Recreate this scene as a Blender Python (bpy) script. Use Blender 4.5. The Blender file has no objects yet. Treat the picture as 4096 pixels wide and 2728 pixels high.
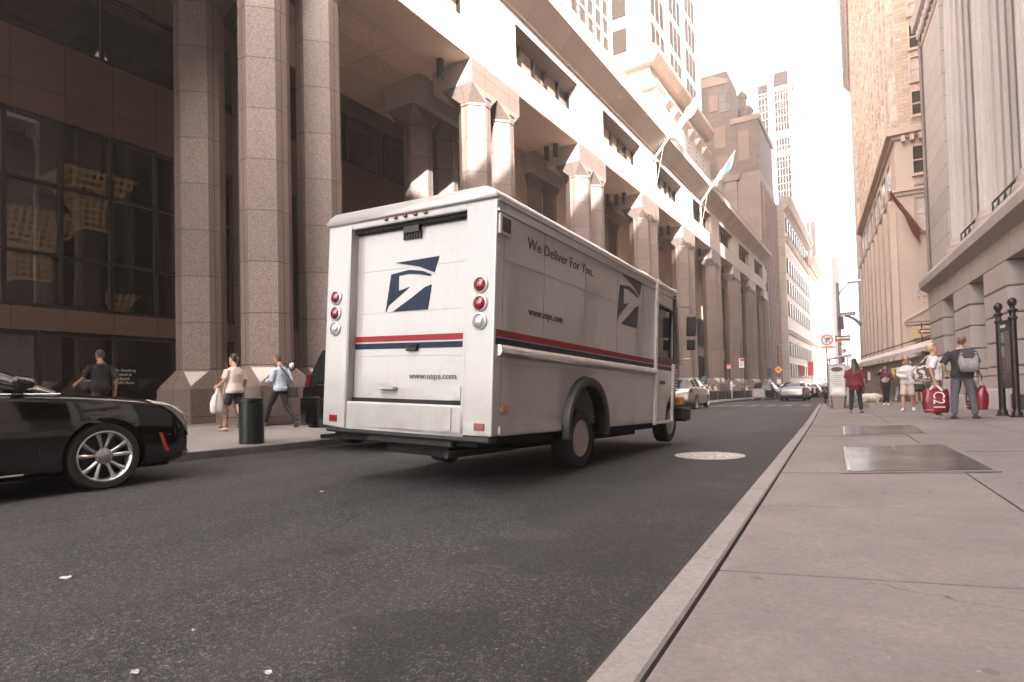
import bpy, bmesh, math, random
from math import sin, cos, pi, radians as R
from mathutils import Vector as V, Matrix as M4, Euler
random.seed(11)
SC = bpy.context.scene
COL = SC.collection
# ---------------------------------------------------------------- camera: full-frame lens about 20.8 mm
YAW, PITCH, ROLL, SHY, CAMH, FPX = 0.556600742, 0.027332555, -0.0245008995, 136.012499, 0.93, 2366.0
def cam_basis():
    f = V((-sin(YAW), cos(YAW), 0)); r = V((cos(YAW), sin(YAW), 0)); u = V((0, 0, 1))
    f2 = f*cos(PITCH)+u*sin(PITCH); u2 = u*cos(PITCH)-f*sin(PITCH)
    return r*cos(ROLL)+u2*sin(ROLL), u2*cos(ROLL)-r*sin(ROLL), f2
CR, CU, CF = cam_basis()
CP = V((0, 0, CAMH))
def gz(y): return -0.0075*max(0.0, min(y, 110.0)-5.0)          # the street falls gently away
def ray(x, y): return CR*((x-2048)/FPX)-CU*((y-1364-SHY)/FPX)+CF
def gat(x, y, off=0.0):                                         # measured spot on the sloping ground
    z = off; P = CP
    for _ in range(30):
        d = ray(x, y); P = CP+d*((z-CP.z)/d.z); z = off+gz(P.y)
    return P
def yat(x, y, Y):
    d = ray(x, y); return CP+d*(Y/d.y)
def xat(x, y, X):
    d = ray(x, y); return CP+d*(X/d.x)
cd = bpy.data.cameras.new('camera'); cam = bpy.data.objects.new('camera', cd); COL.objects.link(cam)
cam.matrix_world = M4(((CR.x, CU.x, -CF.x, CP.x), (CR.y, CU.y, -CF.y, CP.y), (CR.z, CU.z, -CF.z, CP.z), (0, 0, 0, 1)))
cd.sensor_width = 36; cd.lens = 36*FPX/4096; cd.shift_y = SHY/4096; cd.clip_start = 0.05; cd.clip_end = 3000
SC.camera = cam
# ---------------------------------------------------------------- node helper and materials
class G:
    def __init__(s, name):
        s.m = bpy.data.materials.new(name); s.m.use_nodes = True; s.t = s.m.node_tree; s.t.nodes.clear()
        s.out = s.t.nodes.new('ShaderNodeOutputMaterial'); s.tc = None
    def n(s, typ, ins=None, **kw):
        nd = s.t.nodes.new('ShaderNode'+typ)
        for k, v in kw.items(): setattr(nd, k, v)
        for k, v in (ins or {}).items(): s.put(nd.inputs[k], v)
        return nd
    def put(s, sock, v):
        if isinstance(v, bpy.types.NodeSocket): s.t.links.new(v, sock)
        else:
            if sock.type == 'RGBA' and len(v) == 3: v = (*v, 1)
            sock.default_value = v
    def math(s, op, a, b=0.0, c=None):
        nd = s.t.nodes.new('ShaderNodeMath'); nd.operation = op; s.put(nd.inputs[0], a); s.put(nd.inputs[1], b)
        if c is not None: s.put(nd.inputs[2], c)
        return nd.outputs[0]
    def mix(s, f, a, b, mode='MIX'):
        nd = s.t.nodes.new('ShaderNodeMix'); nd.data_type = 'RGBA'; nd.blend_type = mode
        s.put(nd.inputs[0], f); s.put(nd.inputs[6], a); s.put(nd.inputs[7], b); return nd.outputs[2]
    def obj(s):
        if not s.tc: s.tc = s.n('TexCoord')
        return s.tc.outputs['Object']
    def noise(s, scale, detail=4, rough=.6, vec=None, dist=0):
        return s.n('TexNoise', {'Vector': vec or s.obj(), 'Scale': scale, 'Detail': detail, 'Roughness': rough, 'Distortion': dist}).outputs['Fac']
    def ramp(s, f, a, b, ca=(0, 0, 0), cb=(1, 1, 1)):
        nd = s.n('ValToRGB', {'Fac': f}); e = nd.color_ramp.elements
        e[0].position = a; e[1].position = b; e[0].color = (*ca, 1); e[1].color = (*cb, 1); return nd.outputs[0]
    def bump(s, h, st=.3, dist=.01):
        return s.n('Bump', {'Height': h, 'Strength': st, 'Distance': dist}).outputs['Normal']
    def bsdf(s, **kw):
        ins = {k.replace('_', ' '): v for k, v in kw.items()}
        b = s.n('BsdfPrincipled', ins); s.t.links.new(b.outputs[0], s.out.inputs[0]); return b
def plain(name, c, rough=.6, metal=0.0, var=.12, scale=6.0, bump=0.0, bscale=60.0, **kw):
    g = G(name); n = g.noise(scale, 5)
    col = g.mix(g.ramp(n, .3, .7), tuple(x*(1-var) for x in c), tuple(min(1, x*(1+var)) for x in c))
    a = dict(Base_Color=col, Roughness=rough, Metallic=metal, **kw)
    if bump: a['Normal'] = g.bump(g.noise(bscale, 4), bump, .01)
    g.bsdf(**a); return g.m
def joints(g, hz, hw, w=.012, z0=0.0, stagger=0.0, rot=0.0):
    """joint mask of masonry: 1 in the joint; coordinate along the wall picked from the face normal"""
    sp = g.n('SeparateXYZ', {0: g.obj()}); nm = g.n('SeparateXYZ', {0: g.n('NewGeometry').outputs['Normal']})
    ax = g.math('GREATER_THAN', g.math('ABSOLUTE', nm.outputs[0]), .6)
    az = g.math('GREATER_THAN', g.math('ABSOLUTE', nm.outputs[2]), .6)
    h = g.math('ADD', g.math('MULTIPLY', sp.outputs[1], ax), g.math('MULTIPLY', sp.outputs[0], g.math('SUBTRACT', 1, ax)))
    v = g.math('ADD', g.math('MULTIPLY', sp.outputs[2], g.math('SUBTRACT', 1, az)), g.math('MULTIPLY', sp.outputs[1], az))
    v = g.math('DIVIDE', g.math('SUBTRACT', v, z0), hz)
    if stagger: h = g.math('ADD', h, g.math('MULTIPLY', g.math('MODULO', g.math('FLOOR', v), 2), stagger*hw))
    h = g.math('DIVIDE', h, hw)
    jv = g.math('LESS_THAN', g.math('FRACT', v), w/hz); jh = g.math('LESS_THAN', g.math('FRACT', h), w/hw)
    cell = g.n('TexWhiteNoise', {'Vector': g.n('CombineXYZ', {0: g.math('FLOOR', h), 1: g.math('FLOOR', v), 2: 0.0}).outputs[0]}).outputs['Value']
    return g.math('MAXIMUM', jv, jh), cell
def stone(name, c, hz=1.3, hw=2.0, w=.014, z0=0.0, stagger=.5, speck=.35, sscale=70, stain=.25, rough=.65, cellvar=.10, jdark=.35, bump=.25, spec=.4):
    g = G(name); dk = lambda f: tuple(x*f for x in c)
    col = g.mix(g.ramp(g.noise(sscale, 3, .7), .38, .62), dk(1-speck), dk(1+speck*.8))
    if stain: col = g.mix(g.math('MULTIPLY', g.ramp(g.noise(.55, 6, .65, dist=.6), .42, .75), stain), col, dk(.55))
    h = g.noise(sscale*.7, 4)
    if hz:
        j, cell = joints(g, hz, hw, w, z0, stagger)
        col = g.mix(1.0, col, g.n('CombineColor', {0: (q := g.math('MULTIPLY_ADD', cell, cellvar*2, 1-cellvar)), 1: q, 2: q}).outputs[0], 'MULTIPLY')
        col = g.mix(g.math('MULTIPLY', j, 1-jdark), col, dk(.18)); h = g.math('SUBTRACT', h, g.math('MULTIPLY', j, 1.5))
    g.bsdf(Base_Color=col, Roughness=rough, Normal=g.bump(h, bump, .008), Specular_IOR_Level=spec); return g.m
def glass(name, tint=(.55, .6, .6), thru=.55, rough=.01):
    """window pane: see-through with a mirror reflection that follows the angle"""
    g = G(name); lw = g.n('Fresnel', {'IOR': 1.55}).outputs[0]
    tr = g.n('BsdfTransparent', {'Color': tuple(x*thru for x in tint)})
    gl = g.n('BsdfGlossy', {'Color': (1, 1, 1), 'Roughness': rough, 'Normal': g.bump(g.noise(.8, 1), .015, .2)})
    mx = g.n('MixShader', {0: g.math('MULTIPLY_ADD', lw, 1.0, .035), 1: tr.outputs[0], 2: gl.outputs[0]}); g.t.links.new(mx.outputs[0], g.out.inputs[0]); return g.m
def darkglass(name, c=(.012, .012, .013), rough=.04, wav=.05):
    g = G(name); g.bsdf(Base_Color=c, Roughness=rough, IOR=1.6, Specular_IOR_Level=.7, Normal=g.bump(g.noise(.6, 2), wav, .1)); return g.m
def emit(name, c, s):
    g = G(name); g.bsdf(Base_Color=c, Roughness=.5, Emission_Color=c, Emission_Strength=s); return g.m
def paint(name, c, rough=.25, coat=1.0, metal=0.0, dirt=0.0, wav=.01):
    g = G(name); col = g.mix(g.ramp(g.noise(1.7, 6), .35, .7), c, tuple(x*(1-dirt)+.25*dirt*.6 for x in c))
    g.bsdf(Base_Color=col, Roughness=rough, Metallic=metal, Coat_Weight=coat, Coat_Roughness=.03, Normal=g.bump(g.noise(1.2, 2), wav, .2)); return g.m
# ---------------------------------------------------------------- mesh builder
class MB:
    def __init__(s): s.v = []; s.f = []; s.mi = []; s.m = 0
    def add(s, pts, faces):
        o = len(s.v); s.v += [tuple(p) for p in pts]; s.f += [tuple(i+o for i in f) for f in faces]; s.mi += [s.m]*len(faces); return s
    def box(s, x0, x1, y0, y1, z0, z1):
        return s.add([(x0, y0, z0), (x1, y0, z0), (x1, y1, z0), (x0, y1, z0), (x0, y0, z1), (x1, y0, z1), (x1, y1, z1), (x0, y1, z1)],
                     [(3, 2, 1, 0), (4, 5, 6, 7), (0, 1, 5, 4), (1, 2, 6, 5), (2, 3, 7, 6), (3, 0, 4, 7)])
    def poly(s, pts): return s.add(pts, [tuple(range(len(pts)))])
    def loft(s, rings, closed=True, cap=True):
        n = len(rings[0]); pts = [p for r in rings for p in r]; F = []
        for i in range(len(rings)-1):
            for j in range(n if closed else n-1):
                k = (j+1) % n; F.append((i*n+j, i*n+k, (i+1)*n+k, (i+1)*n+j))
        if cap and closed: F += [tuple(range(n-1, -1, -1)), tuple((len(rings)-1)*n+j for j in range(n))]
        return s.add(pts, F)
    def prism(s, pts, axis, a, b):
        """2-D outline extruded along axis 'x','y' or 'z' between a and b"""
        f = {'x': lambda p, t: (t, p[0], p[1]), 'y': lambda p, t: (p[0], t, p[1]), 'z': lambda p, t: (p[0], p[1], t)}[axis]
        return s.loft([[f(p, a) for p in pts], [f(p, b) for p in pts]])
    def tube(s, path, rad, n=8, cap=True, flat=1.0, up=None):
        path = [V(p) for p in path]; rad = rad if isinstance(rad, (list, tuple)) else [rad]*len(path); rings = []
        ref = V(up) if up else None
        for i, p in enumerate(path):
            t = (path[min(i+1, len(path)-1)]-path[max(i-1, 0)])
            t = t.normalized() if t.length > 1e-9 else V((0, 0, 1))
            r0 = ref or (V((1, 0, 0)) if abs(t.x) < .8 else V((0, 1, 0)))
            a = (r0-t*r0.dot(t)).normalized(); b = t.cross(a)
            rr = rad[i] if isinstance(rad[i], tuple) else (rad[i], rad[i]*flat)
            rings.append([p+a*(cos(2*pi*k/n)*rr[0])+b*(sin(2*pi*k/n)*rr[1]) for k in range(n)])
        return s.loft(rings, cap=cap)
    def lathe(s, prof, n=16, c=(0, 0, 0), axis='z', cap=True):
        mp = {'z': lambda r, a, h: (c[0]+r*cos(a), c[1]+r*sin(a), c[2]+h), 'x': lambda r, a, h: (c[0]+h, c[1]+r*cos(a), c[2]+r*sin(a)),
              'y': lambda r, a, h: (c[0]+r*cos(a), c[1]+h, c[2]+r*sin(a))}[axis]
        return s.loft([[mp(r, 2*pi*k/n, h) for k in range(n)] for r, h in prof], cap=cap)
    def ball(s, c, r, n=10, m=7):
        r = r if isinstance(r, tuple) else (r, r, r)
        return s.loft([[(c[0]+r[0]*sin(pi*i/m)*cos(2*pi*k/n), c[1]+r[1]*sin(pi*i/m)*sin(2*pi*k/n), c[2]-r[2]*cos(pi*i/m)) for k in range(n)] for i in range(1, m)])
    def xf(s, mat, start=0):
        s.v[start:] = [tuple(mat @ V(p)) for p in s.v[start:]]; return s
    def build(s, name, mat, parent=None, smooth=None, bevel=0.0, world=False, seg=1, kind=None, label=None, remesh=0.0, sm=0):
        me = bpy.data.meshes.new(name)
        off = parent.location if (world and parent) else V((0, 0, 0))
        me.from_pydata([tuple(V(p)-off) for p in s.v], [], s.f)
        mats = mat if isinstance(mat, list) else [mat]
        for m in mats: me.materials.append(m)
        if len(mats) > 1: me.polygons.foreach_set('material_index', s.mi)
        bm = bmesh.new(); bm.from_mesh(me); bmesh.ops.remove_doubles(bm, verts=bm.verts, dist=1e-5)
        bmesh.ops.recalc_face_normals(bm, faces=bm.faces)
        if bevel:
            es = [e for e in bm.edges if len(e.link_faces) == 2 and e.calc_face_angle(0) > .5]
            bmesh.ops.bevel(bm, geom=es, offset=bevel, segments=seg, affect='EDGES', profile=.6, clamp_overlap=True)
        bm.to_mesh(me); bm.free()
        o = bpy.data.objects.new(name, me); COL.objects.link(o)
        if remesh:
            md = o.modifiers.new('r', 'REMESH'); md.mode = 'VOXEL'; md.voxel_size = remesh
            if sm: m2 = o.modifiers.new('s', 'SMOOTH'); m2.iterations = sm; m2.factor = .5
            bake(o); me = o.data; smooth = 180
        if smooth:
            me.shade_smooth()
            if smooth < 180: me.set_sharp_from_angle(angle=R(smooth))
        if parent: o.parent = parent
        if kind: o['kind'] = kind
        if label: o['label'] = label
        return o
def split(mb, name, mat, fn, limit=99, **k):
    """every loose piece a part of its own (nearest first); past the limit the rest is one part"""
    par = list(range(len(mb.v)))
    def find(i):
        while par[i] != i: par[i] = par[par[i]]; i = par[i]
        return i
    for f in mb.f:
        for i in f[1:]: par[find(i)] = find(f[0])
    comp = {}
    for f in mb.f: comp.setdefault(find(f[0]), []).append(f)
    L = sorted(comp.values(), key=lambda fs: (V(mb.v[fs[0][0]])-V((0, 0, 1))).length)
    rest = []
    if len(L) > limit: rest = [f for fs in L[limit:] for f in fs]; L = L[:limit]
    out = []
    for fs in L+([rest] if rest else []):
        ids = sorted({i for f in fs for i in f}); mp = {a: b for b, a in enumerate(ids)}; m = MB(); m.add([mb.v[i] for i in ids], [tuple(mp[i] for i in f) for f in fs])
        o = fn(m, name, mat, **k); out.append(o)
        if fs is rest: o['kind'] = 'stuff'
    return out
def bake(o):
    dg = bpy.context.evaluated_depsgraph_get(); me = bpy.data.meshes.new_from_object(o.evaluated_get(dg)); old = o.data
    o.modifiers.clear(); nm = old.name; o.data = me; bpy.data.meshes.remove(old); me.name = nm
def cut(o, cutters):
    """boolean cut with temporary cutters"""
    for k in cutters:
        md = o.modifiers.new('b', 'BOOLEAN'); md.operation = 'DIFFERENCE'; md.solver = 'EXACT'; md.object = k
    bake(o)
    for k in cutters: bpy.data.objects.remove(k)
def thing(name, label, cat, loc=(0, 0, 0), rz=0.0, group=None):
    o = bpy.data.objects.new(name, None); COL.objects.link(o); o.empty_display_size = .2
    o.location = loc; o.rotation_euler = (0, 0, rz); o['label'] = label; o['category'] = cat
    if group: o['group'] = group
    return o
def tag(o, label, cat, group=None):
    o['label'] = label; o['category'] = cat
    if group: o['group'] = group
    return o
def kids(o, pool=None): return [c for c in o.children]
def dup(root, loc, rz=None, label=None, group=None):
    r = root.copy(); COL.objects.link(r); r.location = loc
    if rz is not None: r.rotation_euler = (0, 0, rz)
    if label: r['label'] = label
    if group: r['group'] = group
    for ch in list(root.children):
        c = ch.copy(); COL.objects.link(c); c.parent = r
        for g in list(ch.children):
            d = g.copy(); COL.objects.link(d); d.parent = c
    return r
def text(name, body, size, mat, parent, loc, rot, extr=.002, align='LEFT', space=1.0, sx=1.0):
    cu = bpy.data.curves.new(name, 'FONT'); cu.body = body; cu.size = size; cu.extrude = extr; cu.align_x = align; cu.space_line = space; cu.resolution_u = 2
    o = bpy.data.objects.new(name, cu); COL.objects.link(o)
    dg = bpy.context.evaluated_depsgraph_get(); me = bpy.data.meshes.new_from_object(o.evaluated_get(dg))
    bpy.data.objects.remove(o); bpy.data.curves.remove(cu); me.materials.clear(); me.materials.append(mat)
    o = bpy.data.objects.new(name, me); COL.objects.link(o); o.parent = parent; o.location = loc; o.rotation_euler = rot; o.scale = (sx, 1, 1); return o
# ---------------------------------------------------------------- shared materials
BLACK = plain('black_metal', (.018, .017, .017), .4, .3)
RUBBER = plain('rubber', (.016, .016, .017), .75, bump=.2)
CHROME = plain('chrome', (.7, .7, .7), .12, 1.0, var=.05)
STEEL = plain('steel', (.42, .42, .42), .38, .9)
ALLOY = plain('alloy', (.62, .62, .63), .24, .85, var=.05)
GALV = plain('galvanised', (.46, .46, .46), .45, .6)
DGL = darkglass('car_glass')
WHITE = plain('white_paint', (.78, .77, .75), .45, var=.05)
DARK = plain('dark_gap', (.006, .006, .006), .8)
RED = plain('red_paint', (.42, .03, .045), .45, var=.08)
ORANGE = plain('orange_sign', (.75, .25, .06), .5, var=.06)
TAIL = plain('tail_lamp', (.22, .018, .024), .15, var=.2, Coat_Weight=1.0)
LENS = plain('clear_lens', (.62, .62, .62), .08, .5, Coat_Weight=1.0)
SKY_STRENGTH, SUN_STRENGTH, EXPOSURE, HAZE = .15, 5.0, 2.9, .0015
# ---------------------------------------------------------------- daylight: sun from behind the right shoulder, 35 degrees up
SD = V((1.0, -1.5, 1.25)).normalized(); EL = math.asin(SD.z); AZ = math.atan2(SD.x, SD.y)
w = bpy.data.worlds.new('World'); SC.world = w; w.use_nodes = True; nt = w.node_tree; nt.nodes.clear()
sky = nt.nodes.new('ShaderNodeTexSky'); sky.sky_type = 'NISHITA'; sky.sun_disc = False; sky.sun_elevation = EL; sky.sun_rotation = AZ
sky.air_density = 1.0; sky.dust_density = 5.0; sky.ozone_density = .6
hs = nt.nodes.new('ShaderNodeHueSaturation'); hs.inputs['Saturation'].default_value = .35
tw = nt.nodes.new('ShaderNodeMix'); tw.data_type = 'RGBA'; tw.blend_type = 'MULTIPLY'; tw.inputs[0].default_value = 1.0; tw.inputs[7].default_value = (1.0, .955, .925, 1)
bg = nt.nodes.new('ShaderNodeBackground'); bg.inputs[1].default_value = SKY_STRENGTH
wo = nt.nodes.new('ShaderNodeOutputWorld')
nt.links.new(sky.outputs[0], hs.inputs['Color']); nt.links.new(hs.outputs[0], tw.inputs[6]); nt.links.new(tw.outputs[2], bg.inputs[0]); nt.links.new(bg.outputs[0], wo.inputs[0])
sl = bpy.data.lights.new('sun', 'SUN'); sl.energy = SUN_STRENGTH; sl.angle = R(.5); sl.color = (1.0, .93, .85)
so = bpy.data.objects.new('sun', sl); COL.objects.link(so); so.rotation_euler = SD.to_track_quat('Z', 'Y').to_euler(); so.location = (40, -60, 80)
SC.view_settings.view_transform = 'Standard'; SC.view_settings.look = 'None'; SC.view_settings.exposure = EXPOSURE; SC.view_settings.gamma = 1
SC.cycles.max_bounces = 8; SC.cycles.diffuse_bounces = 5; SC.cycles.glossy_bounces = 4; SC.cycles.transparent_max_bounces = 8; SC.cycles.volume_bounces = 2
SC.cycles.use_denoising = True; SC.cycles.sample_clamp_indirect = 12.0; SC.cycles.caustics_reflective = False
# ---------------------------------------------------------------- ground, road, pavements, kerbs
def asphalt():
    g = G('asphalt'); big = g.noise(.35, 6, .6, dist=.5)
    mp = g.n('Mapping', {'Vector': g.obj(), 'Scale': (1.6, .12, 1)}); streak = g.noise(1.0, 5, .6, vec=mp.outputs[0])
    fine = g.noise(95, 3, .75); grit = g.n('TexVoronoi', {'Vector': g.obj(), 'Scale': 150.0}); 
    c = g.mix(g.ramp(fine, .35, .68), (.007, .0065, .007), (.048, .045, .0455))
    c = g.mix(g.math('MULTIPLY', g.ramp(g.n('SeparateColor', {0: grit.outputs['Color']}).outputs[0], .86, .93), .6), c, (.20, .19, .185))
    c = g.mix(g.ramp(big, .35, .68), c, g.mix(.55, c, (.055, .052, .052)))
    c = g.mix(g.math('MULTIPLY', g.ramp(streak, .45, .72), .45), c, (.016, .015, .015))
    pb = g.n('TexVoronoi', {'Vector': g.obj(), 'Scale': 80.0}); pbc = g.n('SeparateColor', {0: pb.outputs['Color']}).outputs[2]; pq = g.math('MULTIPLY_ADD', g.math('POWER', pbc, 3.0), 1.7, .65)
    pn = g.math('MULTIPLY', pq, g.math('MULTIPLY_ADD', g.noise(22, 4, .75), 1.5, .25))
    c = g.mix(1.0, c, g.n('CombineColor', {0: pn, 1: pn, 2: pn}).outputs[0], 'MULTIPLY')
    # polished wheel tracks, patches and a grimy gutter
    sp0 = g.n('SeparateXYZ', {0: g.obj()})
    def lane(x0, w): return g.math('SUBTRACT', 1, g.math('MINIMUM', g.math('DIVIDE', g.math('ABSOLUTE', g.math('SUBTRACT', g.math('ADD', sp0.outputs[0], g.math('MULTIPLY_ADD', g.noise(.25, 2), .6, -.3)), x0)), w), 1))
    tk = g.math('MAXIMUM', g.math('MAXIMUM', lane(-3.1, .45), lane(-4.9, .45)), lane(-1.9, .35))
    c = g.mix(g.math('MULTIPLY', tk, g.math('MULTIPLY', g.ramp(g.noise(2.2, 5, .7), .3, .7), .55)), c, (.062, .059, .058))
    pv = g.n('TexVoronoi', {'Vector': g.n('VectorMath', {0: g.n('Mapping', {'Vector': g.obj(), 'Scale': (.42, .17, 1)}).outputs[0], 1: g.n('TexNoise', {'Vector': g.obj(), 'Scale': 1.5}).outputs['Color']}, operation='ADD').outputs[0], 'Scale': 1.0, 'Randomness': 1.0})
    pc = g.n('SeparateColor', {0: pv.outputs['Color']}).outputs[0]
    c = g.mix(g.math('MULTIPLY', g.math('GREATER_THAN', pc, .72), .45), c, (.014, .013, .013))
    ve = g.n('TexVoronoi', {'Vector': g.n('VectorMath', {0: g.obj(), 1: g.n('TexNoise', {'Vector': g.obj(), 'Scale': 3.0, 'Detail': 4.0}).outputs['Color']}, operation='ADD').outputs[0], 'Scale': .42}, feature='DISTANCE_TO_EDGE', voronoi_dimensions='2D')
    crk = g.math('MULTIPLY', g.math('LESS_THAN', ve.outputs['Distance'], .006), g.ramp(g.noise(.6, 3), .5, .6))
    c = g.mix(g.math('MULTIPLY', crk, .8), c, (.010, .009, .009))
    oil = g.ramp(g.noise(.9, 7, .75, dist=1.0), .62, .72); c = g.mix(g.math('MULTIPLY', oil, .6), c, (.018, .017, .017))
    edge = g.math('SUBTRACT', 1, g.math('MINIMUM', g.math('MULTIPLY', g.math('ABSOLUTE', g.math('ADD', g.math('ADD', sp0.outputs[0], g.math('MULTIPLY', sp0.outputs[1], .062)), .78)), 1.6), 1))
    c = g.mix(g.math('MULTIPLY', edge, g.math('MULTIPLY_ADD', g.noise(7, 5, .7), 1.2, -.1)), c, (.011, .010, .009))
    # tar-sealed cracks along the lane
    sp = g.n('SeparateXYZ', {0: g.obj()}); wob = g.math('MULTIPLY_ADD', g.noise(1.3, 3), .5, -.25)
    tr = g.math('ABSOLUTE', g.math('SUBTRACT', g.math('ADD', sp.outputs[0], wob), -5.6))
    c = g.mix(g.math('MULTIPLY', g.math('LESS_THAN', tr, .012), .75), c, (.012, .012, .012))
    h = g.math('ADD', fine, g.math('MULTIPLY', grit.outputs['Distance'], 1.2))
    g.bsdf(Base_Color=c, Roughness=g.math('MULTIPLY_ADD', fine, .3, .55), Normal=g.bump(h, .55, .012), Specular_IOR_Level=.45); return g.m
ASPH = asphalt()
def concrete(name, c, sc=1.0, slab=True):
    g = G(name); dk = lambda f: tuple(x*f for x in c)
    col = g.mix(g.ramp(g.noise(1.1, 8, .7, dist=.4), .35, .68), dk(.82), dk(1.16))
    col = g.mix(g.ramp(g.noise(55, 4, .8), .36, .66), g.mix(.5, col, dk(.7)), col)
    mp = g.n('Mapping', {'Vector': g.obj(), 'Scale': (.5, 5, 1), 'Rotation': (0, 0, .12)})
    col = g.mix(g.math('MULTIPLY', g.ramp(g.noise(2.2, 6, .7, vec=mp.outputs[0]), .55, .8), .35), col, dk(.62))
    vo = g.n('TexVoronoi', {'Vector': g.obj(), 'Scale': 1.9}, voronoi_dimensions='2D'); sz = g.n('SeparateColor', {0: vo.outputs['Color']}).outputs[1]
    gum = g.math('LESS_THAN', g.math('ADD', vo.outputs['Distance'], g.math('MULTIPLY', g.noise(30, 2), .03)), g.math('MULTIPLY_ADD', sz, .11, -.045))
    col = g.mix(g.math('MULTIPLY', gum, .5), col, dk(.38))
    col = g.mix(g.math('MULTIPLY', g.ramp(g.noise(.7, 7, .75, dist=.9), .50, .72), .5), col, dk(.62))
    col = g.mix(g.math('MULTIPLY', g.ramp(g.noise(16, 6, .8, dist=.5), .52, .72), .38), col, dk(.5))
    gq = g.math('MULTIPLY_ADD', g.noise(40, 4, .8), .8, .6); col = g.mix(1.0, col, g.n('CombineColor', {0: gq, 1: gq, 2: gq}).outputs[0], 'MULTIPLY')
    v2 = g.n('TexVoronoi', {'Vector': g.obj(), 'Scale': 5.0}, voronoi_dimensions='2D'); s2 = g.n('SeparateColor', {0: v2.outputs['Color']}).outputs[0]
    col = g.mix(g.math('MULTIPLY', g.math('LESS_THAN', v2.outputs['Distance'], g.math('MULTIPLY_ADD', s2, .10, -.07)), .55), col, g.mix(g.math('GREATER_THAN', s2, .9), dk(.35), dk(1.7)))
    ve = g.n('TexVoronoi', {'Vector': g.n('VectorMath', {0: g.obj(), 1: g.n('TexNoise', {'Vector': g.obj(), 'Scale': 2.5, 'Detail': 5.0}).outputs['Color']}, operation='ADD').outputs[0], 'Scale': .55}, feature='DISTANCE_TO_EDGE', voronoi_dimensions='2D')
    ck_ = g.math('MULTIPLY', g.math('LESS_THAN', ve.outputs['Distance'], .0028), g.ramp(g.noise(.5, 3), .5, .58)); col = g.mix(g.math('MULTIPLY', ck_, .65), col, dk(.2))
    g.bsdf(Base_Color=col, Roughness=.82, Normal=g.bump(g.noise(80, 4, .7), .35, .006)); return g.m
CONC = concrete('pavement_concrete', (.205, .178, .168)); KERB = concrete('kerb_granite', (.28, .25, .235)); CONCD = concrete('pavement_far_side', (.24, .215, .205))
# one big ground sheet, then the road
ys = [-300, -60, -10, 5, 110, 600, 1500]
gm = MB(); gm.loft([[(x, y, gz(y)-.03) for x in (-900, 900)] for y in ys], closed=False); gm.build('ground', plain('ground_dirt', (.09, .085, .08), .9), kind='structure')
rd = MB(); yy = [-40, -10, 5]+list(range(10, 111, 10))+[300]
rd.loft([[(x, y, gz(y)) for x in (-12, 60)] for y in yy], closed=False); rd.build('road', ASPH, kind='structure')
KP = [(-14, -1.15+.9), (1.49, -.72), (2.81, -.79), (4.87, -.90), (11.3, -1.27), (17.2, -1.62), (31.2, -2.52), (33.0, -2.62)]
def xk(y):
    y = max(-14, min(33, y))
    for (a, b), (c_, d) in zip(KP, KP[1:]):
        if y <= c_: return b+(d-b)*(y-a)/(c_-a)
    return KP[-1][1]
def sz(x, y): return .13+gz(y)+.018*max(0, x-xk(y))       # pavement height on the right
# kerb stones (right): separate stones with open joints
kb = MB(); js = [-8, -5.4, -2.6, -.2, 2.81, 4.87, 7.3, 9.8, 12.2, 14.7, 17.2, 20, 22.8, 25.6, 28.4, 31.2, 33.0]
for a, b in zip(js, js[1:]):
    n = 4; sh = random.uniform(-.006, .006)
    ring = []
    for i in range(n+1):
        y = a+.004+(b-a-.008)*i/n; x = xk(y)+sh; z = .132+gz(y)
        ring.append([(x-.012, y, z-.22), (x, y, z-.018), (x+.018, y, z), (x+.128, y, z+.003), (x+.138, y, z-.006), (x+.138, y, z-.22)])
    kb.loft(ring)
kb.build('kerb', KERB, kind='structure', smooth=40)
# pavement slabs
sl_ = MB(); bed = MB(); V0 = [.155, 1.56, 3.0, 4.5, 6.2, 40.0]
bed.loft([[(xk(y)-.0, y, sz(xk(y), y)-.03), (45, y, sz(45, y)-.03)] for y in (-14, 0, 10, 20, 33)], closed=False)
def u2(y0, v): return y0+.20*(v-.15)                      # slab joints run a little oblique to the kerb
rows = [-8, -6.2, -4.4, -2.7, -.95, .85, 2.66, 4.22, 5.93, 7.9, 10.33, 12.2, 14.0, 15.7, 17.4, 19.1, 20.8, 22.5, 24.2, 25.9, 27.6, 29.3, 31.0, 33.0]
for a, b in zip(rows, rows[1:]):
    for v0, v1 in zip(V0, V0[1:]):
        g_ = .006; dz = random.uniform(-.0025, .0025); q = []
        for y0, v in ((a+g_, v0+g_), (a+g_, v1-g_), (b-g_, v1-g_), (b-g_, v0+g_)):
            y = u2(y0, min(v, 6)) if b < 33 else (u2(y0, min(v, 6)) if y0 < 32 else 33.2); x = xk(y)+v; q.append((x, y, sz(x, y)+dz))
        sl_.m = random.choice((0, 0, 1, 2)); sl_.add(q+[(x, y, z-.05) for x, y, z in q], [(0, 1, 2, 3), (1, 0, 4, 5), (2, 1, 5, 6), (3, 2, 6, 7), (0, 3, 7, 4)])
sl_.build('pavement', [CONC, concrete('pavement_concrete_grey', (.188, .170, .162)), concrete('pavement_concrete_pale', (.222, .188, .178))], kind='structure'); bed.build('pavement_bed', plain('joint_dirt', (.035, .03, .028), .9), kind='structure')
# corner kerb along the side street
ck = MB(); ck.loft([[(xk(33)+.02, 33.22, sz(xk(33), 33)-.2), (xk(33)+.02, 33.22, sz(xk(33), 33)+.004), (xk(33)+.02, 33.38, sz(xk(33), 33)), (xk(33)+.02, 33.38, sz(xk(33), 33)-.2)],
                    [(30, 33.22, sz(30, 33)-.2), (30, 33.22, sz(30, 33)+.004), (30, 33.38, sz(30, 33)), (30, 33.38, sz(30, 33)-.2)]]); ck.build('kerb_side_street', KERB, kind='structure')
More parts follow.
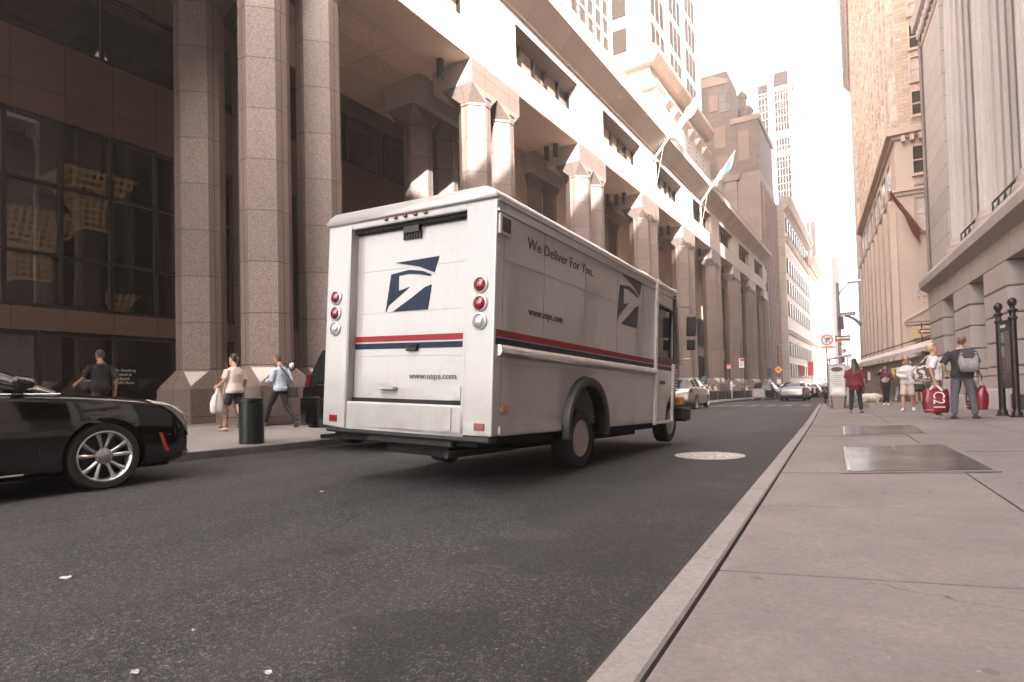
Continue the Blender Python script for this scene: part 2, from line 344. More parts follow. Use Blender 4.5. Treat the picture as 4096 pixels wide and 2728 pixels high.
# left pavement, rising to the building line
def lz(x, y): return .13+gz(y)+.037*max(0, min(-8.9-x, 4.1)) if y < 200 else 0
lp = MB(); LY = [-30, 0, 5, 10, 20, 30, 40, 50, 60, 70, 80, 92]
def lk(y): return -8.88-.015*max(0, y-5)-.025*max(0, y-42)
lp.loft([[(lk(y)+.004, y, gz(y)-.1), (lk(y), y, lz(-8.9, y)), (-10.9, y, lz(-10.9, y)), (-13, y, lz(-13, y)), (-30, y, lz(-13, y))] for y in LY], closed=False)
lp.build('pavement_far', CONCD, kind='structure')
lkm = MB()
for y0 in range(-12, 90, 3):
    y1 = y0+2.99
    lkm.loft([[(lk(y)+.02, y, gz(y)-.1), (lk(y)+.012, y, lz(-8.9, y)-.012), (lk(y)-.004, y, lz(-8.9, y)+.004), (lk(y)-.16, y, lz(-8.9, y)+.006), (lk(y)-.16, y, gz(y)-.1)] for y in (y0, y1)])
lkm.build('kerb_far', plain('kerb_steel', (.11, .10, .098), .55, var=.25, scale=3, bump=.3), kind='structure')
# pavements of the blocks beyond the crossing
fp = MB(); fp.box(-40, -9.9, 96, 400, gz(110)-.2, gz(110)+.14); fp.box(-1.0, 60, 38.5, 300, -.6, .13+gz(40)); fp.build('pavement_beyond', CONC, kind='structure')
# broken pale bars across the road far ahead
mk = MB()
for k in range(7):
    x = -8.2+k*.9; mk.add([(x, 34.5, gz(34.5)+.004), (x+.45, 34.5, gz(34.5)+.004), (x+.45, 37.2, gz(37.2)+.004), (x, 37.2, gz(37.2)+.004)], [(0, 1, 2, 3)])
g = G('pale_bars'); tr = g.n('BsdfTransparent'); df = g.n('BsdfDiffuse', {'Color': (.55, .53, .5)})
mx = g.n('MixShader', {0: g.ramp(g.noise(9, 6, .8), .44, .56), 1: tr.outputs[0], 2: df.outputs[0]}); g.t.links.new(mx.outputs[0], g.out.inputs[0])
mk.build('road_bars', g.m, kind='structure')
# manhole cover
def manhole():
    P = gat(2838, 1824); t = thing('manhole_cover', 'round pale worn iron manhole cover in the road by the near kerb', 'manhole cover', (P.x, P.y, gz(P.y)+.004), .3)
    iron = plain('worn_iron', (.50, .45, .42), .5, .2, var=.3, scale=12, bump=.3)
    a = MB(); a.lathe([(.46, 0), (.46, .006), (.40, .006), (.40, 0)], 40, cap=False); a.build('frame', iron, t, smooth=40)
    b = MB(); b.lathe([(.39, 0), (.39, .007), (.02, .007)], 40); b.build('cover', iron, t, smooth=40)
    c = MB()
    for k in range(6):
        an = k*pi/3; c.loft([[(cos(an)*r-sin(an)*s, sin(an)*r+cos(an)*s, z) for s, z in ((-.012, .007), (-.012, .012), (.012, .012), (.012, .007))] for r in (.09, .35)])
    for r in (.085, .36): c.lathe([(r, .007), (r, .012), (r+.02, .012), (r+.02, .007)], 40, cap=False)
    c.build('raised_rib', iron, t)
    d = MB()
    for k in range(12): an = k*pi/6+.2; d.lathe([(.016, .0085), (.001, .0085)], 10, c=(cos(an)*.25, sin(an)*.25, 0))
    d.build('vent_hole', DARK, t)
manhole()
# steel vault hatches with ribbed grating in the pavement
def hatch(pts, name, label, seedshift):
    P = [gat(*q, .15) for q in pts]                        # near-left, near-right, far-right, far-left
    for p in P: p.z = sz(p.x, p.y)+.004
    c0 = sum(P, V())/4; t = thing('vault_hatch', label, 'vault hatch', c0)
    L = lambda u, v: P[0]*(1-u)*(1-v)+P[1]*u*(1-v)+P[2]*u*v+P[3]*(1-u)*v
    def strip(mb, u0, u1, v0, v1, h):
        q = [L(u0, v0), L(u1, v0), L(u1, v1), L(u0, v1)]; mb.loft([q, [p+V((0, 0, h)) for p in q]])
    fr = MB()
    for a in ((0, 1, 0, .035), (0, 1, .965, 1), (0, .035, .035, .965), (.965, 1, .035, .965)): strip(fr, *a, .004)
    fr.build('frame', CONC, t, world=True)
    pl = MB(); strip(pl, .05, .955, .045, .955, .002); pl.build('door_plate', plain('hatch_steel', (.30, .29, .29), .25, .9, var=.3, scale=2.5), t, world=True)
    rb = MB(); n = 46
    for k in range(n): v = .05+.9*k/n; strip(rb, .055, .95, v, v+.45*.9/n, .008)
    rb.build('tread_rib', plain('hatch_rib', (.58, .57, .57), .2, .95, var=.3, scale=1.6), t, world=True)
    hg = MB()
    for u in (.005, .012, .43, .445): strip(hg, u+.05, u+.057, .05 if u < .1 else .72, .95, .0145)
    hg.build('hinge_bar', CHROME, t, world=True)
hatch([(3360, 1892), (4010, 1895), (3780, 1779), (3352, 1786)], 'a', 'nearer of two steel vault hatches set in the pavement', 0)
hatch([(3358, 1743), (3712, 1738), (3660, 1703), (3356, 1706)], 'b', 'farther of two steel vault hatches, towards the pedestrians', 3)
# scraps of litter on the asphalt
for i, (x, y, s, l) in enumerate(((150, 1330, .038, 'torn white paper scrap lying farthest left on the asphalt'), (445, 1452, .010, 'tiny pale paper scrap on the asphalt in the lower left'),
        (310, 1548, .018, 'white paper scrap at the bottom edge, left of another scrap'), (617, 1550, .014, 'small white scrap at the bottom edge, right of a similar scrap'), (740, 1131, .025, 'small pale scrap on the asphalt behind the mail truck'))):
    P = gat(x*1.74, y*1.74); mb = MB(); n = 9
    pts = [(cos(2*pi*k/n)*s*random.uniform(.6, 1.3), sin(2*pi*k/n)*s*random.uniform(.3, .8)) for k in range(n)]
    mb.loft([[(P.x+a, P.y+b, gz(P.y)+.004) for a, b in pts], [(P.x+a*.95, P.y+b*.95, gz(P.y)+.006+random.uniform(0, .006)) for a, b in pts]])
    tag(mb.build('paper_scrap', plain('paper_dirty', (.50, .47, .44), .8, var=.25, scale=40)), l, 'litter', 'litter on the road')
# ================================================================ colonnaded granite office building on the left
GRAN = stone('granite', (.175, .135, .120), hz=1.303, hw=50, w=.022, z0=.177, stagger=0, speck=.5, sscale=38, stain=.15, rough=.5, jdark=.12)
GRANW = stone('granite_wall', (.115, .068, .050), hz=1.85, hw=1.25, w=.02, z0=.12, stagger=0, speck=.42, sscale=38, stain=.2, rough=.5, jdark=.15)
GRANL = stone('granite_skylit', (.50, .46, .43), hz=0, hw=1, speck=.25, sscale=80, stain=.1, rough=.35)  # pale granite copy that paints sky light on the plinth corners
SOFF = stone('soffit_plaster', (.88, .68, .54), hz=3.2, hw=3.2, w=.02, stagger=0, speck=.06, sscale=4, stain=.22, rough=.8, jdark=.4)
LIME = stone('pale_stone', (.46, .41, .375), hz=0, hw=1, speck=.12, sscale=60, stain=.12, rough=.7)
PANE = glass('lobby_glass', (.60, .58, .55), .62)
FRAME = plain('bronze_frame', (.020, .016, .014), .35, .4)
WGL = darkglass('office_glass', (.05, .045, .04), .05)
BLD = thing('office_building', 'pale granite office building with paired octagonal columns, open arcade and deep soffits', 'building', (-13, 10, .28))
def part(mb, name, mat, parent=BLD, **k): return mb.build(name, mat, parent, world=True, **k)
PIT, PC0, HB = 9.6, 10.6, 1.77
XF, XBK = -13.5, -16.5
def octa(cx, cy, z, a=.66, h=.17): return [(cx+x, cy+y, z) for x, y in ((a, -h), (a, h), (h, a), (-h, a), (-a, h), (-a, -h), (-h, -a), (h, -a))]
def rect(cx, cy, z, x0, x1, s): return [(cx+x, cy+y, z) for x, y in ((x1, -s), (x1, s), (x1, s), (x0, s), (x0, s), (x0, -s), (x0, -s), (x1, -s))]
ZR, ZB = 12.3, 12.92
def column_meshes():
    sh = MB(); sh.loft([octa(0, 0, z, *q) for z, q in ((1.46, (.66, .17)), (ZR-.36, (.66, .17)), (ZR-.36, (.685, .18)), (ZR-.30, (.685, .18)), (ZR-.30, (.67, .175)), (ZR-.04, (.67, .175)), (ZR-.04, (.70, .185)), (ZR+.02, (.70, .185)))])
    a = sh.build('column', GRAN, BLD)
    pb = MB(); pb.loft([rect(0, 0, 0, -.93, .93, .875), rect(0, 0, .27, -.93, .93, .875)]); pb.loft([rect(0, 0, .27, -.86, .86, .85), rect(0, 0, .70, -.86, .86, .85)])
    pb.loft([rect(0, 0, .70, -.84, .84, .84), rect(0, 0, .94, -.84, .84, .84), octa(0, 0, 1.46, .68, .18)])
    # sky light painted as pale facets on the sloping corner triangles
    sky_facet = pb; sky_facet.m = 1
    for sx, sy in ((1, -1), (1, 1), (-1, -1), (-1, 1)):
        A = V((.84*sx, .84*sy, .97)); B_ = V((.68*sx, .18*sy, 1.452)); C_ = V((.18*sx, .68*sy, 1.452)); n = V((sx, sy, .9)).normalized()*.004; m = (A+B_+C_)/3
        A, B_, C_ = [m+(p-m)*.86+n for p in (A, B_, C_)]
        sky_facet.add([A, B_, C_, A-n*.9, B_-n*.9, C_-n*.9], [(0, 1, 2), (0, 3, 4, 1), (1, 4, 5, 2), (2, 5, 3, 0)])
    b = pb.build('plinth', [GRAN, GRANL], a)
    cp = MB(); cp.loft([octa(0, 0, ZR-.26, .67, .175), octa(0, 0, ZR-.24, .68, .18), rect(0, 0, ZB-.28, -.87, .55, .87), rect(0, 0, 13.62, -.87, .55, .87)])
    c = cp.build('capital', GRAN, a)
    return a, b, c
A_, B2, C2_ = column_meshes(); first = True
for k in range(-1, 9):
    pc = PC0+PIT*k
    for X in (XF, XBK):
        for s in (-.885, .885):
            if first: a = A_; first = False
            else:
                a = A_.copy(); COL.objects.link(a); a.parent = BLD
                for ch in (B2, C2_): q = ch.copy(); COL.objects.link(q); q.parent = a
            a.location = V((X, pc+s, .26))-BLD.location
# upper wall: beam band, windows between piers, top band
Y0, Y1 = -6, 88
uw = MB()
uw.box(-14.9, -13, Y0, Y1, 13.87, 15.2); uw.box(-14.9, -13, Y0, Y1, 17.0, 17.45)
for k in range(-1, 9):
    pc = PC0+PIT*k; uw.box(-14.9, -13.002, pc-HB+.1, pc+HB-.1, 15.2, 17.0)
    uw.box(-14.88, -13.0, pc-HB, pc+HB, 12.95, 13.87)
    uw.box(-17.5, -15.6, pc-HB, pc+HB, 12.95, 14.08)
part(uw, 'upper_wall', GRANL.copy() if False else stone('granite_face', (.48, .42, .38), hz=0, hw=1, speck=.2, sscale=75, stain=.1, rough=.6))
for k in range(-1, 8):
    c0 = PC0+PIT*k+PIT/2; h = PIT/2-HB+.1
    lt = MB(); lt.prism([(-13.004, 17.0), (-13.65, 17.0), (-13.65, 16.72)], 'y', c0-h, c0+h); lt.prism([(-13.02, 15.2), (-13.65, 15.2), (-13.65, 15.36)], 'y', c0-h, c0+h)
    wn = MB(); n = 5; w_ = 2*h/n
    wn.box(-13.70, -13.66, c0-h, c0+h, 15.3, 16.95); o = part(wn, 'window', WGL)
    fm = MB()
    for i in range(n+1): fm.box(-13.64, -13.50, c0-h+i*w_-.06, c0-h+i*w_+.06, 15.36, 16.72)
    split(fm, 'mullion', FRAME, lambda m, n_, t_: m.build(n_, t_, o))
    bl = MB()
    for i in range(n):
        if random.random() < .75: bl.box(-13.656, -13.648, c0-h+i*w_+.08, c0-h+(i+1)*w_-.08, 15.5+random.uniform(0, .35), 16.72)
    if bl.v: split(bl, 'blind', plain('pale_blind', (.24, .19, .15), .8), lambda m, n_, t_: m.build(n_, t_, o))
    for ch in o.children: ch.location = -BLD.location
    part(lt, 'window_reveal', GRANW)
# flared cornice and parapet
co = MB(); co.prism([(-13.0, 17.45), (-12.94, 17.45), (-12.94, 17.62), (-12.12, 18.42), (-12.1, 18.46), (-12.06, 18.46), (-12.06, 18.95), (-12.2, 19.0), (-14.9, 19.0), (-14.9, 17.45)], 'y', Y0, Y1)
part(co, 'cornice', stone('cornice_stone', (.47, .40, .355), hz=50, hw=1.6, w=.02, speck=.12, sscale=60, stain=.12))
rl = MB(); rl.tube([(-12.3, Y0, 19.35), (-12.3, Y1, 19.35)], .025, 6); part(rl, 'parapet_rail', BLACK)
# soffit and arcade ceiling
so_ = MB(); so_.box(-19.6, -14.9, Y0, Y1, 14.08, 14.3); part(so_, 'arcade_ceiling', SOFF)
sb = MB()
for k in range(-1, 9): sb.box(-15.6, -15.05, PC0+PIT*k+HB, PC0+PIT*(k+1)-HB, 14.02, 14.08)
split(sb, 'ceiling_band', SOFF, part)
sb = MB()
for k in range(-1, 8): sb.box(-14.88, -13.03, PC0+PIT*k+HB+.01, PC0+PIT*(k+1)-HB-.01, 13.84, 13.868)
split(sb, 'lit_beam_soffit', stone('lit_beam_soffit', (.80, .62, .50), hz=50, hw=1.55, w=.02, stagger=0, speck=.08, sscale=30, stain=.15, rough=.7, jdark=.4), part)  # paler sheet added under the beam in place of bounced light
# lobby wall behind the columns
YS = 23.5
bw = MB(); bw.box(-20, -19.5, Y0, YS, 8.92, 11.12); bw.box(-20, -19.5, Y0, YS, 13.3, 14.08); bw.box(-20, -19.48, Y0, YS, 2.92, 3.54); bw.box(-20, -19.47, 12.7, YS, .2, 2.92); bw.box(-20, -19.49, 15.5, YS, 3.54, 8.92)
pass
for y in (-6, ): bw.box(-20, -19.45, -6, -4.5, .2, 2.92)
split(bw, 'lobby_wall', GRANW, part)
GRAN_LIT = stone('granite_lit', (.52, .39, .31), hz=1.85, hw=1.6, w=.02, z0=.12, stagger=0, speck=.25, sscale=38, stain=.2, rough=.5, jdark=.25)  # granite coloured paler to stand in for street light in the bays
bw = MB(); bw.box(-20, -16.3, YS, Y1, .2, 14.08); part(bw, 'arcade_wall', GRAN_LIT)
def glazed(y0, y1, z0, z1, ny, zs, X=-19.62, mat=PANE, name='lobby_window'):
    m = MB(); m.box(X-.012, X, y0, y1, z0, z1); o = part(m, name, mat)
    f = MB(); d = (y1-y0)/ny
    for i in range(ny+1): f.box(X-.03, X+.10, y0+i*d-.055, y0+i*d+.055, z0, z1)
    for z in zs: f.box(X-.03, X+.075, y0, y1, z-.05, z+.05)
    q = f.build('frame', FRAME, o); q.location = -BLD.location; return o
glazed(-5.5, 12.6, 3.54, 8.92, 14, (3.6, 5.05, 7.05, 8.85)); glazed(-4.5, 12.6, .28, 2.92, 9, (.36, 2.84)); glazed(-6, 23, 11.12, 13.3, 12, (11.18, 13.24))
for y0, y1 in ((12.9, 15.3),): glazed(y0, y1, 3.54, 8.92, 2, (3.6, 7.05, 8.85))
# windows of the wall nearer the street
for k in range(1, 8):
    c0 = PC0+PIT*k+PIT/2
    for a, b, z0, z1 in ((-2.2, -1.1, .3, 9.3), (.2, 2.6, 5.2, 8.2), (.2, 2.6, .3, 4.2)):
        if c0+a > YS+.3: o = glazed(c0+a, c0+b, z0, z1, 1 if b-a < 1.5 else 4, (z0+.05, z1-.05), X=-16.24, mat=WGL, name='arcade_window')
# end wall and inner lobby
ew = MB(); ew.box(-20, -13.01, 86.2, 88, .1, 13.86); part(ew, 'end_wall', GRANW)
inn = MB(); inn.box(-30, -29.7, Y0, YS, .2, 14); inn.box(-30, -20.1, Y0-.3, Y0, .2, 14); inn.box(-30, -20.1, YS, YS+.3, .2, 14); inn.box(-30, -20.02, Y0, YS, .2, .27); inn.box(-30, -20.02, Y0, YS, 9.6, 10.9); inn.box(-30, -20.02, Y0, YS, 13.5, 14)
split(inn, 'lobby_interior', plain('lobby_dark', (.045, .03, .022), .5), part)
WARM = None
def lattice_mat():
    g = G('lattice_panel'); j, cell = joints(g, .22, .22, .075, 0, 0)
    g.bsdf(Base_Color=g.mix(j, (.02, .012, .008), (.15, .10, .06)), Roughness=.6, Emission_Color=(1.0, .62, .30), Emission_Strength=g.math('MULTIPLY', j, .06)); return g.m
LAT = lattice_mat(); WARML = emit('lamp_glow', (1.0, .72, .42), 6.0)
lobby = []
for i, (px, py, X, s, lab) in enumerate(((360, 850, -24, 1.0, 'lit lattice column head behind the second lobby window from the left edge'), (110, 1030, -26, 1.25, 'lit lattice column head behind the leftmost lobby window'), (480, 1240, -24, .45, 'small lit lattice lantern low behind the third lobby window'))):
    P = xat(px, py, X); t = thing('lattice_lantern', lab, 'lamp', (X, P.y, P.z-.7*s), 0, 'lit lattice heads in the lobby')
    a = MB(); ring = lambda r, z: [(r, -r, z), (r, r, z), (-r, r, z), (-r, -r, z)]
    a.loft([ring(.42*s, 0), ring(.42*s, .7*s), ring(1.15*s, 1.9*s)]); a.build('lattice_shade', LAT, t)
    b = MB(); b.loft([ring(.33*s, -P.z+.7*s+.3), ring(.33*s, 0)]); b.build('shaft', plain('lobby_shaft', (.32, .22, .15), .5), t)
for px, py, X, r, lab in ((382, 100, -22.5, .07, 'small round ceiling lamp glowing behind the upper dark window'), ):
    P = xat(px, py, X); t = thing('ceiling_lamp', lab, 'lamp', (P.x, P.y, P.z)); a = MB(); a.lathe([(.01, 0), (.1, .0), (.1, .03)], 14); a.build('lamp_glass', WARML, t)
    b = MB(); b.lathe([(.13, .03), (.13, .07), (.1, .03)], 14); b.build('lamp_ring', BLACK, t)
P = xat(402, 225, -21.5); t = thing('table_lamp', 'white shaded table lamp on a stand behind the upper dark window', 'lamp', (P.x, P.y, 11.0))
a = MB(); a.lathe([(.19, 0), (.08, .22)], 16, c=(0, 0, P.z-11.1)); a.build('lamp_shade', emit('shade_glow', (.8, .75, .68), .35), t); a = MB(); a.tube([(0, 0, -.1), (0, 0, P.z-11.05)], .02, 8); a.lathe([(.12, -.1), (.02, -.06)], 12); a.build('lamp_stem', BLACK, t)
a = MB(); a.ball((0, 0, P.z-11.05), .035); a.build('bulb', WARML, t)
# notices on the doors
LET = plain('white_letters', (.5, .46, .42), .6)
P = xat(331, 1492, -19.4); text('door_lettering', 'Please use\nRevolving\nDoors', .125, LET, BLD, P-BLD.location, (R(90), 0, R(90)))
P = xat(468, 1486, -19.4); text('door_lettering', 'No Smoking\nallowed in\nenclosed\nPublic Area', .125, LET, BLD, P+V((0, -.1, .0))-BLD.location, (R(90), 0, R(90)))
# soffit downlights
for k in range(0, 7):
    for dx, dy in (((-14.05, -2.35),) if k == 0 else ((-14.05, -2.35), (-14.05, -1.95-.35), (-14.6, -2.3), (-15.3, -2.3))[0::2] if k == 1 else ((-13.95, -2.4), (-14.5, -2.4), (-15.1, -2.4))):
        m = MB(); c = (dx, PC0+PIT*(k+1)+dy, 13.1); m.lathe([(.14, 0), (.14, .86)], 14, c=c); m.lathe([(.03, .86), (.03, 1.0)], 8, c=c)
        o = part(m, 'downlight', BLACK, smooth=40); q = MB(); q.lathe([(.10, -.004), (.10, .02)], 12, c=c); q = q.build('lamp_lens', LENS, o); q.location = -BLD.location
# ---------------------------------------------------------------- setback tower above the podium
TW = thing('stepped_tower', 'white stepped office tower rising behind the granite cornice, with glazed corner strips', 'tower', (-19, 55, 19))
TS = stone('tower_stone', (.36, .32, .295), hz=4.0, hw=3.0, w=.02, speck=.06, sscale=20, stain=.05, jdark=.8)
def tp(mb, name, mat, par=TW, **k):
    o = mb.build(name, mat, par, **k); o.location = -TW.location if par is TW else (0, 0, 0)
    return o
a = MB(); a.box(-45, -19, 10, 84, 14.35, 30); a.box(-45, -19, 60.8, 84, 30, 32.6); a.box(-45, -19.6, 60.8, 84, 32.6, 36.2); a.box(-45, -24, 44, 60.8, 30, 90); a.box(-45, -19.9, 61.6, 84, 36.9, 95); a.box(-45, -21, 30, 44, 30, 55)
split(a, 'wall', TS, tp)
g = G('perforated_panel'); spz = g.n('SeparateXYZ', {0: g.obj()}); pj = g.math('LESS_THAN', g.math('FRACT', g.math('DIVIDE', spz.outputs[2], .55)), .5); g.bsdf(Base_Color=g.mix(pj, (.50, .46, .43), (.035, .025, .022)), Roughness=.8)
a = MB()
for y in (38.5, 41.5, 44.5, 60, 66, 69.5, 73, 76.5, 80): a.box(-19.02, -18.985, y, y+.36, 20.4, 31.2)
split(a, 'perforated_strip', g.m, tp)
a = MB()
for y in (47, 54):
    pass
TWG = plain('tower_glass', (.02, .014, .012), .5, Specular_IOR_Level=.1)
gl = MB(); gl.box(-24, -23.9, 44.6, 60, 31, 88); tp(gl, 'glazing', TWG)
a = MB()
for i in range(9): a.box(-23.9, -23.78, 44.5+i*1.95-.14, 44.5+i*1.95+.14, 30, 89)
for z in range(31, 89, 2): a.box(-23.9, -23.82, 44.6, 60.2, z-.1 if z % 4 else z-.45, z+.1 if z % 4 else z+.45)
tp(a, 'glazing_frame', WHITE)
a = MB(); a.prism([(-19.0, 35.2), (-18.4, 36.0), (-18.4, 36.5), (-18.9, 37.0), (-26, 37.0), (-26, 35.2)], 'y', 60.0, 84.6); a.prism([(-19.0, 32.6), (-18.75, 33.0), (-18.75, 33.3), (-26, 33.3), (-26, 32.6)], 'y', 60.3, 84.4); tp(a, 'cornice', stone('cornice_tan', (.47, .36, .29), hz=50, hw=1.5, w=.05, stagger=0, speck=.08))
a = MB()
for i in range(6): y = 63.5+i*3.2; a.prism([(-19.3, 31.2), (-18.4, 32.4), (-18.4, 32.6), (-19.3, 32.6)], 'y', y, y+1.5)
split(a, 'bracket', stone('bracket_tan', (.45, .36, .30), hz=0, hw=1), tp)
for r_, z0 in enumerate(range(38, 94, 4)):
    a = MB()
    for j in range(3):
        for q in range(3): y = 62.5+j*7+q*1.6; a.box(-19.92, -19.86, y, y+1.25, z0, z0+3.0)
    pass
    for x in (-24, -28, -32): a.box(x, x+1.6, 61.54, 61.62, z0, z0+2.7)
    split(a, 'window', TWG, tp)
# ---------------------------------------------------------------- flagpoles on the cornice
def flagpole(y, lab, flagcols, flen, seed):
    t = thing('flagpole', lab, 'flagpole', (-12.9, y, 16.9)); d = V((2.5, 2.2, 4.6)).normalized()
    a = MB(); a.tube([(0, 0, 0), d*1.2, d*5.9], [.075, .075, .04], 10); a.build('pole', WHITE, t, smooth=60)
    b = MB(); b.tube([(0, .2, -2.0), (0, .2, .2)], .07, 8); b.tube([d*1.3, (0, .3, -1.9)], .022, 6); b.tube([d*2.6, (.6, 3.0, 1.35)], .015, 6); b.tube([d*2.6, (.6, -2.2, 1.35)], .015, 6); b.build('stay', plain('stay_grey', (.35, .33, .32), .5), t)
    c = MB(); c.ball(d*5.97, .1); c.build('finial', plain('finial', (.5, .4, .3), .4, .6), t, smooth=180)
    f = MB(); n = 16; rings = []
    rnd = random.Random(seed)
    for i in range(n+1):
        u = i/n; p = d*(5.75-flen*u); wd = .62*sin(pi*min(1, u*1.15+.06))**.7; rings.append([p+V((.12*sin(7*u+q*1.3)*1.0, .10*cos(5*u+q), -wd*q/5.0-.1*q*u)) for q in range(6)])
    f.loft(rings, closed=False); f.mi = [min(len(flagcols)-1, int((k % 5)/5*len(flagcols))) for k in range(len(f.f))]
    f.build('flag', flagcols, t, smooth=180)
fw = plain('flag_white', (.72, .72, .74), .8); fb = plain('flag_blue', (.16, .30, .42), .8); fr = plain('flag_red', (.5, .1, .1), .8)
flagpole(40.2, 'angled flagpole with a furled white and red flag, nearer of two on the pale cornice', [fw, fr, fw], 1.8, 3)
flagpole(52.6, 'angled flagpole with a pale blue and white flag, farther of two on the pale cornice', [fw, fb, fw], 3.1, 5)
# ================================================================ blocks down the street
def bp(t):
    def f(mb, name, mat, **k): return mb.build(name, mat, t, world=True, **k)
    return f
# weathered brown stone block with a blank party wall
t = thing('stone_building', 'brown weathered stone building with a blank patched side wall and stepped top', 'building', (-14, 95, gz(95))); B = bp(t)
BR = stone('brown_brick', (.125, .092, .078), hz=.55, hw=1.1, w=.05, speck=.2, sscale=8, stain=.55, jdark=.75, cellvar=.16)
PK = stone('pale_ashlar', (.21, .16, .145), hz=1.5, hw=2.4, w=.06, speck=.08, sscale=10, stain=.2, jdark=.6)
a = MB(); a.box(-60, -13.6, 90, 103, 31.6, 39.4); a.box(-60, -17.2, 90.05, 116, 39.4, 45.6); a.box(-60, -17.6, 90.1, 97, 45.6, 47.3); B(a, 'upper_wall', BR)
a = MB(); a.box(-60, -13.5, 89.9, 103, -1, 31.6); B(a, 'side_wall', PK)
a = MB(); a.box(-13.5, -13.3, 90.6, 103, -1, 30)
for i in range(9): y = 90.7+i*1.4; a.box(-13.3, -13.12, y, y+.6, 1, 29.5)
B(a, 'street_front', stone('front_tan', (.20, .13, .11), hz=1.2, hw=50, w=.1, speck=.2, sscale=6, stain=.4))
a = MB()
for i in range(8):
    for z in range(3, 30, 3): y = 91.35+i*1.4; a.box(-13.32, -13.22, y, y+.7, z, z+1.9)
split(a, 'front_window', WGL, B)
a = MB(); a.box(-18.75, -17.6, 90.0, 90.2, 41.4, 44.2); o = B(a, 'side_window', WGL)
a = MB(); a.box(-18.8, -17.55, 89.93, 90.1, 41.25, 41.4); a.box(-18.8, -17.55, 89.95, 90.06, 42.75, 42.85); a.build('sill', PK, o).location = -t.location
a = MB()
for x0, x1, z0, z1 in ((-20.2, -18.9, 41.7, 44), (-19.6, -18.1, 36, 39.2), (-16.3, -14.9, 33.5, 37.8), (-19.3, -17.7, 31.7, 34.6)): a.box(x0, x1, 89.93, 90.2, z0, z1)
split(a, 'wall_patch', stone('patch', (.20, .14, .115), hz=0, hw=1, speck=.1, stain=.3), B)
a = MB(); a.prism([(-18.4, 30.6), (-16.3, 30.6), (-16.0, 31.5), (-18.7, 31.5)], 'y', 89.2, 90); a.box(-18.3, -16.6, 89.4, 90, -1, 30.6); B(a, 'pilaster', PK)
a = MB(); a.box(-17.3, -13.4, 89.8, 103.2, 39.0, 39.8); a.prism([(-60, 47.2), (-17.5, 45.4), (-17.4, 45.9), (-19.5, 46.9), (-60, 49)], 'y', 89.9, 97.2); B(a, 'coping', stone('coping', (.24, .18, .14), hz=0, hw=1))
a = MB()
for y, z, h in ((99, 39, 7.6), (104.5, 38, 8.6), (110, 37, 9.4), (115, 36, 9)): a.box(-18.2, -16.6, y-.7, y+.7, z, z+h); a.lathe([(.9, z+h), (.75, z+h+.6), (.06, z+h+1.3)], 8, c=(-17.2, y, 0))
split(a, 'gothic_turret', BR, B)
a = MB()
for y in (96.5, 101.8, 107.3, 112.6): a.prism([(y-.9, 39.6), (y+.9, 39.6), (y+.9, 43), (y+.5, 43.8), (y-.5, 43.8), (y-.9, 43)], 'x', -17.25, -17.12)
split(a, 'arched_opening', DARK, B)
# white framed tower
t = thing('framed_tower', 'tall white framed tower with a strip of dark gridded glass on its near face', 'tower', (-24, 180, gz(180))); B = bp(t); WS = stone('white_stone', (.27, .26, .25), hz=0, hw=1, speck=.03, stain=.03)
a = MB(); a.box(-42, -17.4, 170, 240, -3, 86.8); B(a, 'frame', WS)
a = MB(); a.box(-25.3, -22.9, 169.9, 170.4, -3, 79); a.box(-21.3, -17.9, 169.9, 170.4, -3, 79); a.box(-21.3, -17.9, 169.9, 170.4, 80.2, 83.8); a.box(-25.3, -22.9, 169.9, 170.4, 79.3, 81.5)
for y in range(173, 238, 3): a.box(-17.5, -17.39, y, y+1.2, 5, 76)
o = B(a, 'glazing', plain('brown_glass', (.012, .006, .005), .5, Specular_IOR_Level=.05))
a = MB()
for x in (-25.3, -24.5, -23.7, -22.9, -21.3, -20.6, -19.95, -19.25, -18.6, -17.9): a.box(x-.05, x+.05, 169.75, 170, -3, 79)
for z in range(2, 79, 2): a.box(-25.3, -17.9, 169.8, 170, z-.05, z+.05)
for z in (66, 61.2): a.box(-21.3, -17.9, 169.78, 170, z, z+1.6); a.box(-25.3, -22.9, 169.78, 170, z-1, z+.4)
a.build('mullion_grid', WS, o).location = -t.location
a = MB()
for i in range(9): y = 173+i*7.0; a.prism([(y, 80), (y+3.2, 80), (y+3.2, 83.4)], 'x', -17.45, -17.3)
split(a, 'roof_notch', plain('notch_dark', (.02, .015, .014), .8, Specular_IOR_Level=.1), B)
# beaux-arts block with deep cornices
t = thing('cornice_building', 'cream stone building with deep bracketed cornices beyond the brown block', 'building', (-12, 128, gz(128))); B = bp(t); CS = stone('cream_stone', (.47, .40, .36), hz=1.4, hw=60, w=.08, speck=.08, sscale=6, stain=.15, jdark=.6)
a = MB(); a.box(-40, -12.2, 103.3, 139, -2, 30); a.box(-40, -12.0, 139, 160, -2, 27); B(a, 'wall', CS)
a = MB()
for y0, y1, z, x in ((103.2, 139, 30, -12.2), (139, 160.5, 27, -12.0)):
    a.prism([(x-.5, z-1), (x+.2, z-1), (x+1.2, z+.2), (x+1.2, z+.8), (x-.5, z+1.2)], 'y', y0, y1)
for z in (24, 9): a.prism([(-12.6, z), (-12.0, z), (-11.6, z+.5), (-12.6, z+.9)], 'y', 103.4, 160)
B(a, 'cornice', CS)
a = MB()
for i in range(36): y = 103.6+i*1.0; a.box(-11.95, -11.3, y, y+.45, 29.1, 29.9)
split(a, 'bracket', CS, B)
a = MB()
for z in (2, 5.5, 12, 15.5, 19, 25.6):
    for i in range(17): y = 104.5+i*3.2; a.box(-12.25, -11.96, y, y+1.1, z, z+2.3)
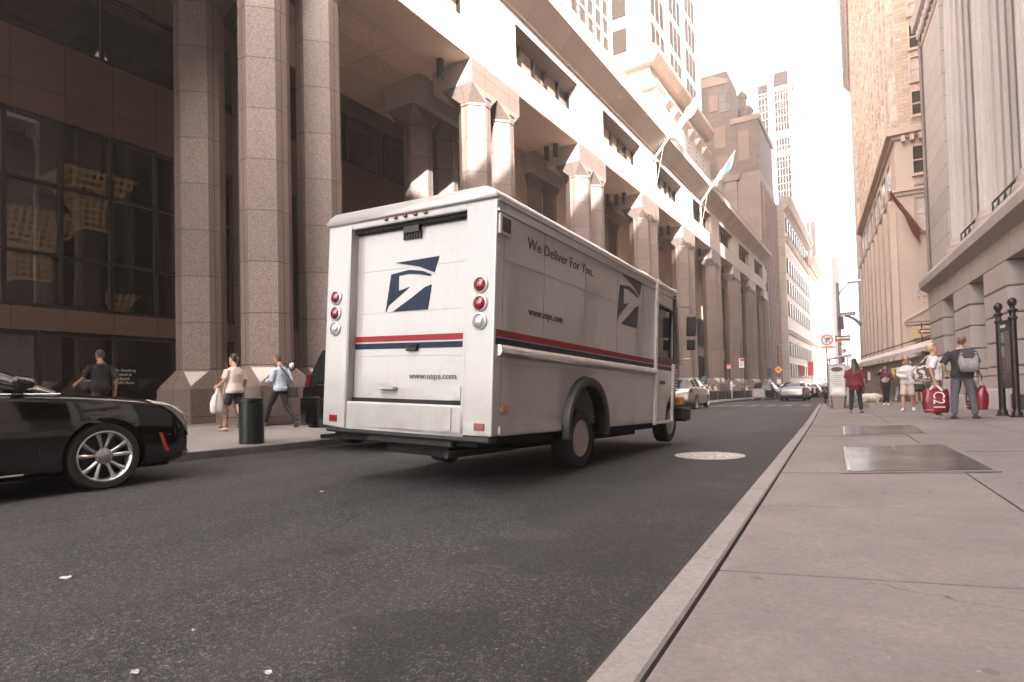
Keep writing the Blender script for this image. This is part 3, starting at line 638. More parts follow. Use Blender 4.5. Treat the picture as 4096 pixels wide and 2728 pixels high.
for z in (14, 18, 22, 26):
    for x in (-14.5, -17, -19.5): a.box(x, x+1.2, 103.23, 103.4, z, z+2.4)
split(a, 'window', WGL, B)
# dark glass slab with thin mullions
t = thing('glass_tower', 'dark glass office slab with close white vertical mullions far down the street', 'tower', (-20, 225, gz(225))); B = bp(t)
a = MB(); a.box(-60, -14.8, 200, 262, -3, 50); a.box(-60, -12.4, 262, 300, -3, 50); B(a, 'glazing', plain('slab_glass', (.05, .035, .035), .5, Specular_IOR_Level=.05))
a = MB()
for i in range(54): y = 200+i*1.85; x = -14.8 if y < 262 else -12.4; a.box(x-.1, x+.18, y-.12, y+.12, 3, 50)
for i in range(30): x = -15-i*1.5; a.box(x-.07, x+.07, 199.8, 200.1, 3, 50)
for z in range(4, 50, 2): a.box(-14.85, -14.7, 200, 262, z-.12, z+.12); a.box(-12.45, -12.3, 262, 300, z-.12, z+.12)
B(a, 'mullion', plain('mullion_pale', (.5, .47, .47), .5))
a = MB(); a.box(-30, -10.5, 200, 205, -.9, 3.6); B(a, 'street_canopy', plain('canopy_grey', (.5, .45, .44), .6))
# far pale apartment tower closing the view
t = thing('pale_tower', 'distant pale tower with small paired windows at the end of the street', 'tower', (-16, 330, gz(330))); B = bp(t)
a = MB(); a.box(-20, -13.2, 320, 345, -3, 55); a.box(-16.5, -14.5, 324, 340, 55, 60); a.box(-28, -20, 335, 360, -3, 40); B(a, 'wall', plain('tower_pale', (.55, .5, .48), .8))
a = MB()
for z in range(6, 54, 4):
    for x in (-19, -17.2, -15.4): a.box(x, x+1.1, 319.9, 320.2, z, z+2.2)
    for y in range(322, 343, 4): a.box(-13.25, -13.15, y, y+1.6, z, z+2.2)
split(a, 'window', WGL, B)
t = thing('low_building', 'low pale building with a flat canopy closing the far end of the street', 'building', (-3, 380, gz(380))); B = bp(t)
a = MB(); a.box(-13, 12, 380, 395, -3, 14); B(a, 'wall', plain('low_pale', (.5, .45, .43), .8)); a = MB()
for i in range(8):
    for z in (3, 7.5): a.box(-12+i*3, -10.4+i*3, 379.9, 380.2, z, z+2.8)
split(a, 'window', WGL, B)
# ================================================================ right side: colonnaded bank front
FD = V((-.09, 1, 0)).normalized(); FN = V((-1, -.09, 0)).normalized()     # along the front, out of the front
FP = V((2.95, 23.3, 0)); RZ = math.atan2(FD.y, FD.x)-pi/2
BK = thing('bank_building', 'grey granite bank building with rusticated base, fluted columns and iron railings', 'building', (FP.x, FP.y, 0), RZ)
# local frame: +y along the front (away), -x outwards to the street; y=0 at FP
GB = stone('bank_granite', (.46, .40, .375), hz=0, hw=1, speck=.28, sscale=60, stain=.14, rough=.75)
GP = stone('bank_ashlar', (.45, .40, .375), hz=.92, hw=50, w=.03, z0=.38, stagger=0, speck=.22, sscale=60, stain=.2, rough=.75, jdark=.35)
b = lambda mb, name, mat, **k: mb.build(name, mat, BK, **k)
YE = 10.1                                                      # far corner
piers = [(YE-2.9, YE)]+[(2.6-4.45*i, 5.05-4.45*i) for i in range(9)]
def courses(mb, x0, x1, y0, y1):
    zs = [-.4, 1.02, 1.30, 2.02, 2.80, 3.55, 4.3]
    mb.box(x0-.10, x1+.02, y0-.08, y1+.08, zs[0], 1.02)
    for z0, z1 in zip(zs[1:], zs[2:]): mb.loft([[(x0+d, y0+d, z), (x1, y0+d, z), (x1, y1-d, z), (x0+d, y1-d, z)] for z, d in ((z0+.012, .045), (z0+.05, 0), (z1-.03, 0), (z1-.008, .045))])
for y0, y1 in piers:
    m = MB(); courses(m, 0, 1.6, y0, y1); b(m, 'base_pier', GB)
m = MB(); m.box(1.2, 3, -40, YE-.6, -.4, 4.3); b(m, 'base_wall', stone('bank_recess', (.36, .30, .27), hz=.75, hw=1.4, speck=.25, sscale=60, stain=.25))
for (a0, a1), (c0, c1) in zip(piers, piers[1:]):
    y0, y1 = c1+.35, a0-.35
    m = MB(); m.box(1.16, 1.22, y0, y1, 1.4, 4.0); o = b(m, 'base_window', WGL); f = MB()
    for y in (y0, (y0+y1)/2, y1): f.box(1.10, 1.2, y-.05, y+.05, 1.3, 4.05)
    for z in (1.35, 2.9, 4.0): f.box(1.11, 1.2, y0, y1, z-.05, z+.05)
    f.build('frame', FRAME, o)
# ledge and podium
m = MB(); m.prism([(1.6, 4.3), (.02, 4.3), (-.0, 4.3), (-.0, 5.0), (-.32, 5.22), (-.34, 5.5), (-.28, 5.66), (3, 5.66), (3, 4.3)], 'y', -42, YE+.3); b(m, 'ledge', stone('bank_ledge', (.46, .395, .37), hz=50, hw=2.2, w=.02, speck=.2, sscale=50, stain=.35))
# corner pilaster
m = MB(); m.box(.1, 1.7, 5.9, YE-.1, 5.66, 17.0); b(m, 'pilaster', GP)
m = MB(); m.loft([[(.1-d, 5.9-d, z), (1.7, 5.9-d, z), (1.7, YE-.1+d, z), (.1-d, YE-.1+d, z)] for z, d in ((16.3, .0), (16.36, .06), (16.5, .06), (16.55, .01), (17.2, .1), (17.35, .3), (17.9, .34))]); b(m, 'pilaster_capital', GB)
m = MB()
for i in range(7):
    y = 6.0+i*.58; m.ball((-.02, y+.2, 16.9), (.12, .2, .26), 8, 6); m.box(-.16, .1, y+.05, y+.3, 17.36, 17.5)
split(m, 'carved_ornament', GB, b, smooth=60)
m = MB(); m.box(.2, 3, YE-.2, YE, 4.3, 40); m.box(2.6, 3.2, -42, YE-.3, 5.66, 18); m.box(3, 40, YE-.1, YE, -.4, 34); split(m, 'cella_wall', stone('cella_shade', (.26, .21, .195), hz=.92, hw=50, w=.03, z0=.38, stagger=0, speck=.2, sscale=40, stain=.2), b)  # darker stone colour stands in for shade behind the columns
# fluted columns
def fluted(cy, cx=.78):
    prof = []
    n = 20
    def ring(z, r):
        out = []
        for k in range(n):
            for q, d in ((0, 0), (.18, 0), (.34, .055), (.55, .082), (.76, .055)):
                an = 2*pi*(k+q)/n; rr = r*(1-d*1.25); out.append((cx+rr*cos(an), cy+rr*sin(an), z))
        return out
    m = MB(); m.loft([ring(z, r) for z, r in ((6.42, .70), (6.5, .665), (9, .665), (12, .65), (15, .62), (16.2, .59))]); o = b(m, 'fluted_column', stone('column_granite', (.50, .45, .42), hz=0, hw=1, speck=.25, sscale=60, stain=.2) if cy > 5 else bpy.data.materials['column_granite'], smooth=35)
    q = MB(); q.lathe([(.92, 0), (.92, .14), (.88, .18), (.9, .26), (.88, .36), (.78, .4), (.80, .48), (.78, .56), (.72, .6), (.70, .78)], 28, c=(cx, cy, 5.66)); q.build('column_base', GB, o, smooth=40)
    q = MB(); q.lathe([(.6, 16.2), (.64, 16.3), (.6, 16.35), (.8, 17.3), (.9, 17.4)], 20, c=(cx, cy, 0)); q.box(cx-.9, cx+.9, cy-.9, cy+.9, 17.4, 17.9); q.build('column_capital', GB, o, smooth=40)
cys = [5.45-4.33*i for i in range(9)]
for cy in cys: fluted(cy)
# iron railing between columns
for y0, y1 in zip(cys[1:], cys):
    m = MB(); a0, a1 = y0+.85, y1-.85
    for z in (5.78, 6.42): m.box(.22, .27, a0, a1, z, z+.05)
    n = 4
    for i in range(n+1): y = a0+(a1-a0)*i/n; m.box(.225, .265, y-.02, y+.02, 5.66, 6.45)
    for i in range(n):
        ya, yb = a0+(a1-a0)*i/n, a0+(a1-a0)*(i+1)/n; m.tube([(.245, ya, 5.8), (.245, yb, 6.42)], .012, 5); m.tube([(.245, yb, 5.8), (.245, ya, 6.42)], .012, 5)
    b(m, 'railing', plain('railing_iron', (.06, .05, .048), .5, .4) if y1 == cys[0] else bpy.data.materials['railing_iron'])
# entablature and upper storeys
m = MB(); m.prism([(1.6, 17.9), (.1, 17.9), (.1, 18.6), (.04, 18.6), (.04, 19.3), (-.1, 19.4), (-.1, 20.6), (-.9, 21.2), (-.9, 21.6), (1.6, 21.6)], 'y', -42, YE+.3); b(m, 'entablature', GB)
m = MB(); m.box(1.4, 40, -42, YE-.2, 18.4, 31); m.box(1.0, 40, -42, -8, 31, 35); split(m, 'upper_wall', GP, b)
m = MB(); m.prism([(1.6, 31), (.6, 31), (0.3, 32.2), (.3, 32.8), (1.6, 33)], 'y', -42, YE); b(m, 'crowning_cornice', GB)
m = MB()
for i in range(12): m.box(.5, 1.5, 7.6-4.33*i, 9.2-4.33*i, 21.6, 31)
split(m, 'upper_pier', GP, b)
# stone steps at the doorway
st = MB(); LZ = sz(1.6, 24)
def wl(p): v = p-BK.location; return M4.Rotation(-RZ, 3, 'Z') @ v
for i, (r, h) in enumerate(((1.35, .22), (.95, .42), (.55, .62))):
    z0 = -.3; st.loft([[(-r-.02, -.55+.05*i, z), (1.2, -.55+.05*i, z), (1.2, 1.9-.1*i, z), (-r*.55, 1.9-.1*i, z), (-r-.02, 1.2-.05*i, z)] for z in (z0, h+.04)])
b(st, 'entrance_step', stone('step_stone', (.34, .29, .27), hz=0, hw=1, speck=.2, stain=.3), bevel=.02)
m = MB(); m.box(-.62, 1.1, -1.9, -.6, -.3, .64); b(m, 'step_cheek', GB, bevel=.02)
m = MB(); m.box(-.12, -.09, -4.2, -2.2, .12, .52); b(m, 'area_grille', BLACK)
# downpipe on the corner
m = MB(); m.tube([(.02, YE-.3, 5.6), (.02, YE-.3, 18)], .07, 8); b(m, 'downpipe', plain('pipe_brown', (.2, .16, .15), .6))
# unseen tall block added out of frame to shade the street, shows in reflections
t = thing('added_shade_block', 'unseen stone block added behind the camera to shade the near columns', 'building', (14, -35, 0)); B = bp(t)
a = MB(); a.box(6.8, 45, -75, -19.2, -.3, 41); B(a, 'wall', GP); a = MB()
for z in range(3, 39, 4):
    for y in range(-72, -22, 4): a.box(6.72, 6.85, y, y+1.6, z, z+2.4)
split(a, 'window', WGL, B)
# ================================================================ corner building beyond the side street
CB = thing('corner_building', 'warm stone corner building with cornice, brick shaft and pedimented side door', 'building', (1.18, 41, gz(41))); B = bp(CB)
WST = stone('warm_stone', (.56, .44, .37), hz=0, hw=1, speck=.1, sscale=12, stain=.2); ORB = stone('orange_brick', (.54, .40, .30), hz=.22, hw=.55, w=.03, z0=0, speck=.15, sscale=10, stain=.25, jdark=.7, cellvar=.2)
def wedge(mb, x0, y0, y1, xr, z0, z1, off=0.0):                  # block whose street face runs along the front direction
    xa = x0-off; xb = x0-off-.09*(y1-y0); mb.loft([[(xa, y0-off, z), (xr, y0-off, z), (xr, y1, z), (xb, y1, z)] for z in (z0, z1)])
a = MB(); wedge(a, 1.18, 41, 66, 40, -.6, 15.0); B(a, 'base_wall', WST)
a = MB()
for z0, z1, o_ in ((15.0, 15.2, .15), (15.2, 15.6, .4), (11.7, 11.9, .12), (11.9, 12.05, .25)): wedge(a, 1.18, 41, 66, 40, z0, z1, o_)
B(a, 'cornice', WST)
a = MB()
for i in range(14): a.box(1.5+i*.42, 1.7+i*.42, 40.62, 40.9, 14.75, 15.1)
for i in range(5): a.box(2.05+i*.2, 2.15+i*.2, 40.8, 41, 12.15, 12.4)
split(a, 'dentil', WST, B)
a = MB(); wedge(a, 1.35, 41.2, 66, 40, 15.6, 60); wedge(a, .15, 54.5, 66, 40, 60, 95); B(a, 'brick_shaft', ORB)  # upper block, out of view, added to shade the brown stone building
TB = stone('tower_terracotta', (.60, .46, .37), hz=3.2, hw=50, w=.5, speck=.3, sscale=3, stain=.4, jdark=.7)
a = MB()
for i in range(12): y = 41.5+i*2.05; x = 1.35-.09*(y-41); wedge(a, x-.02, y, y+.75, x+.6, 15.6, 58, .22)
wedge(a, 1.35, 41.15, 66, 3, 57, 60, .9)
split(a, 'street_pier', TB, B)
a = MB()
for i in range(12):
    for z in range(17, 56, 3): y = 42.3+i*2.05; x = 1.35-.09*(y-41); wedge(a, x+.01, y, y+1.1, x+.3, z, z+1.9, .05)
split(a, 'street_window', WGL, B)
a = MB()
for i in range(8):
    for z0, z1 in ((1.5, 5.6), (6.4, 11.2), (12.7, 14.4)): y = 43.2+i*2.9; x = 1.18-.09*(y-41); wedge(a, x+.02, y, y+1.4, x+.3, z0, z1, .06)
split(a, 'base_street_window', WGL, B)
a = MB()
for i in range(9): y = 42.1+i*2.9; x = 1.18-.09*(y-41); wedge(a, x, y, y+.8, x+.5, -.4, 11.7, .3)
split(a, 'base_pilaster', WST, B)
def win(x0, x1, z0, z1, Y, mat=WGL, fr=True):
    m = MB(); m.box(x0, x1, Y-.04, Y+.05, z0, z1); o = B(m, 'side_window', mat)
    f = MB(); d = .09
    f.box(x0-d, x0, Y-.14, Y, z0-d, z1+d); f.box(x1, x1+d, Y-.14, Y, z0-d, z1+d); f.box(x0, x1, Y-.14, Y, z1, z1+d); f.box(x0-d, x1+d, Y-.2, Y, z0-d-.06, z0); f.box(x0, x1, Y-.07, Y-.03, (z0+z1)/2-.04, (z0+z1)/2+.04)
    f.build('frame', WST, o).location = -CB.location
BLND = plain('window_blind', (.55, .48, .42), .7, var=.2, scale=2)
for x in (2.05, 3.2, 4.4, 5.6): win(x, x+.5, 12.85, 14.4, 41); win(x, x+.55, 9.6, 11.45, 41, BLND if x < 3 else WGL)
for k, z in enumerate((16.3, 18.0+.3, 20.2, 22.2, 24.2, 26.2)):
    for x in (2.12, 3.4, 4.7): win(x, x+.48, z, z+1.35, 41.2, BLND if (k+int(x)) % 2 else WGL)
a = MB()
for z in (17.7, 19.75, 21.7, 23.7): a.box(2.1, 2.62, 41.12, 41.25, z, z+.42)
split(a, 'spandrel_panel', TB, B)
# pedimented side door with signs
a = MB(); a.prism([(1.3, 4.32), (5.3, 4.32), (3.3, 5.45)], 'y', 40.55, 41); a.box(1.35, 5.25, 40.6, 41, 4.15, 4.3); a.box(1.45, 1.75, 40.7, 41, -.3, 4.15); B(a, 'pediment', WST)
a = MB()
for s in (-1, 1): a.tube([(3.3+s*2.0, 40.5, 4.4), (3.3, 40.5, 5.52)], .06, 6)
B(a, 'pediment_moulding', WST)
a = MB(); a.box(2.2, 4.4, 40.9, 41.0, -.3, 3.2); B(a, 'side_door', WGL)
a = MB(); a.box(1.9, 3.2, 40.6, 40.95, 2.55, 2.95); a.ball((2.3, 40.6, 2.75), (.5, .2, .2), 8, 6); B(a, 'carved_crest', TB)
LM = plain('bronze_letters', (.12, .08, .06), .5)
a = MB(); a.box(1.62, 3.6, 40.46, 40.52, 3.38, 4.06); SG = tag(a.build('name_board', plain('tan_board', (.62, .46, .22), .6), None), 'tan board lettered LUXU over the side door of the corner building', 'sign')
text('lettering', 'LUXU', .34, LM, SG, (1.86, 40.455, 3.66), (R(90), 0, 0), space=1); text('lettering', 'L', .2, LM, SG, (2.42, 40.455, 3.45), (R(90), 0, 0))
for s, x, z, k in (('S', 1.97, 5.95, .26), ('T', 1.97, 5.6, .26), ('H', 2.24, 5.66, .26), ('W', 2.22, 5.36, .13), ('A', 2.40, 5.36, .13)): text('wall_letter', s, k, LM, CB, V((x, 40.98, z))-CB.location, (R(90), 0, 0))
# dark flag hanging from the corner
t = thing('angled_flag', 'dark red flag drooping from a pole on the corner building', 'flag', (2.45, 40.9, 9.3)); p1 = V((-1.62, -1.6, 2.35))
a = MB(); a.tube([(0, 0, 0), p1], .035, 8); a.build('pole', plain('flag_pole_tan', (.35, .25, .2), .5), t); a = MB(); a.ball(p1, .08); a.build('finial', ALLOY, t, smooth=180)
a = MB(); rings = []
for i in range(13):
    u = i/12; p = p1*(1-.9*u*.95); rings.append([p+V((.05*sin(9*u+q), .05*cos(7*u+q*2), -(.12+.85*u**.8)*q/4)) for q in range(5)])
a.loft(rings, closed=False); a.build('flag', plain('flag_dark_red', (.20, .05, .05), .85), t, smooth=180)
# far right tall block seen past the corner building
t = thing('dark_tower', 'tall ornate brown tower edge with a projecting cornice above the corner building', 'tower', (0, 80, gz(80))); B = bp(t)
a = MB(); a.loft([[(-1.2, 67, z), (30, 67, z), (30, 100, z), (-2.2, 100, z)] for z in (-.7, 95)]); B(a, 'wall', TB)
a = MB()
for i in range(14): y = 67.5+i*2.3; x = -1.2-.03*(y-67); a.box(x-.14, x+.3, y, y+.9, -.6, 94)
split(a, 'pier', TB, B)
a = MB(); a.loft([[(-1.5-d, 66.6, z), (30, 66.6, z), (30, 100.5, z), (-2.5-d, 100.5, z)] for z, d in ((44, 0), (45, .7), (46, .7))]); B(a, 'cornice', TB)
# ================================================================ vehicles
def interp(tab, y):
    """smooth curve through rows (y, a, b, ...), sorted by falling y"""
    n = len(tab)
    if y >= tab[0][0]: return tab[0][1:]
    if y <= tab[-1][0]: return tab[-1][1:]
    for i in range(n-1):
        if tab[i+1][0] <= y <= tab[i][0]: break
    a, b = tab[i], tab[i+1]; t = (y-a[0])/(b[0]-a[0]); h = b[0]-a[0]; out = []
    for k in range(1, len(a)):
        d = lambda p, q: (q[k]-p[k])/(q[0]-p[0])
        m = d(a, b); mp = d(tab[i-1], a) if i else m; mn = d(b, tab[i+2]) if i < n-2 else m
        sl = lambda p, q: 0 if p*q <= 0 else 2*p*q/(p+q)
        m0, m1 = sl(mp, m), sl(m, mn)
        out.append((2*t**3-3*t*t+1)*a[k]+(t**3-2*t*t+t)*h*m0+(3*t*t-2*t**3)*b[k]+(t**3-t*t)*h*m1)
    return out
def ringpt(prm, s):
    hw, zb, zs, zt = prm
    P = [(hw*.80, zb), (hw*.955, zb+.07), (hw*.99, zb+.30*(zs-zb)), (hw, zb+.62*(zs-zb)), (hw*.985, zs-.05*(zs-zb)-.02), (hw*.93, zs+.25*(zt-zs)), (hw*.62, zs+.8*(zt-zs)), (hw*.3, zt-.004), (0, zt)]
    i = max(0, min(7, int(s))); t = s-i; p0, p1, p2, p3 = P[max(0, i-1)], P[i], P[i+1], P[min(8, i+2)]
    cr = lambda a, b, c, d: .5*(2*b+(c-a)*t+(2*a-5*b+4*c-d)*t*t+(3*b-a-3*c+d)*t**3)
    if i == 0: p0 = p1
    return tuple(cr(p0[k], p1[k], p2[k], p3[k]) for k in (0, 1))
def make_wheel(t, side, x, y, r, w, style, rimmat, zc=None, hubcol=None):
    """tyre + rim, axis along x; side +1 faces +x"""
    zc = r if zc is None else zc; rr = r*.775 if style != 'truck' else r*.62
    ty = MB(); ty.lathe([(rr, -w*.5), (r*.93, -w*.5), (r*.985, -w*.42), (r, -w*.3), (r, w*.3), (r*.985, w*.42), (r*.93, w*.5), (rr+.012, w*.49), (rr, w*.44)], 48, axis='x', cap=False)
    if side < 0: ty.v = [(-a, b, c) for a, b, c in ty.v]
    o = ty.build('wheel', RUBBER, t, smooth=35); o.location = (x, y, zc)
    ri = MB()
    f = w*.46
    ri.lathe([(rr+.002, f), (rr-.012, f+.006), (rr-.028, f-.012), (rr-.04, f-.05), (rr-.045, -w*.4)], 48, axis='x', cap=False)
    if style == 'spoke':
        for k in range(10):
            pr = k//2; an = 2*pi*pr/5+(.27 if k % 2 else -.27)+.31
            a0 = 2*pi*pr/5+.31+(.20 if k % 2 else -.20)
            secs = []
            for q, (rad, wd, xx) in enumerate(((.055, .018, f-.045), (.10, .017, f-.03), (.16, .017, f-.018), (.22, .021, f-.008), (rr-.018, .030, f-.002))):
                aa = a0+(an-a0)*q/4*1.15; c, s = cos(aa), sin(aa)
                secs.append([(xx-.03, rad*c-wd*s, rad*s+wd*c), (xx-.012, rad*c-wd*1.05*s, rad*s+wd*1.05*c), (xx, rad*c-wd*.3*s, rad*s+wd*.3*c), (xx, rad*c+wd*.3*s, rad*s-wd*.3*c), (xx-.012, rad*c+wd*1.05*s, rad*s-wd*1.05*c), (xx-.03, rad*c+wd*s, rad*s-wd*c)])
            ri.loft(secs)
        ri.lathe([(.085, f-.06), (.085, f-.035), (.06, f-.028), (.045, f-.02), (.012, f-.018)], 24, axis='x')
    elif style == 'truck':
        ri.lathe([(rr-.03, f-.01), (rr-.05, f-.07), (.15, f-.075), (.13, f-.03), (.11, f-.02), (.02, f-.015)], 32, axis='x')
    else:
        for k in range(10):
            an = 2*pi*k/10; c, s = cos(an), sin(an); secs = [[(xx-.02, rad*c-wd*s, rad*s+wd*c), (xx, rad*c-wd*s, rad*s+wd*c), (xx, rad*c+wd*s, rad*s-wd*c), (xx-.02, rad*c+wd*s, rad*s-wd*c)] for rad, wd, xx in ((.04, .02, f-.03), (rr-.02, .028, f-.004))]; ri.loft(secs)
        ri.lathe([(.07, f-.05), (.07, f-.025), (.02, f-.02)], 16, axis='x')
    if side < 0: ri.v = [(-a, b, c) for a, b, c in ri.v]
    q = ri.build('rim', rimmat, o, smooth=35)
    dk = MB(); dk.lathe([(rr-.03, -w*.1), (.02, -w*.1)], 32, axis='x'); dk.lathe([(rr*.72, f-.11), (rr*.72, f-.095), (.05, f-.095)], 32, axis='x')
    if side < 0: dk.v = [(-a, b, c) for a, b, c in dk.v]
    dk.build('brake_disc', plain('disc_grey', (.06, .06, .06), .5, .7) if 'disc_grey' not in bpy.data.materials else bpy.data.materials['disc_grey'], o)
    lg = MB()
    if style == 'truck':
        for k in range(8): an = 2*pi*k/8; lg.lathe([(.016, f-.075), (.016, f-.05), (.006, f-.045)], 6, c=(0, .185*cos(an), .185*sin(an)), axis='x')
    else:
        for k in range(5): an = 2*pi*k/5+.31+pi/5; lg.lathe([(.018, f-.052), (.018, f-.034), (.008, f-.03)], 8, c=(0, .062*cos(an), .062*sin(an)), axis='x')
    if side < 0: lg.v = [(-a, b, c) for a, b, c in lg.v]
    lg.build('lug_nut', STEEL, o)
    return o
class Car:
    def __init__(s, name, label, cat, loc, rz, body, cab, wheels, r, pm, tw=.22, group=None, style='spoke', wx=None, glass=None, glassside=None, arch=.05, rim=None):
        s.t = thing(name, label, cat, loc, rz, group); s.tab = body; s.pm = pm
        y1, y0 = body[0][0], body[-1][0]; n = 80; ss = [k*.34 for k in range(int(8/.34)+1)]+[8.0]
        ys = [y1+(y0-y1)*(.5-.5*cos(pi*i/n)*(.55)-.0 if False else i/n) for i in range(n+1)]
        ys = sorted(set([y1-.03, y1-.07, y1-.12, y0+.03, y0+.07, y0+.12]+ys), reverse=True)
        rings = []
        for y in ys:
            h = [ringpt(interp(body, y), q) for q in ss]
            rings.append([(x, y, z) for x, z in h]+[(-x, y, z) for x, z in h[-2::-1]])
        m = MB(); m.loft(rings); o = m.build('body', pm, s.t, smooth=38); s.body = o
        cs = []
        hwm = max(b[1] for b in body)
        for wy in wheels:
            for sd in (1, -1):
                c = MB(); c.lathe([(r+arch, 0), (r+arch, .5)], 40, axis='x', c=((hwm-.30) if sd > 0 else -(hwm+.2), wy, r+.01)); k = c.build('cutter', pm); k.parent = None
                c2 = k; M_ = s.t.matrix_basis; c2.matrix_world = M4.LocRotScale(s.t.location, s.t.rotation_euler, None); cs.append(c2)
        bpy.context.view_layer.update()
        cut(o, cs); o.data.shade_smooth(); o.data.set_sharp_from_angle(angle=R(38))
        # dark wheel-house liners and floor
        fl = MB(); fl.box(-hwm*.8, hwm*.8, y0+.25, y1-.25, .17, .24); fl.build('underbody', DARK, s.t)
        # greenhouse: faces sorted into painted shell and panes
        shell, side_m, ws, bl = MB(), {}, MB(), MB(); R_ = []
        for (y, zr, wt, tg, tp) in cab:
            hw, zb, zs, zt = interp(body, y); zb_ = zs-.03; wb = hw*.925; h = max(0.02, zr-zb_)
            wt_ = min(wb, wt)
            pr = [(wb, zb_), (wb-.25*(wb-wt_), zb_+.32*h), (wb-.62*(wb-wt_), zb_+.68*h), (wt_+.02, zr-.045), (wt_-.06, zr-.008), (wt_*.5, zr+.012), (0, zr+.02)]
            R_.append([(x, y, z) for x, z in pr]+[(-x, y, z) for x, z in pr[-2::-1]])
        for i in range(len(cab)-1):
            tg, tp = cab[i][3], cab[i][4]
            for j in range(12):
                q = [R_[i][j], R_[i][j+1], R_[i+1][j+1], R_[i+1][j]]; js = min(j, 11-j)
                if js <= 2:
                    if tg.startswith('g'): mb = side_m.setdefault((tg, j < 6), MB())
                    else: mb = shell
                else: mb = ws if tp == 'w' else bl if tp == 'b' else shell
                mb.add(q, [(0, 1, 2, 3)])
        shell.build('cabin', pm, s.t, smooth=40); gm = glass or DGL
        if ws.v: ws.build('windscreen', gm, s.t, smooth=60)
        if bl.v: bl.build('rear_window', gm, s.t, smooth=60)
        for mb in side_m.values(): mb.build('side_window', glassside or gm, s.t, smooth=60)
        for wy in wheels:
            for sd in (1, -1): make_wheel(s.t, sd, sd*((wx or hwm)-tw*.5-.02), wy, r, tw, style, rim or ALLOY)
    def pt(s, y, q, sd=1, off=.004):
        f = lambda y, q: V((lambda a: (a[0]*sd, y, a[1]))(ringpt(interp(s.tab, y), max(0, min(8, q)))))
        p = f(y, q); a = f(y-.02, q)-f(y+.02, q); b = f(y, min(8, q+.1))-f(y, max(0, q-.1)); n = a.cross(b)
        n = n.normalized() if n.length > 1e-9 else V((0, 1, 0))
        if n.dot(p-V((0, p.y*.82, .62))) < 0: n = -n
        return p+n*off
    def patch(s, name, mat, corners, sd=1, off=.004, th=.02, nu=8, nv=6):
        """thin shell that follows the body; corners are 4 (y, s) pairs"""
        m = MB(); top = []; bot = []
        A, B_, C_, D = corners
        for i in range(nu+1):
            u = i/nu; rt = []; rb = []
            for j in range(nv+1):
                v = j/nv; y = (A[0]*(1-u)+B_[0]*u)*(1-v)+(D[0]*(1-u)+C_[0]*u)*v; q = (A[1]*(1-u)+B_[1]*u)*(1-v)+(D[1]*(1-u)+C_[1]*u)*v
                rt.append(s.pt(y, q, sd, off))
            top.append(rt)
        m.loft(top, closed=False); bd = [top[i][0] for i in range(nu+1)]+[top[nu][j] for j in range(1, nv+1)]+[top[i][nv] for i in range(nu-1, -1, -1)]+[top[0][j] for j in range(nv-1, 0, -1)]
        c = sum(bd, V())/len(bd); m.loft([bd, [p+(V((-sd, 0, 0))*th*.5+(V((0, 0, .5))-V((0, 0, p.z))).normalized()*0+(c-p)*.02) for p in bd]], cap=False)
        return m.build(name, mat, s.t, smooth=50)
    def strip(s, name, mat, pts, sd=1, rad=.008, off=.003):
        m = MB(); m.tube([s.pt(y, q, sd, off) for y, q in pts], rad, 6); return m.build(name, mat, s.t, smooth=60)
    def mirror(s, y, z, x, mat=None):
        for sd in (1, -1):
            m = MB(); m.loft([[(sd*(x+.02+dx*.2), y+dy+cos(2*pi*k/10)*0, z) if False else (sd*(x+.11+.10*cos(2*pi*k/10)*sc), y+dy, z+.075*sin(2*pi*k/10)*sc) for k in range(10)] for dx, dy, sc in ((0, -.06, .96), (0, -.02, 1.0), (0, .05, .8), (0, .09, .35))]); m.tube([(sd*(x-.04), y+.03, z-.07), (sd*(x+.06), y+.01, z-.04)], .025, 6)
            m.build('wing_mirror', mat or s.pm, s.t, smooth=50)
def plate(t, x, y, z, txt, mat, sgn=-1, w=.31, h=.155):
    m = MB(); m.box(x-w/2, x+w/2, y-.008, y+.008, z-h/2, z+h/2); o = m.build('number_plate', mat, t); return o
YPL = plain('plate_amber', (.70, .38, .08), .5)
BLK = paint('black_paint', (.003, .0026, .0026), .06, 1.0)
SIL = paint('silver_paint', (.22, .21, .205), .3, 1.0, .35); CHAMP = paint('champagne_paint', (.40, .36, .33), .28, 1.0, .6); MAR = paint('dark_red_paint', (.10, .012, .015), .2, 1.0); WPT = paint('white_car_paint', (.7, .69, .68), .3, 1.0)
SEDAN = [(2.40, .68, .30, .50, .56), (2.37, .77, .24, .65, .72), (2.27, .86, .20, .775, .84), (2.1, .908, .185, .855, .92), (1.85, .926, .18, .905, .965), (1.42, .935, .18, .95, 1.015), (1.0, .94, .18, .975, 1.05), (.6, .94, .18, .99, 1.075), (0, .945, .18, 1.0, 1.06), (-1.0, .945, .18, 1.02, 1.06), (-1.6, .94, .2, 1.04, 1.10), (-2.1, .90, .24, 1.03, 1.12), (-2.4, .84, .32, .98, 1.06), (-2.52, .76, .42, .86, .92)]
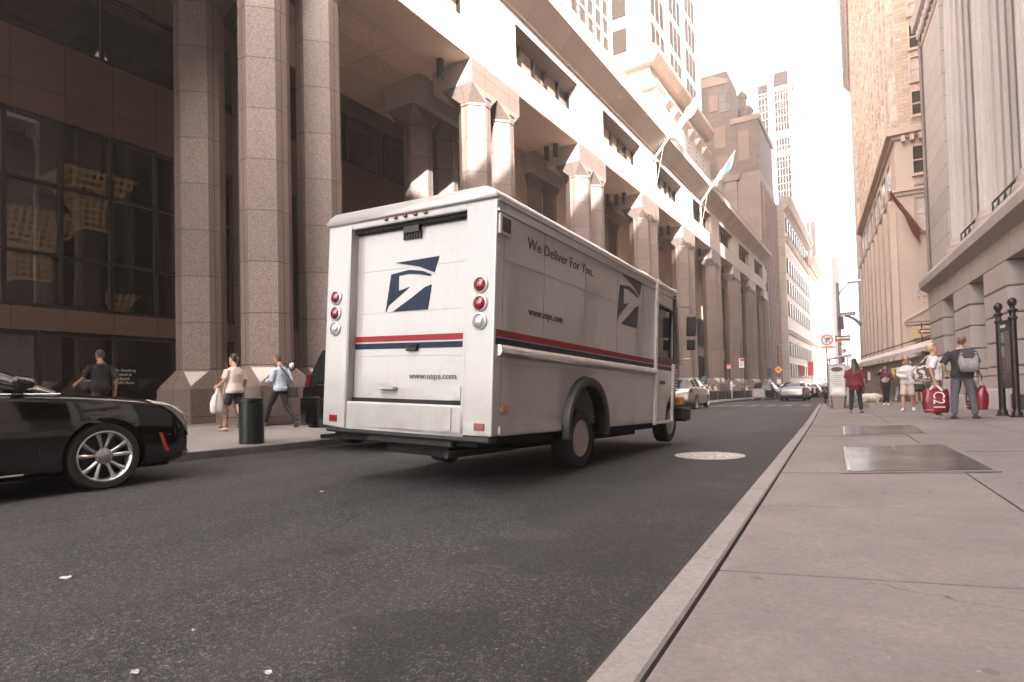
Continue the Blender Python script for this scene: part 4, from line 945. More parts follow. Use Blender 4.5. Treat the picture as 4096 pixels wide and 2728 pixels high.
def cabin(ws0, ws1, r0, b0, b1, h, wt, pill):
    """stations front to back; pill: (y0,y1) of the pillars between side panes"""
    L = [(ws0, h[0], .80, 'p', 'w'), (ws0-.18, h[0]+.55*(h[1]-h[0])*.45, .78, 'p', 'w'), ((ws0+ws1)/2, (h[0]+h[1])/2+.04, wt+.07, 'g1', 'w'), (ws1, h[1], wt, 'g1', 'r')]
    ys = sorted([p for q in pill for p in q], reverse=True); k = 1; g = True
    for y in ys: 
        g = not g
        if g: k += 1
        L.append((y, None, wt, 'g%d' % k if g else 'p', 'r'))
    L += [(b0, h[2], wt-.01, 'p' if len(ys) % 2 else 'g%d' % k, 'b'), ((b0+b1)/2, (h[2]+h[3])/2+.05, wt+.05, 'p', 'b'), (b1, h[3], .78, 'p', 'b')]
    L.sort(key=lambda q: -q[0]); out = []
    for y, z, w_, a, b_ in L:
        if z is None:
            t = (ws1-y)/(ws1-b0); z = h[1]*(1-t)+h[2]*t+.045*sin(pi*t)
        out.append((y, z, w_, a, b_))
    return out
HEADL = plain('headlight_lens', (.36, .35, .33), .08, .45, Coat_Weight=1.0)
CTAIL = plain('car_tail_lamp', (.07, .004, .005), .15, Coat_Weight=1.0)
# black saloon parked at the left kerb, nose towards the mail truck
c = Car('parked_car', 'shiny black saloon car parked at the left kerb, cut by the left edge', 'car', (-7.88, 3.06-1.44, 0), 0, SEDAN, cabin(1.02, .1, 0, -1.25, -1.98, (1.06, 1.45, 1.42, 1.1), .60, [(-.22, -.32), (-1.1, -1.2)]), (1.42, -1.42), .348, BLK, .235, style='spoke')
for sd in (1, -1):
    c.patch('headlight', HEADL, [(1.78, 4.9), (2.31, 4.75), (2.335, 2.9), (2.12, 3.9)], sd, .012, nu=16, nv=10)
    c.strip('light_bar', CHROME, [(1.84, 4.85), (2.1, 4.6), (2.24, 4.1), (2.31, 3.2)], sd, .010, .018); c.strip('light_bar', CHROME, [(2.0, 4.9), (2.2, 4.7), (2.3, 4.2)], sd, .007, .018); c.strip('light_edge', BLACK, [(1.78, 4.9), (2.0, 4.35), (2.12, 3.9), (2.24, 3.4), (2.335, 2.9)], sd, .007, .012)
    c.patch('side_marker', plain('amber_red_lens', (.55, .07, .05), .2) if sd == 1 else bpy.data.materials['amber_red_lens'], [(1.96, 2.75), (2.0, 2.75), (2.09, 1.75), (2.04, 1.75)], sd, .005)
    c.patch('fog_surround', CHROME, [(2.25, 1.55), (2.37, 1.5), (2.385, .7), (2.30, .7)], sd, .014); c.patch('fog_grille', BLACK, [(2.275, 1.4), (2.36, 1.38), (2.372, .85), (2.315, .85)], sd, .020)
    c.strip('sill_trim', CHROME, [(.72-.0, .95), (.3, .95), (-.6, .95), (-1.0, .95)], sd, .012)
    m = MB()
    e = [(1.02, 1.012), (.72, 1.013), (-1.0, 1.035), (-1.75, 1.06)]; m.tube([(sd*.895, y, z) for y, z in e], .012, 6)
    m.tube([(sd*.885, .98, 1.03), (sd*.82, .55, 1.22), (sd*.70, .1, 1.425)], .010, 6); m.build('window_trim', CHROME, c.t, smooth=60)
    c.strip('door_seam', DARK, [(.86, .7), (.84, 2), (.80, 3.4), (.78, 4.6)], sd, .004, .0); c.strip('door_seam', DARK, [(-.27, .7), (-.27, 3), (-.27, 4.6)], sd, .004, .0)
    c.strip('bonnet_seam', DARK, [(2.2, 5.3), (1.8, 5.4), (1.3, 5.5), (.95, 5.45)], sd, .003, .0)
    c.patch('tail_light', CTAIL, [(-2.2, 4.6), (-2.5, 4.3), (-2.5, 2.4), (-2.3, 3.0)], sd, .006); c.patch('door_handle', CHROME, [(-.02, 4.15), (-.2, 4.15), (-.2, 4.0), (-.02, 4.0)], sd, .02)
c.mirror(.70, 1.12, .86)
m = MB()
for i in range(6): m.tube([(x, 2.42-.10*abs(x)**2-.01*i*.3, .36+i*.05) for x in (-.45, -.2, 0, .2, .45)], .012, 6)
m.build('grille', CHROME, c.t); m = MB(); m.tube([(.3, 1.02, 1.09), (-.25, .92, 1.13)], .012, 5); m.build('wiper', BLACK, c.t)
# big black utility vehicle parked beyond, half hidden by the truck
SUVB = [(2.58, .70, .42, .82, .9), (2.5, .86, .32, .95, 1.06), (2.2, .96, .3, 1.08, 1.16), (1.5, 1.0, .3, 1.14, 1.22), (.9, 1.0, .3, 1.17, 1.25), (0, 1.0, .3, 1.18, 1.22), (-1.5, 1.0, .3, 1.18, 1.22), (-2.3, .985, .34, 1.17, 1.2), (-2.52, .97, .36, 1.14, 1.17), (-2.6, .95, .38, 1.08, 1.12)]
SUVC = [(1.05, 1.22, .84, 'p', 'w'), (.75, 1.5, .78, 'g1', 'w'), (.4, 1.78, .72, 'g1', 'r'), (.05, 1.85, .72, 'p', 'r'), (-.05, 1.86, .72, 'g2', 'r'), (-.95, 1.86, .72, 'p', 'r'), (-1.1, 1.86, .72, 'g3', 'r'), (-2.1, 1.82, .72, 'p', 'r'), (-2.34, 1.76, .73, 'p', 'b'), (-2.44, 1.5, .80, 'p', 'b'), (-2.54, 1.16, .9, 'p', 'b')]
def suv(loc, rz, label, pm, cat='suv', group=None, plate_on=True):
    c = Car('parked_suv', label, cat, loc, rz, SUVB, SUVC, (1.55, -1.5), .40, pm, .26, group, 'plain')
    for sd in (1, -1):
        m = MB(); m.loft([[(sd*x, y, z) for x, y in ((.80, -2.575+dz), (.93, -2.57+dz), (.975, -2.5+dz), (.985, -2.38+dz))]+[(sd*x, y, z) for x, y in ((.95, -2.36+dz), (.8, -2.5+dz))] for z, dz in ((.93, -.02), (1.1, 0), (1.3, .045))]); m.build('tail_light', CTAIL, c.t, smooth=40)
        c.patch('headlight', LENS, [(2.2, 4.6), (2.53, 4.3), (2.53, 3.4), (2.25, 3.6)], sd, .006)
        m = MB(); m.tube([(sd*.66, .3, 1.9), (sd*.66, -2.0, 1.9)], .02, 6); m.build('roof_rail', BLACK, c.t)
    m = MB(); m.loft([[(x, y, z) for x, y in ((-.98, -2.3), (-.99, -2.6), (-.85, -2.74), (0, -2.78), (.85, -2.74), (.99, -2.6), (.98, -2.3))] for z in (.42, .5, .72, .9)][0:4]); m.build('rear_bumper', pm, c.t, smooth=40, bevel=.02)
    c.mirror(.8, 1.3, .92, BLACK)
    if plate_on: plate(c.t, 0, -2.63, 1.02, '', YPL)
    return c
suv((-7.75, 7.02+2.6-.08, 0), 0, 'large black utility vehicle parked at the left kerb, mostly hidden by the mail truck', BLK)
# light crossover near the far kerb, front wheel towards us
XB = [(2.25, .62, .32, .58, .64), (2.18, .76, .25, .72, .80), (1.95, .87, .22, .86, .94), (1.4, .91, .21, .97, 1.04), (.9, .92, .21, 1.02, 1.10), (0, .925, .21, 1.06, 1.10), (-1.2, .92, .22, 1.10, 1.13), (-1.9, .89, .27, 1.10, 1.14), (-2.2, .80, .36, 1.02, 1.06), (-2.3, .7, .45, .9, .94)]
XC = [(1.15, 1.09, .8, 'p', 'w'), (.75, 1.3, .74, 'g1', 'w'), (.3, 1.52, .62, 'g1', 'r'), (-.15, 1.6, .62, 'p', 'r'), (-.25, 1.6, .62, 'g2', 'r'), (-1.05, 1.58, .62, 'p', 'r'), (-1.15, 1.57, .62, 'g3', 'r'), (-1.7, 1.48, .64, 'p', 'b'), (-2.0, 1.3, .7, 'p', 'b'), (-2.22, 1.02, .76, 'p', 'b')]
P = gat(2700+530/3.925, 1350+1100/3.925); x0 = Car('parked_car', 'pale champagne hatchback parked at the far kerb just ahead of the mail truck', 'car', (P.x-.88, P.y-1.34, gz(P.y-1)), R(2), XB, XC, (1.35, -1.35), .34, CHAMP, .22, 'cars down the street')
for sd in (1, -1):
    x0.patch('headlight', LENS, [(1.7, 4.7), (2.15, 4.3), (2.15, 3.5), (1.8, 3.9)], sd); x0.patch('tail_light', CTAIL, [(-1.95, 4.7), (-2.22, 4.4), (-2.22, 3.2), (-2.05, 3.6)], sd)
    x0.strip('window_trim', CHROME, [(1.0, 5.0), (0, 4.9), (-1.2, 4.9), (-1.8, 4.95)], sd, .014)
x0.mirror(.72, 1.18, .84)
# queue of cars at the far crossing
def rear_kit(c, y, z, tl, pm, pl=True, w=.8):
    for sd in (1, -1): c.patch('tail_light', CTAIL, tl, sd, .008)
    m = MB(); m.box(-w*.85, w*.85, y-.01, y+.14, .36, .46); m.box(-w*.8, w*.8, y+.02, y+.2, z+.16, z+.175); m.build('rear_bumper_trim', BLACK, c.t, bevel=.02)
    if pl: plate(c.t, 0, y+.005, z, '', YPL)
def far_sedan(px, py, pm, label, dx=-.9, rz=0.0, dy=1.4, glass=None, pl=True):
    P = gat(px, py); c = Car('queued_car', label, 'car', (P.x+dx, P.y+dy, gz(P.y+dy)), rz, SEDAN, cabin(1.02, .1, 0, -1.25, -1.98, (1.06, 1.45, 1.42, 1.1), .60, [(-.22, -.32), (-1.1, -1.2)]), (1.42, -1.42), .34, pm, .22, 'cars down the street', 'plain')
    rear_kit(c, -2.535, .80, [(-2.3, 4.9), (-2.51, 4.6), (-2.51, 3.4), (-2.35, 3.6)], pm, pl); c.mirror(.70, 1.12, .86); return c
far_sedan(2700+2065/3.925, 1350+990/3.925, SIL, 'silver saloon seen from behind in the middle of the far street', pl=False)
P = gat(2700+1575/3.925, 1350+972/3.925)
k = Car('parked_suv', 'dark crossover with an amber plate parked by the metal barrier', 'suv', (P.x-.95, P.y+1.5, gz(P.y)), 0, XB, XC, (1.35, -1.35), .36, BLK, .22, 'cars down the street', 'plain'); rear_kit(k, -2.325, .86, [(-2.0, 4.8), (-2.27, 4.4), (-2.27, 3.0), (-2.1, 3.4)], BLK)
P = gat(2700+1660/3.925, 1350+962/3.925)
far_sedan(2700+1665/3.925, 1350+950/3.925, WPT, 'white saloon parked beyond the dark crossover at the far kerb', dx=-.9, dy=4.5)
far_sedan(2700+2130/3.925, 1350+955/3.925, BLK, 'black saloon just ahead of the silver saloon in the far street', dx=-.9, dy=3.0)
far_sedan(2700+2255/3.925, 1350+945/3.925, MAR, 'dark red saloon in the right lane ahead of the silver saloon', dx=-.92, dy=2.0)
far_sedan(2700+2400/3.925, 1350+922/3.925, MAR, 'dark red car with an amber plate, farthest in the right lane', dx=-1.0, dy=2.5)
# ================================================================ white mail truck (tilted on its springs, nose down)
TR = thing('mail_truck', 'white boxy mail truck with blue eagle emblem and red and blue stripes driving away', 'truck', (-2.953, 4.368, .5265)); TR.rotation_mode = 'QUATERNION'
TR.rotation_quaternion = (M4.Rotation(.004, 3, 'Z') @ M4.Rotation(-.030, 3, 'X') @ M4.Rotation(.0406, 3, 'Y')).to_quaternion()
WB, HT = 2.2, 2.18
def truckwhite(name, refl):
    g = G(name); n = g.noise(2.2, 6, .65); mp = g.n('Mapping', {'Vector': g.obj(), 'Scale': (3, 3, .35)}); s = g.noise(1.5, 5, .7, vec=mp.outputs[0])
    col = g.mix(g.math('MULTIPLY', g.ramp(s, .5, .8), .30), (.41, .40, .39), (.29, .27, .25))
    sp = g.n('SeparateXYZ', {0: g.obj()}); low = g.math('MULTIPLY', g.ramp(sp.outputs[2], .0, .5, (1, 1, 1), (0, 0, 0)), g.ramp(n, .35, .75)); col = g.mix(g.math('MULTIPLY', low, .6), col, (.20, .175, .15)); fl = g.ramp(g.noise(5.5, 6, .75, dist=.8), .56, .74); col = g.mix(g.math('MULTIPLY', fl, .28), col, (.20, .18, .16))
    g.bsdf(Base_Color=col, Roughness=refl, Coat_Weight=1.0, Coat_Roughness=.03, Normal=g.bump(g.noise(1.1, 2), .10, .05)); return g.m
TWH = truckwhite('truck_white', .38); SKIRT = plain('truck_grey', (.30, .28, .27), .5); BLUE = plain('stripe_blue', (.003, .013, .036), .5, Specular_IOR_Level=.25); REDS = plain('stripe_red', (.24, .010, .016), .5, Specular_IOR_Level=.3)
tb = lambda mb, name, mat, par=TR, **k: mb.build(name, mat, par, **k)
# cargo body with a recessed rear door
m = MB(); m.box(-WB, 0, .14, 4.47, 0, HT)
body = tb(m, 'cargo_body', TWH)
wc = []
for x0 in (-.55, -WB-.2):
    c = MB(); c.lathe([(.50, 0), (.50, .75)], 40, axis='x', c=(x0, 1.98, .02)); k = c.build('cutter', TWH); k.matrix_world = M4.LocRotScale(TR.location, TR.rotation_quaternion, None); wc.append(k)
bpy.context.view_layer.update(); cut(body, wc)
m = MB(); m.box(-WB, -1.85, 0, .14, 0, 2.17); m.box(-.33, 0, 0, .14, 0, 2.17); m.box(-1.85, -.33, 0, .14, 2.085, 2.17); m.box(-1.85, -.33, 0, .14, 0, .27); tb(m, 'rear_frame', TWH, bevel=.018, seg=2)
m = MB(); m.box(-1.85, -.33, .10, .13, .30, 2.085)
for z in (.30+.447*i for i in range(1, 4)): m.box(-1.85, -.33, .097, .101, z-.004, z+.004)
rdoor = tb(m, 'rear_door', TWH, bevel=.003)
m = MB(); m.box(-1.85, -.33, .085, .10, .262, .31); m.build('door_seal', DARK, rdoor)
m = MB(); m.tube([(-1.83, .06, 2.06), (-.35, .06, 2.06)], .022, 8); m.box(-1.86, -.32, .05, .15, 2.05, 2.10); m.build('door_header_gap', DARK, rdoor)
# roof cap with rounded edges
m = MB(); P_ = [(-WB-.02, 2.15), (-WB-.02, 2.19), (-WB+.03, 2.24), (-WB+.12, 2.275), (-.12, 2.275), (-.03, 2.24), (.02, 2.19), (.02, 2.15)]; m.prism(P_, 'y', -.03, 5.55); tb(m, 'roof', TWH, smooth=50, bevel=.012)
m = MB()
for z in (2.145, 2.05): m.box(-.002, .022, .01, 5.4, z-.012, z+.012)
tb(m, 'roof_rail', TWH)
m = MB()
for y in (.9, 1.9, 2.9, 3.9): m.box(.001, .004, y, y+.006, .84, 2.1)
for z in (1.62, .66): m.box(.0005, .004, .1, 4.4, z, z+.005)
tb(m, 'panel_seam', SKIRT)
m = MB()
for i in range(24):
    for z in (2.0, .72): m.lathe([(.008, 0), (.005, .004)], 6, c=(.0, .2+i*.18, z), axis='x')
tb(m, 'rivet_row', SKIRT)
m = MB(); m.prism([(0, .72), (.045, .74), (.06, .78), (.045, .825), (0, .84)], 'y', .05, 4.45); tb(m, 'rub_rail', plain('rail_alloy', (.72, .70, .68), .22, .75), smooth=60)
m = MB(); m.prism([(0, .02), (.03, .02), (.03, .09), (0, .09)], 'y', .1, 1.3); tb(m, 'skirt_rail', TWH)
# stripes
for z0, z1, mt in ((.905, .968, REDS), (.83, .892, BLUE)):
    m = MB(); m.box(.0, .006, .03, 4.45, z0, z1); m.box(-WB-.006, -WB, .03, 4.45, z0, z1); tb(m, 'stripe', mt)
    m = MB(); m.box(-1.84, -.34, .092, .101, z0-.01, z1-.015); m.build('stripe', mt, rdoor)
# emblem: slanted square with a stylised eagle head
def emblem(par, org, ux, uy, s, mat, name='emblem'):
    nrm = ux.cross(uy).normalized()
    def sh(pts): 
        q = [org+ux*((x+.14*(y-.5))*s)+uy*(y*s*.86) for x, y in pts]; m = MB(); m.loft([[p for p in q], [p+nrm*.006 for p in q]]); return m
    a = sh([(.05, .97), (1.0, 1.0), (.95, .70), (.80, .76), (.60, .845), (.35, .905)])
    for o in (sh([(0, .70), (.17, .71), (.22, .40), (.45, .46), (.04, .13), (0, .0)]), sh([(.17, .0), (.93, 0), (.93, .47), (.80, .43), (.55, .25)]), sh([(0, .70), (.0, .745), (.40, .80), (.70, .75), (.90, .665), (.86, .64), (.66, .69), (.40, .725)])): a.add(o.v, o.f)
    a.build(name, mat, par)
emblem(rdoor, V((-1.37, .097, 1.20)), V((1, 0, 0)), V((0, 0, 1)), .60, BLUE)
emblem(TR, V((.0, 2.96, 1.36)), V((0, 1, 0)), V((0, 0, 1)), .80, plain('emblem_slate', (.018, .017, .028), .4, Specular_IOR_Level=.4))
LT = plain('truck_letters', (.05, .045, .045), .5)
text('lettering', 'We Deliver For You.', .155, LT, TR, (.003, .55, 1.82), (R(90), 0, R(90)), sx=1.18); text('lettering', 'www.usps.com', .115, LT, TR, (.003, .60, 1.17), (R(90), 0, R(90)), sx=1.05)
text('lettering', 'www.usps.com', .088, LT, rdoor, (-1.06, .084, .515), (R(90), 0, 0), sx=1.1); text('lettering', '3100284', .085, LT, TR, (.003, 4.72, .60), (R(90), 0, R(90)))
# rear lamps: two red over one clear on each side
for x in (-.155, -2.045):
    for z, mt in ((1.375, TAIL), (1.205, TAIL), (1.04, LENS)):
        m = MB(); m.lathe([(.078, 0), (.078, -.015), (.064, -.022), (.062, -.01)], 24, c=(x, 0, z), axis='y', cap=False); o = tb(m, 'lamp_housing', plain('lamp_ring', (.55, .54, .53), .35, .4) if 'lamp_ring' not in bpy.data.materials else bpy.data.materials['lamp_ring'], smooth=50)
        m = MB(); m.lathe([(.062, -.008), (.05, -.03), (.02, -.04), (.004, -.042)], 20, c=(x, 0, z), axis='y'); m.build('lens', mt, o, smooth=60)
for x in (-.13, -2.03):
    m = MB(); m.box(x-.055, x+.055, -.012, .005, .05, .115); tb(m, 'reflector', TAIL)
for x in (-1.35, -1.22, -1.09, -.96, -.83): 
    m = MB(); m.ball((x, -.01, 2.13), (.025, .02, .018), 8, 5); tb(m, 'marker_lamp', TAIL, smooth=180)
m = MB(); m.box(-1.16, -.96, .045, .10, 1.98, 2.05)
for i in range(7): m.box(-1.18+i*.035, -1.165+i*.035, .07, .10, 1.92, 2.0)
m.build('work_lamp', BLACK, rdoor)
m = MB(); m.box(-1.10, -.96, .06, .10, .79, .86); m.tube([(-1.08, .05, .845), (-.98, .05, .845)], .012, 6); m.build('door_handle', BLACK, rdoor, bevel=.006)
m = MB(); m.box(-1.45, -1.22, .03, .11, .40, .43); m.build('step_plate', STEEL, rdoor, bevel=.005); m = MB(); m.box(-.52, -.41, .075, .10, .32, .44); m.build('latch', STEEL, rdoor)
m = MB(); m.box(-.54, -.45, -.012, .002, .03, .24); tb(m, 'latch_strap', plain('strap_grey', (.38, .35, .33), .6)); m = MB(); m.box(-2.15, -.02, .0, .14, -.065, -.005); m.box(-1.6, -.5, .08, .16, -.14, -.06); tb(m, 'rear_step', plain('bumper_black', (.03, .03, .03), .5, .3), bevel=.015)
# ventilator high on the side
m = MB(); m.box(.0, .03, .02, .22, 1.83, 2.02); o = tb(m, 'side_vent', TWH, bevel=.008); m = MB(); m.box(.028, .034, .05, .19, 1.86, 1.99); m.build('vent_opening', plain('vent_dark', (.05, .045, .045), .6), o)
m = MB(); m.box(0, .02, .15, .25, .22, .28); tb(m, 'side_reflector', plain('amber_lens', (.5, .2, .05), .3))
# cab: door section, windscreen and sloping nose
m = MB()
sec = lambda y, xr, z0, z1: [(-WB-xr, y, z0), (xr, y, z0), (xr, y, z1), (-WB-xr, y, z1)]
m.loft([sec(4.47, 0, 0.02, .98), sec(5.45, 0, .02, .98), sec(5.62, -.02, .12, .985), sec(5.95, -.10, .16, .97), sec(6.1, -.22, .22, .90), sec(6.14, -.34, .28, .84)])
nose = tb(m, 'cab_lower', TWH, bevel=.03, seg=2)
wc = []
c = MB(); c.lathe([(.46, 0), (.46, .7)], 40, axis='x', c=(-.5, 5.52, .02)); k = c.build('cutter', TWH); k.matrix_world = M4.LocRotScale(TR.location, TR.rotation_quaternion, None); wc.append(k)
c = MB(); c.lathe([(.46, 0), (.46, .7)], 40, axis='x', c=(-WB-.2, 5.52, .02)); k = c.build('cutter', TWH); k.matrix_world = M4.LocRotScale(TR.location, TR.rotation_quaternion, None); wc.append(k)
bpy.context.view_layer.update(); cut(nose, wc)
m = MB(); m.box(-WB, 0, 4.47, 5.5, 1.84, HT); m.box(-.06, 0, 5.42, 5.5, .98, 1.84); m.box(-WB, -WB+.06, 5.42, 5.5, .98, 1.84); m.box(-.06, 0, 4.47, 4.6, .98, 1.84); m.box(-WB, -WB+.06, 4.47, 4.6, .98, 1.84); m.box(-WB+.07, -.07, 4.47, 4.5, .9, 1.84); tb(m, 'cab_frame', TWH)
for x in (-.03, -WB+.03):
    m = MB(); m.box(x-.006, x+.006, 4.6, 5.42, 1.02, 1.84); tb(m, 'door_window', glass('cab_glass', (.7, .75, .75), .75) if x > -1 else bpy.data.materials['cab_glass'])
m = MB(); m.add([(-WB+.05, 5.62, 2.14), (-.05, 5.62, 2.14), (-.05, 5.93, .98), (-WB+.05, 5.93, .98), (-WB+.05, 5.60, 2.14), (-.05, 5.60, 2.14), (-.05, 5.91, .98), (-WB+.05, 5.91, .98)], [(0, 1, 2, 3), (7, 6, 5, 4), (0, 4, 5, 1), (1, 5, 6, 2), (2, 6, 7, 3), (3, 7, 4, 0)]); tb(m, 'windscreen', bpy.data.materials['cab_glass'])
for x in (-.04, -WB+.04):
    m = MB(); m.tube([(x, 5.5, 2.14), (x, 5.62, 2.14), (x, 5.94, .97)], .03, 6); tb(m, 'windscreen_pillar', TWH)
    m = MB(); m.add([(x, 5.5, .98), (x, 5.9, .98), (x, 5.62, 2.05), (x, 5.5, 2.1)], [(0, 1, 2, 3)]); tb(m, 'quarter_window', bpy.data.materials['cab_glass'])
m = MB(); m.box(.0, .035, 4.43, 4.53, -.03, 2.16); m.box(.0, .035, 5.33, 5.40, .0, .95); m.box(.002, .03, 4.53, 5.33, -.02, .03); tb(m, 'door_frame', plain('frame_bright', (.74, .72, .70), .3, .2), bevel=.006)
m = MB(); m.box(.002, .02, 5.40, 5.45, .95, 2.1); m.box(.004, .022, 4.58, 5.42, .98, 1.03); m.box(.004, .018, 4.58, 5.42, 1.82, 1.85); tb(m, 'door_seal', BLACK)
for z0, z1, mt in ((.905, .968, REDS), (.83, .892, BLUE)): m = MB(); m.box(.001, .006, 4.55, 5.42, z0, z1); m.add([(-.018, 5.62, z0), (-.018, 5.62, z1), (-.094, 5.95, z1), (-.094, 5.95, z0)], [(0, 1, 2, 3)]); tb(m, 'stripe', mt)
m = MB()
for i in range(8): m.box(-.012, .004, 5.55, 5.72, .50+i*.05, .525+i*.05)
tb(m, 'louvre', TWH); m = MB(); m.box(-WB+.1, .06, 6.05, 6.2, -.02, .2); m.box(-.1, .1, 5.92, 6.22, .0, .22); tb(m, 'front_bumper', plain('bumper_dark', (.022, .02, .02), .5, .2), bevel=.02)
m = MB(); m.box(-.10, .03, 5.8, 6.02, .28, .40); tb(m, 'turn_lamp', ORANGE)
# seat and wheel seen through the cab glass
m = MB(); m.box(-.8, -.35, 4.6, 4.75, .7, 1.35); m.box(-.8, -.35, 4.7, 5.1, .6, .75); tb(m, 'driver_seat', BLACK, bevel=.03)
m = MB(); m.box(-1.5, -.9, 5.35, 5.5, .95, 1.1); tb(m, 'dashboard', BLACK); m = MB(); m.box(-.95, -.2, 5.58, 5.60, 1.62, 2.0); tb(m, 'sun_visor', plain('visor_teal', (.05, .42, .38), .4))
# mirrors on bracket arms
for s, x in ((1, .02), (-1, -WB-.02)):
    m = MB(); m.tube([(x, 5.52, 1.93), (x+s*.16, 5.86, 1.95), (x+s*.16, 5.9, 1.0), (x-s*.02, 5.7, .98)], .012, 6); o = tb(m, 'mirror_bracket', STEEL)
    m = MB(); m.box(x+s*.16-.08, x+s*.16+.08, 5.82, 5.9, 1.46, 1.80); m.build('mirror', BLACK, o, bevel=.02, seg=2); m = MB(); m.box(x+s*.16-.07, x+s*.16+.07, 5.82, 5.9, 1.22, 1.40); m.build('wide_angle_mirror', BLACK, o, bevel=.02, seg=2)
# wheel-arch flares
for x, s in ((0, 1), (-WB, -1)):
    m = MB(); rings = []
    for i in range(19):
        an = pi*(-.06+1.12*i/18); ro, ri_ = .60, .50; c, q = cos(an), sin(an); ex = 1.0 if q > 0 else 1.0
        rings.append([(x, 1.98+ro*c, .02+ro*q), (x+s*.075, 1.98+(ro-.02)*c, .02+(ro-.02)*q), (x+s*.085, 1.98+(ri_+.03)*c, .02+(ri_+.03)*q), (x+s*.06, 1.98+(ri_-.01)*c, .02+(ri_-.01)*q), (x-s*.1, 1.98+ri_*c, .02+ri_*q)])
    m.loft(rings); tb(m, 'wheel_arch', plain('arch_rubber', (.025, .024, .024), .45) if s == 1 else bpy.data.materials['arch_rubber'], smooth=45)
m = MB(); m.box(-WB+.25, -.25, .15, 5.8, -.12, .0); m.box(-1.5, -.7, .3, 5.6, -.26, -.1); m.tube([(-WB+.2, 1.98, -.13), (-.2, 1.98, -.13)], .07, 8); m.ball((-1.1, 1.98, -.13), .17); m.tube([(-.5, .0, -.2), (-.5, 1.2, -.2)], .035, 8); tb(m, 'chassis', DARK)
CREAM = plain('wheel_cream', (.42, .38, .34), .45, .3)
for x, sd, dz in ((-.06, 1, 0.0), (-WB+.06, -1, -.085)):
    make_wheel(TR, sd, x-sd*.10, 1.98, .345, .24, 'truck', CREAM, -.115+dz); make_wheel(TR, sd, x-sd*.10, 5.52, .345, .22, 'truck', CREAM, -.01+dz)
m = MB(); m.box(-.36, -.08, 2.42, 2.44, -.35, .05); tb(m, 'mud_flap', RUBBER)
# ================================================================ people and dogs
_mc = {}
def cloth(c, rough=.85):
    k = (c, rough)
    if k not in _mc:
        g = G('cloth_%d' % len(_mc)); n = g.noise(14, 4, .6, dist=.8); f = g.noise(300, 2)
        col = g.mix(g.ramp(n, .35, .7), tuple(x*.86 for x in c), tuple(min(1, x*1.1) for x in c))
        g.bsdf(Base_Color=col, Roughness=rough, Normal=g.bump(g.math('ADD', g.math('MULTIPLY', g.noise(9, 3, .5, dist=1.5), 3.0), f), .35, .02)); _mc[k] = g.m
    return _mc[k]
def skinmat(c=(.47, .27, .185)):
    k = ('s', c)
    if k not in _mc:
        g = G('skin_%d' % len(_mc)); g.bsdf(Base_Color=g.mix(g.ramp(g.noise(12, 4), .3, .7), tuple(x*.9 for x in c), tuple(min(1, x*1.08) for x in c)), Roughness=.5, Subsurface_Weight=.08, Subsurface_Radius=(.02, .008, .005)); _mc[k] = g.m
    return _mc[k]
def hairmat(c):
    k = ('h', c)
    if k not in _mc:
        g = G('hair_%d' % len(_mc)); mp = g.n('Mapping', {'Vector': g.obj(), 'Scale': (60, 60, 5)}); n = g.noise(1.0, 4, .7, vec=mp.outputs[0])
        g.bsdf(Base_Color=g.mix(g.ramp(n, .3, .7), tuple(x*.55 for x in c), tuple(min(1, x*1.3) for x in c)), Roughness=.45, Normal=g.bump(n, .6, .01)); _mc[k] = g.m
    return _mc[k]
EYEM = plain('eye_dark', (.02, .015, .012), .15); LIP = plain('lip', (.32, .10, .085), .5); SOLE = plain('sole', (.05, .045, .045), .7)
TORSO = [(.80, .10, .085, 0), (.86, .155, .108, -.004), (.92, .168, .118, -.008), (.99, .155, .108, -.002), (1.08, .143, .102, .004), (1.18, .155, .110, .006), (1.28, .172, .116, .004), (1.36, .178, .108, -.002), (1.415, .150, .088, -.010), (1.45, .085, .07, -.012), (1.48, .058, .058, -.008), (1.54, .053, .056, .002)]
HEAD = [(-.125, .030, .034, .040), (-.112, .045, .050, .034), (-.08, .058, .070, .020), (-.04, .067, .084, .011), (0, .072, .091, .004), (.04, .0745, .095, .0), (.075, .068, .088, -.003), (.105, .05, .066, -.006), (.122, .026, .035, -.008)]
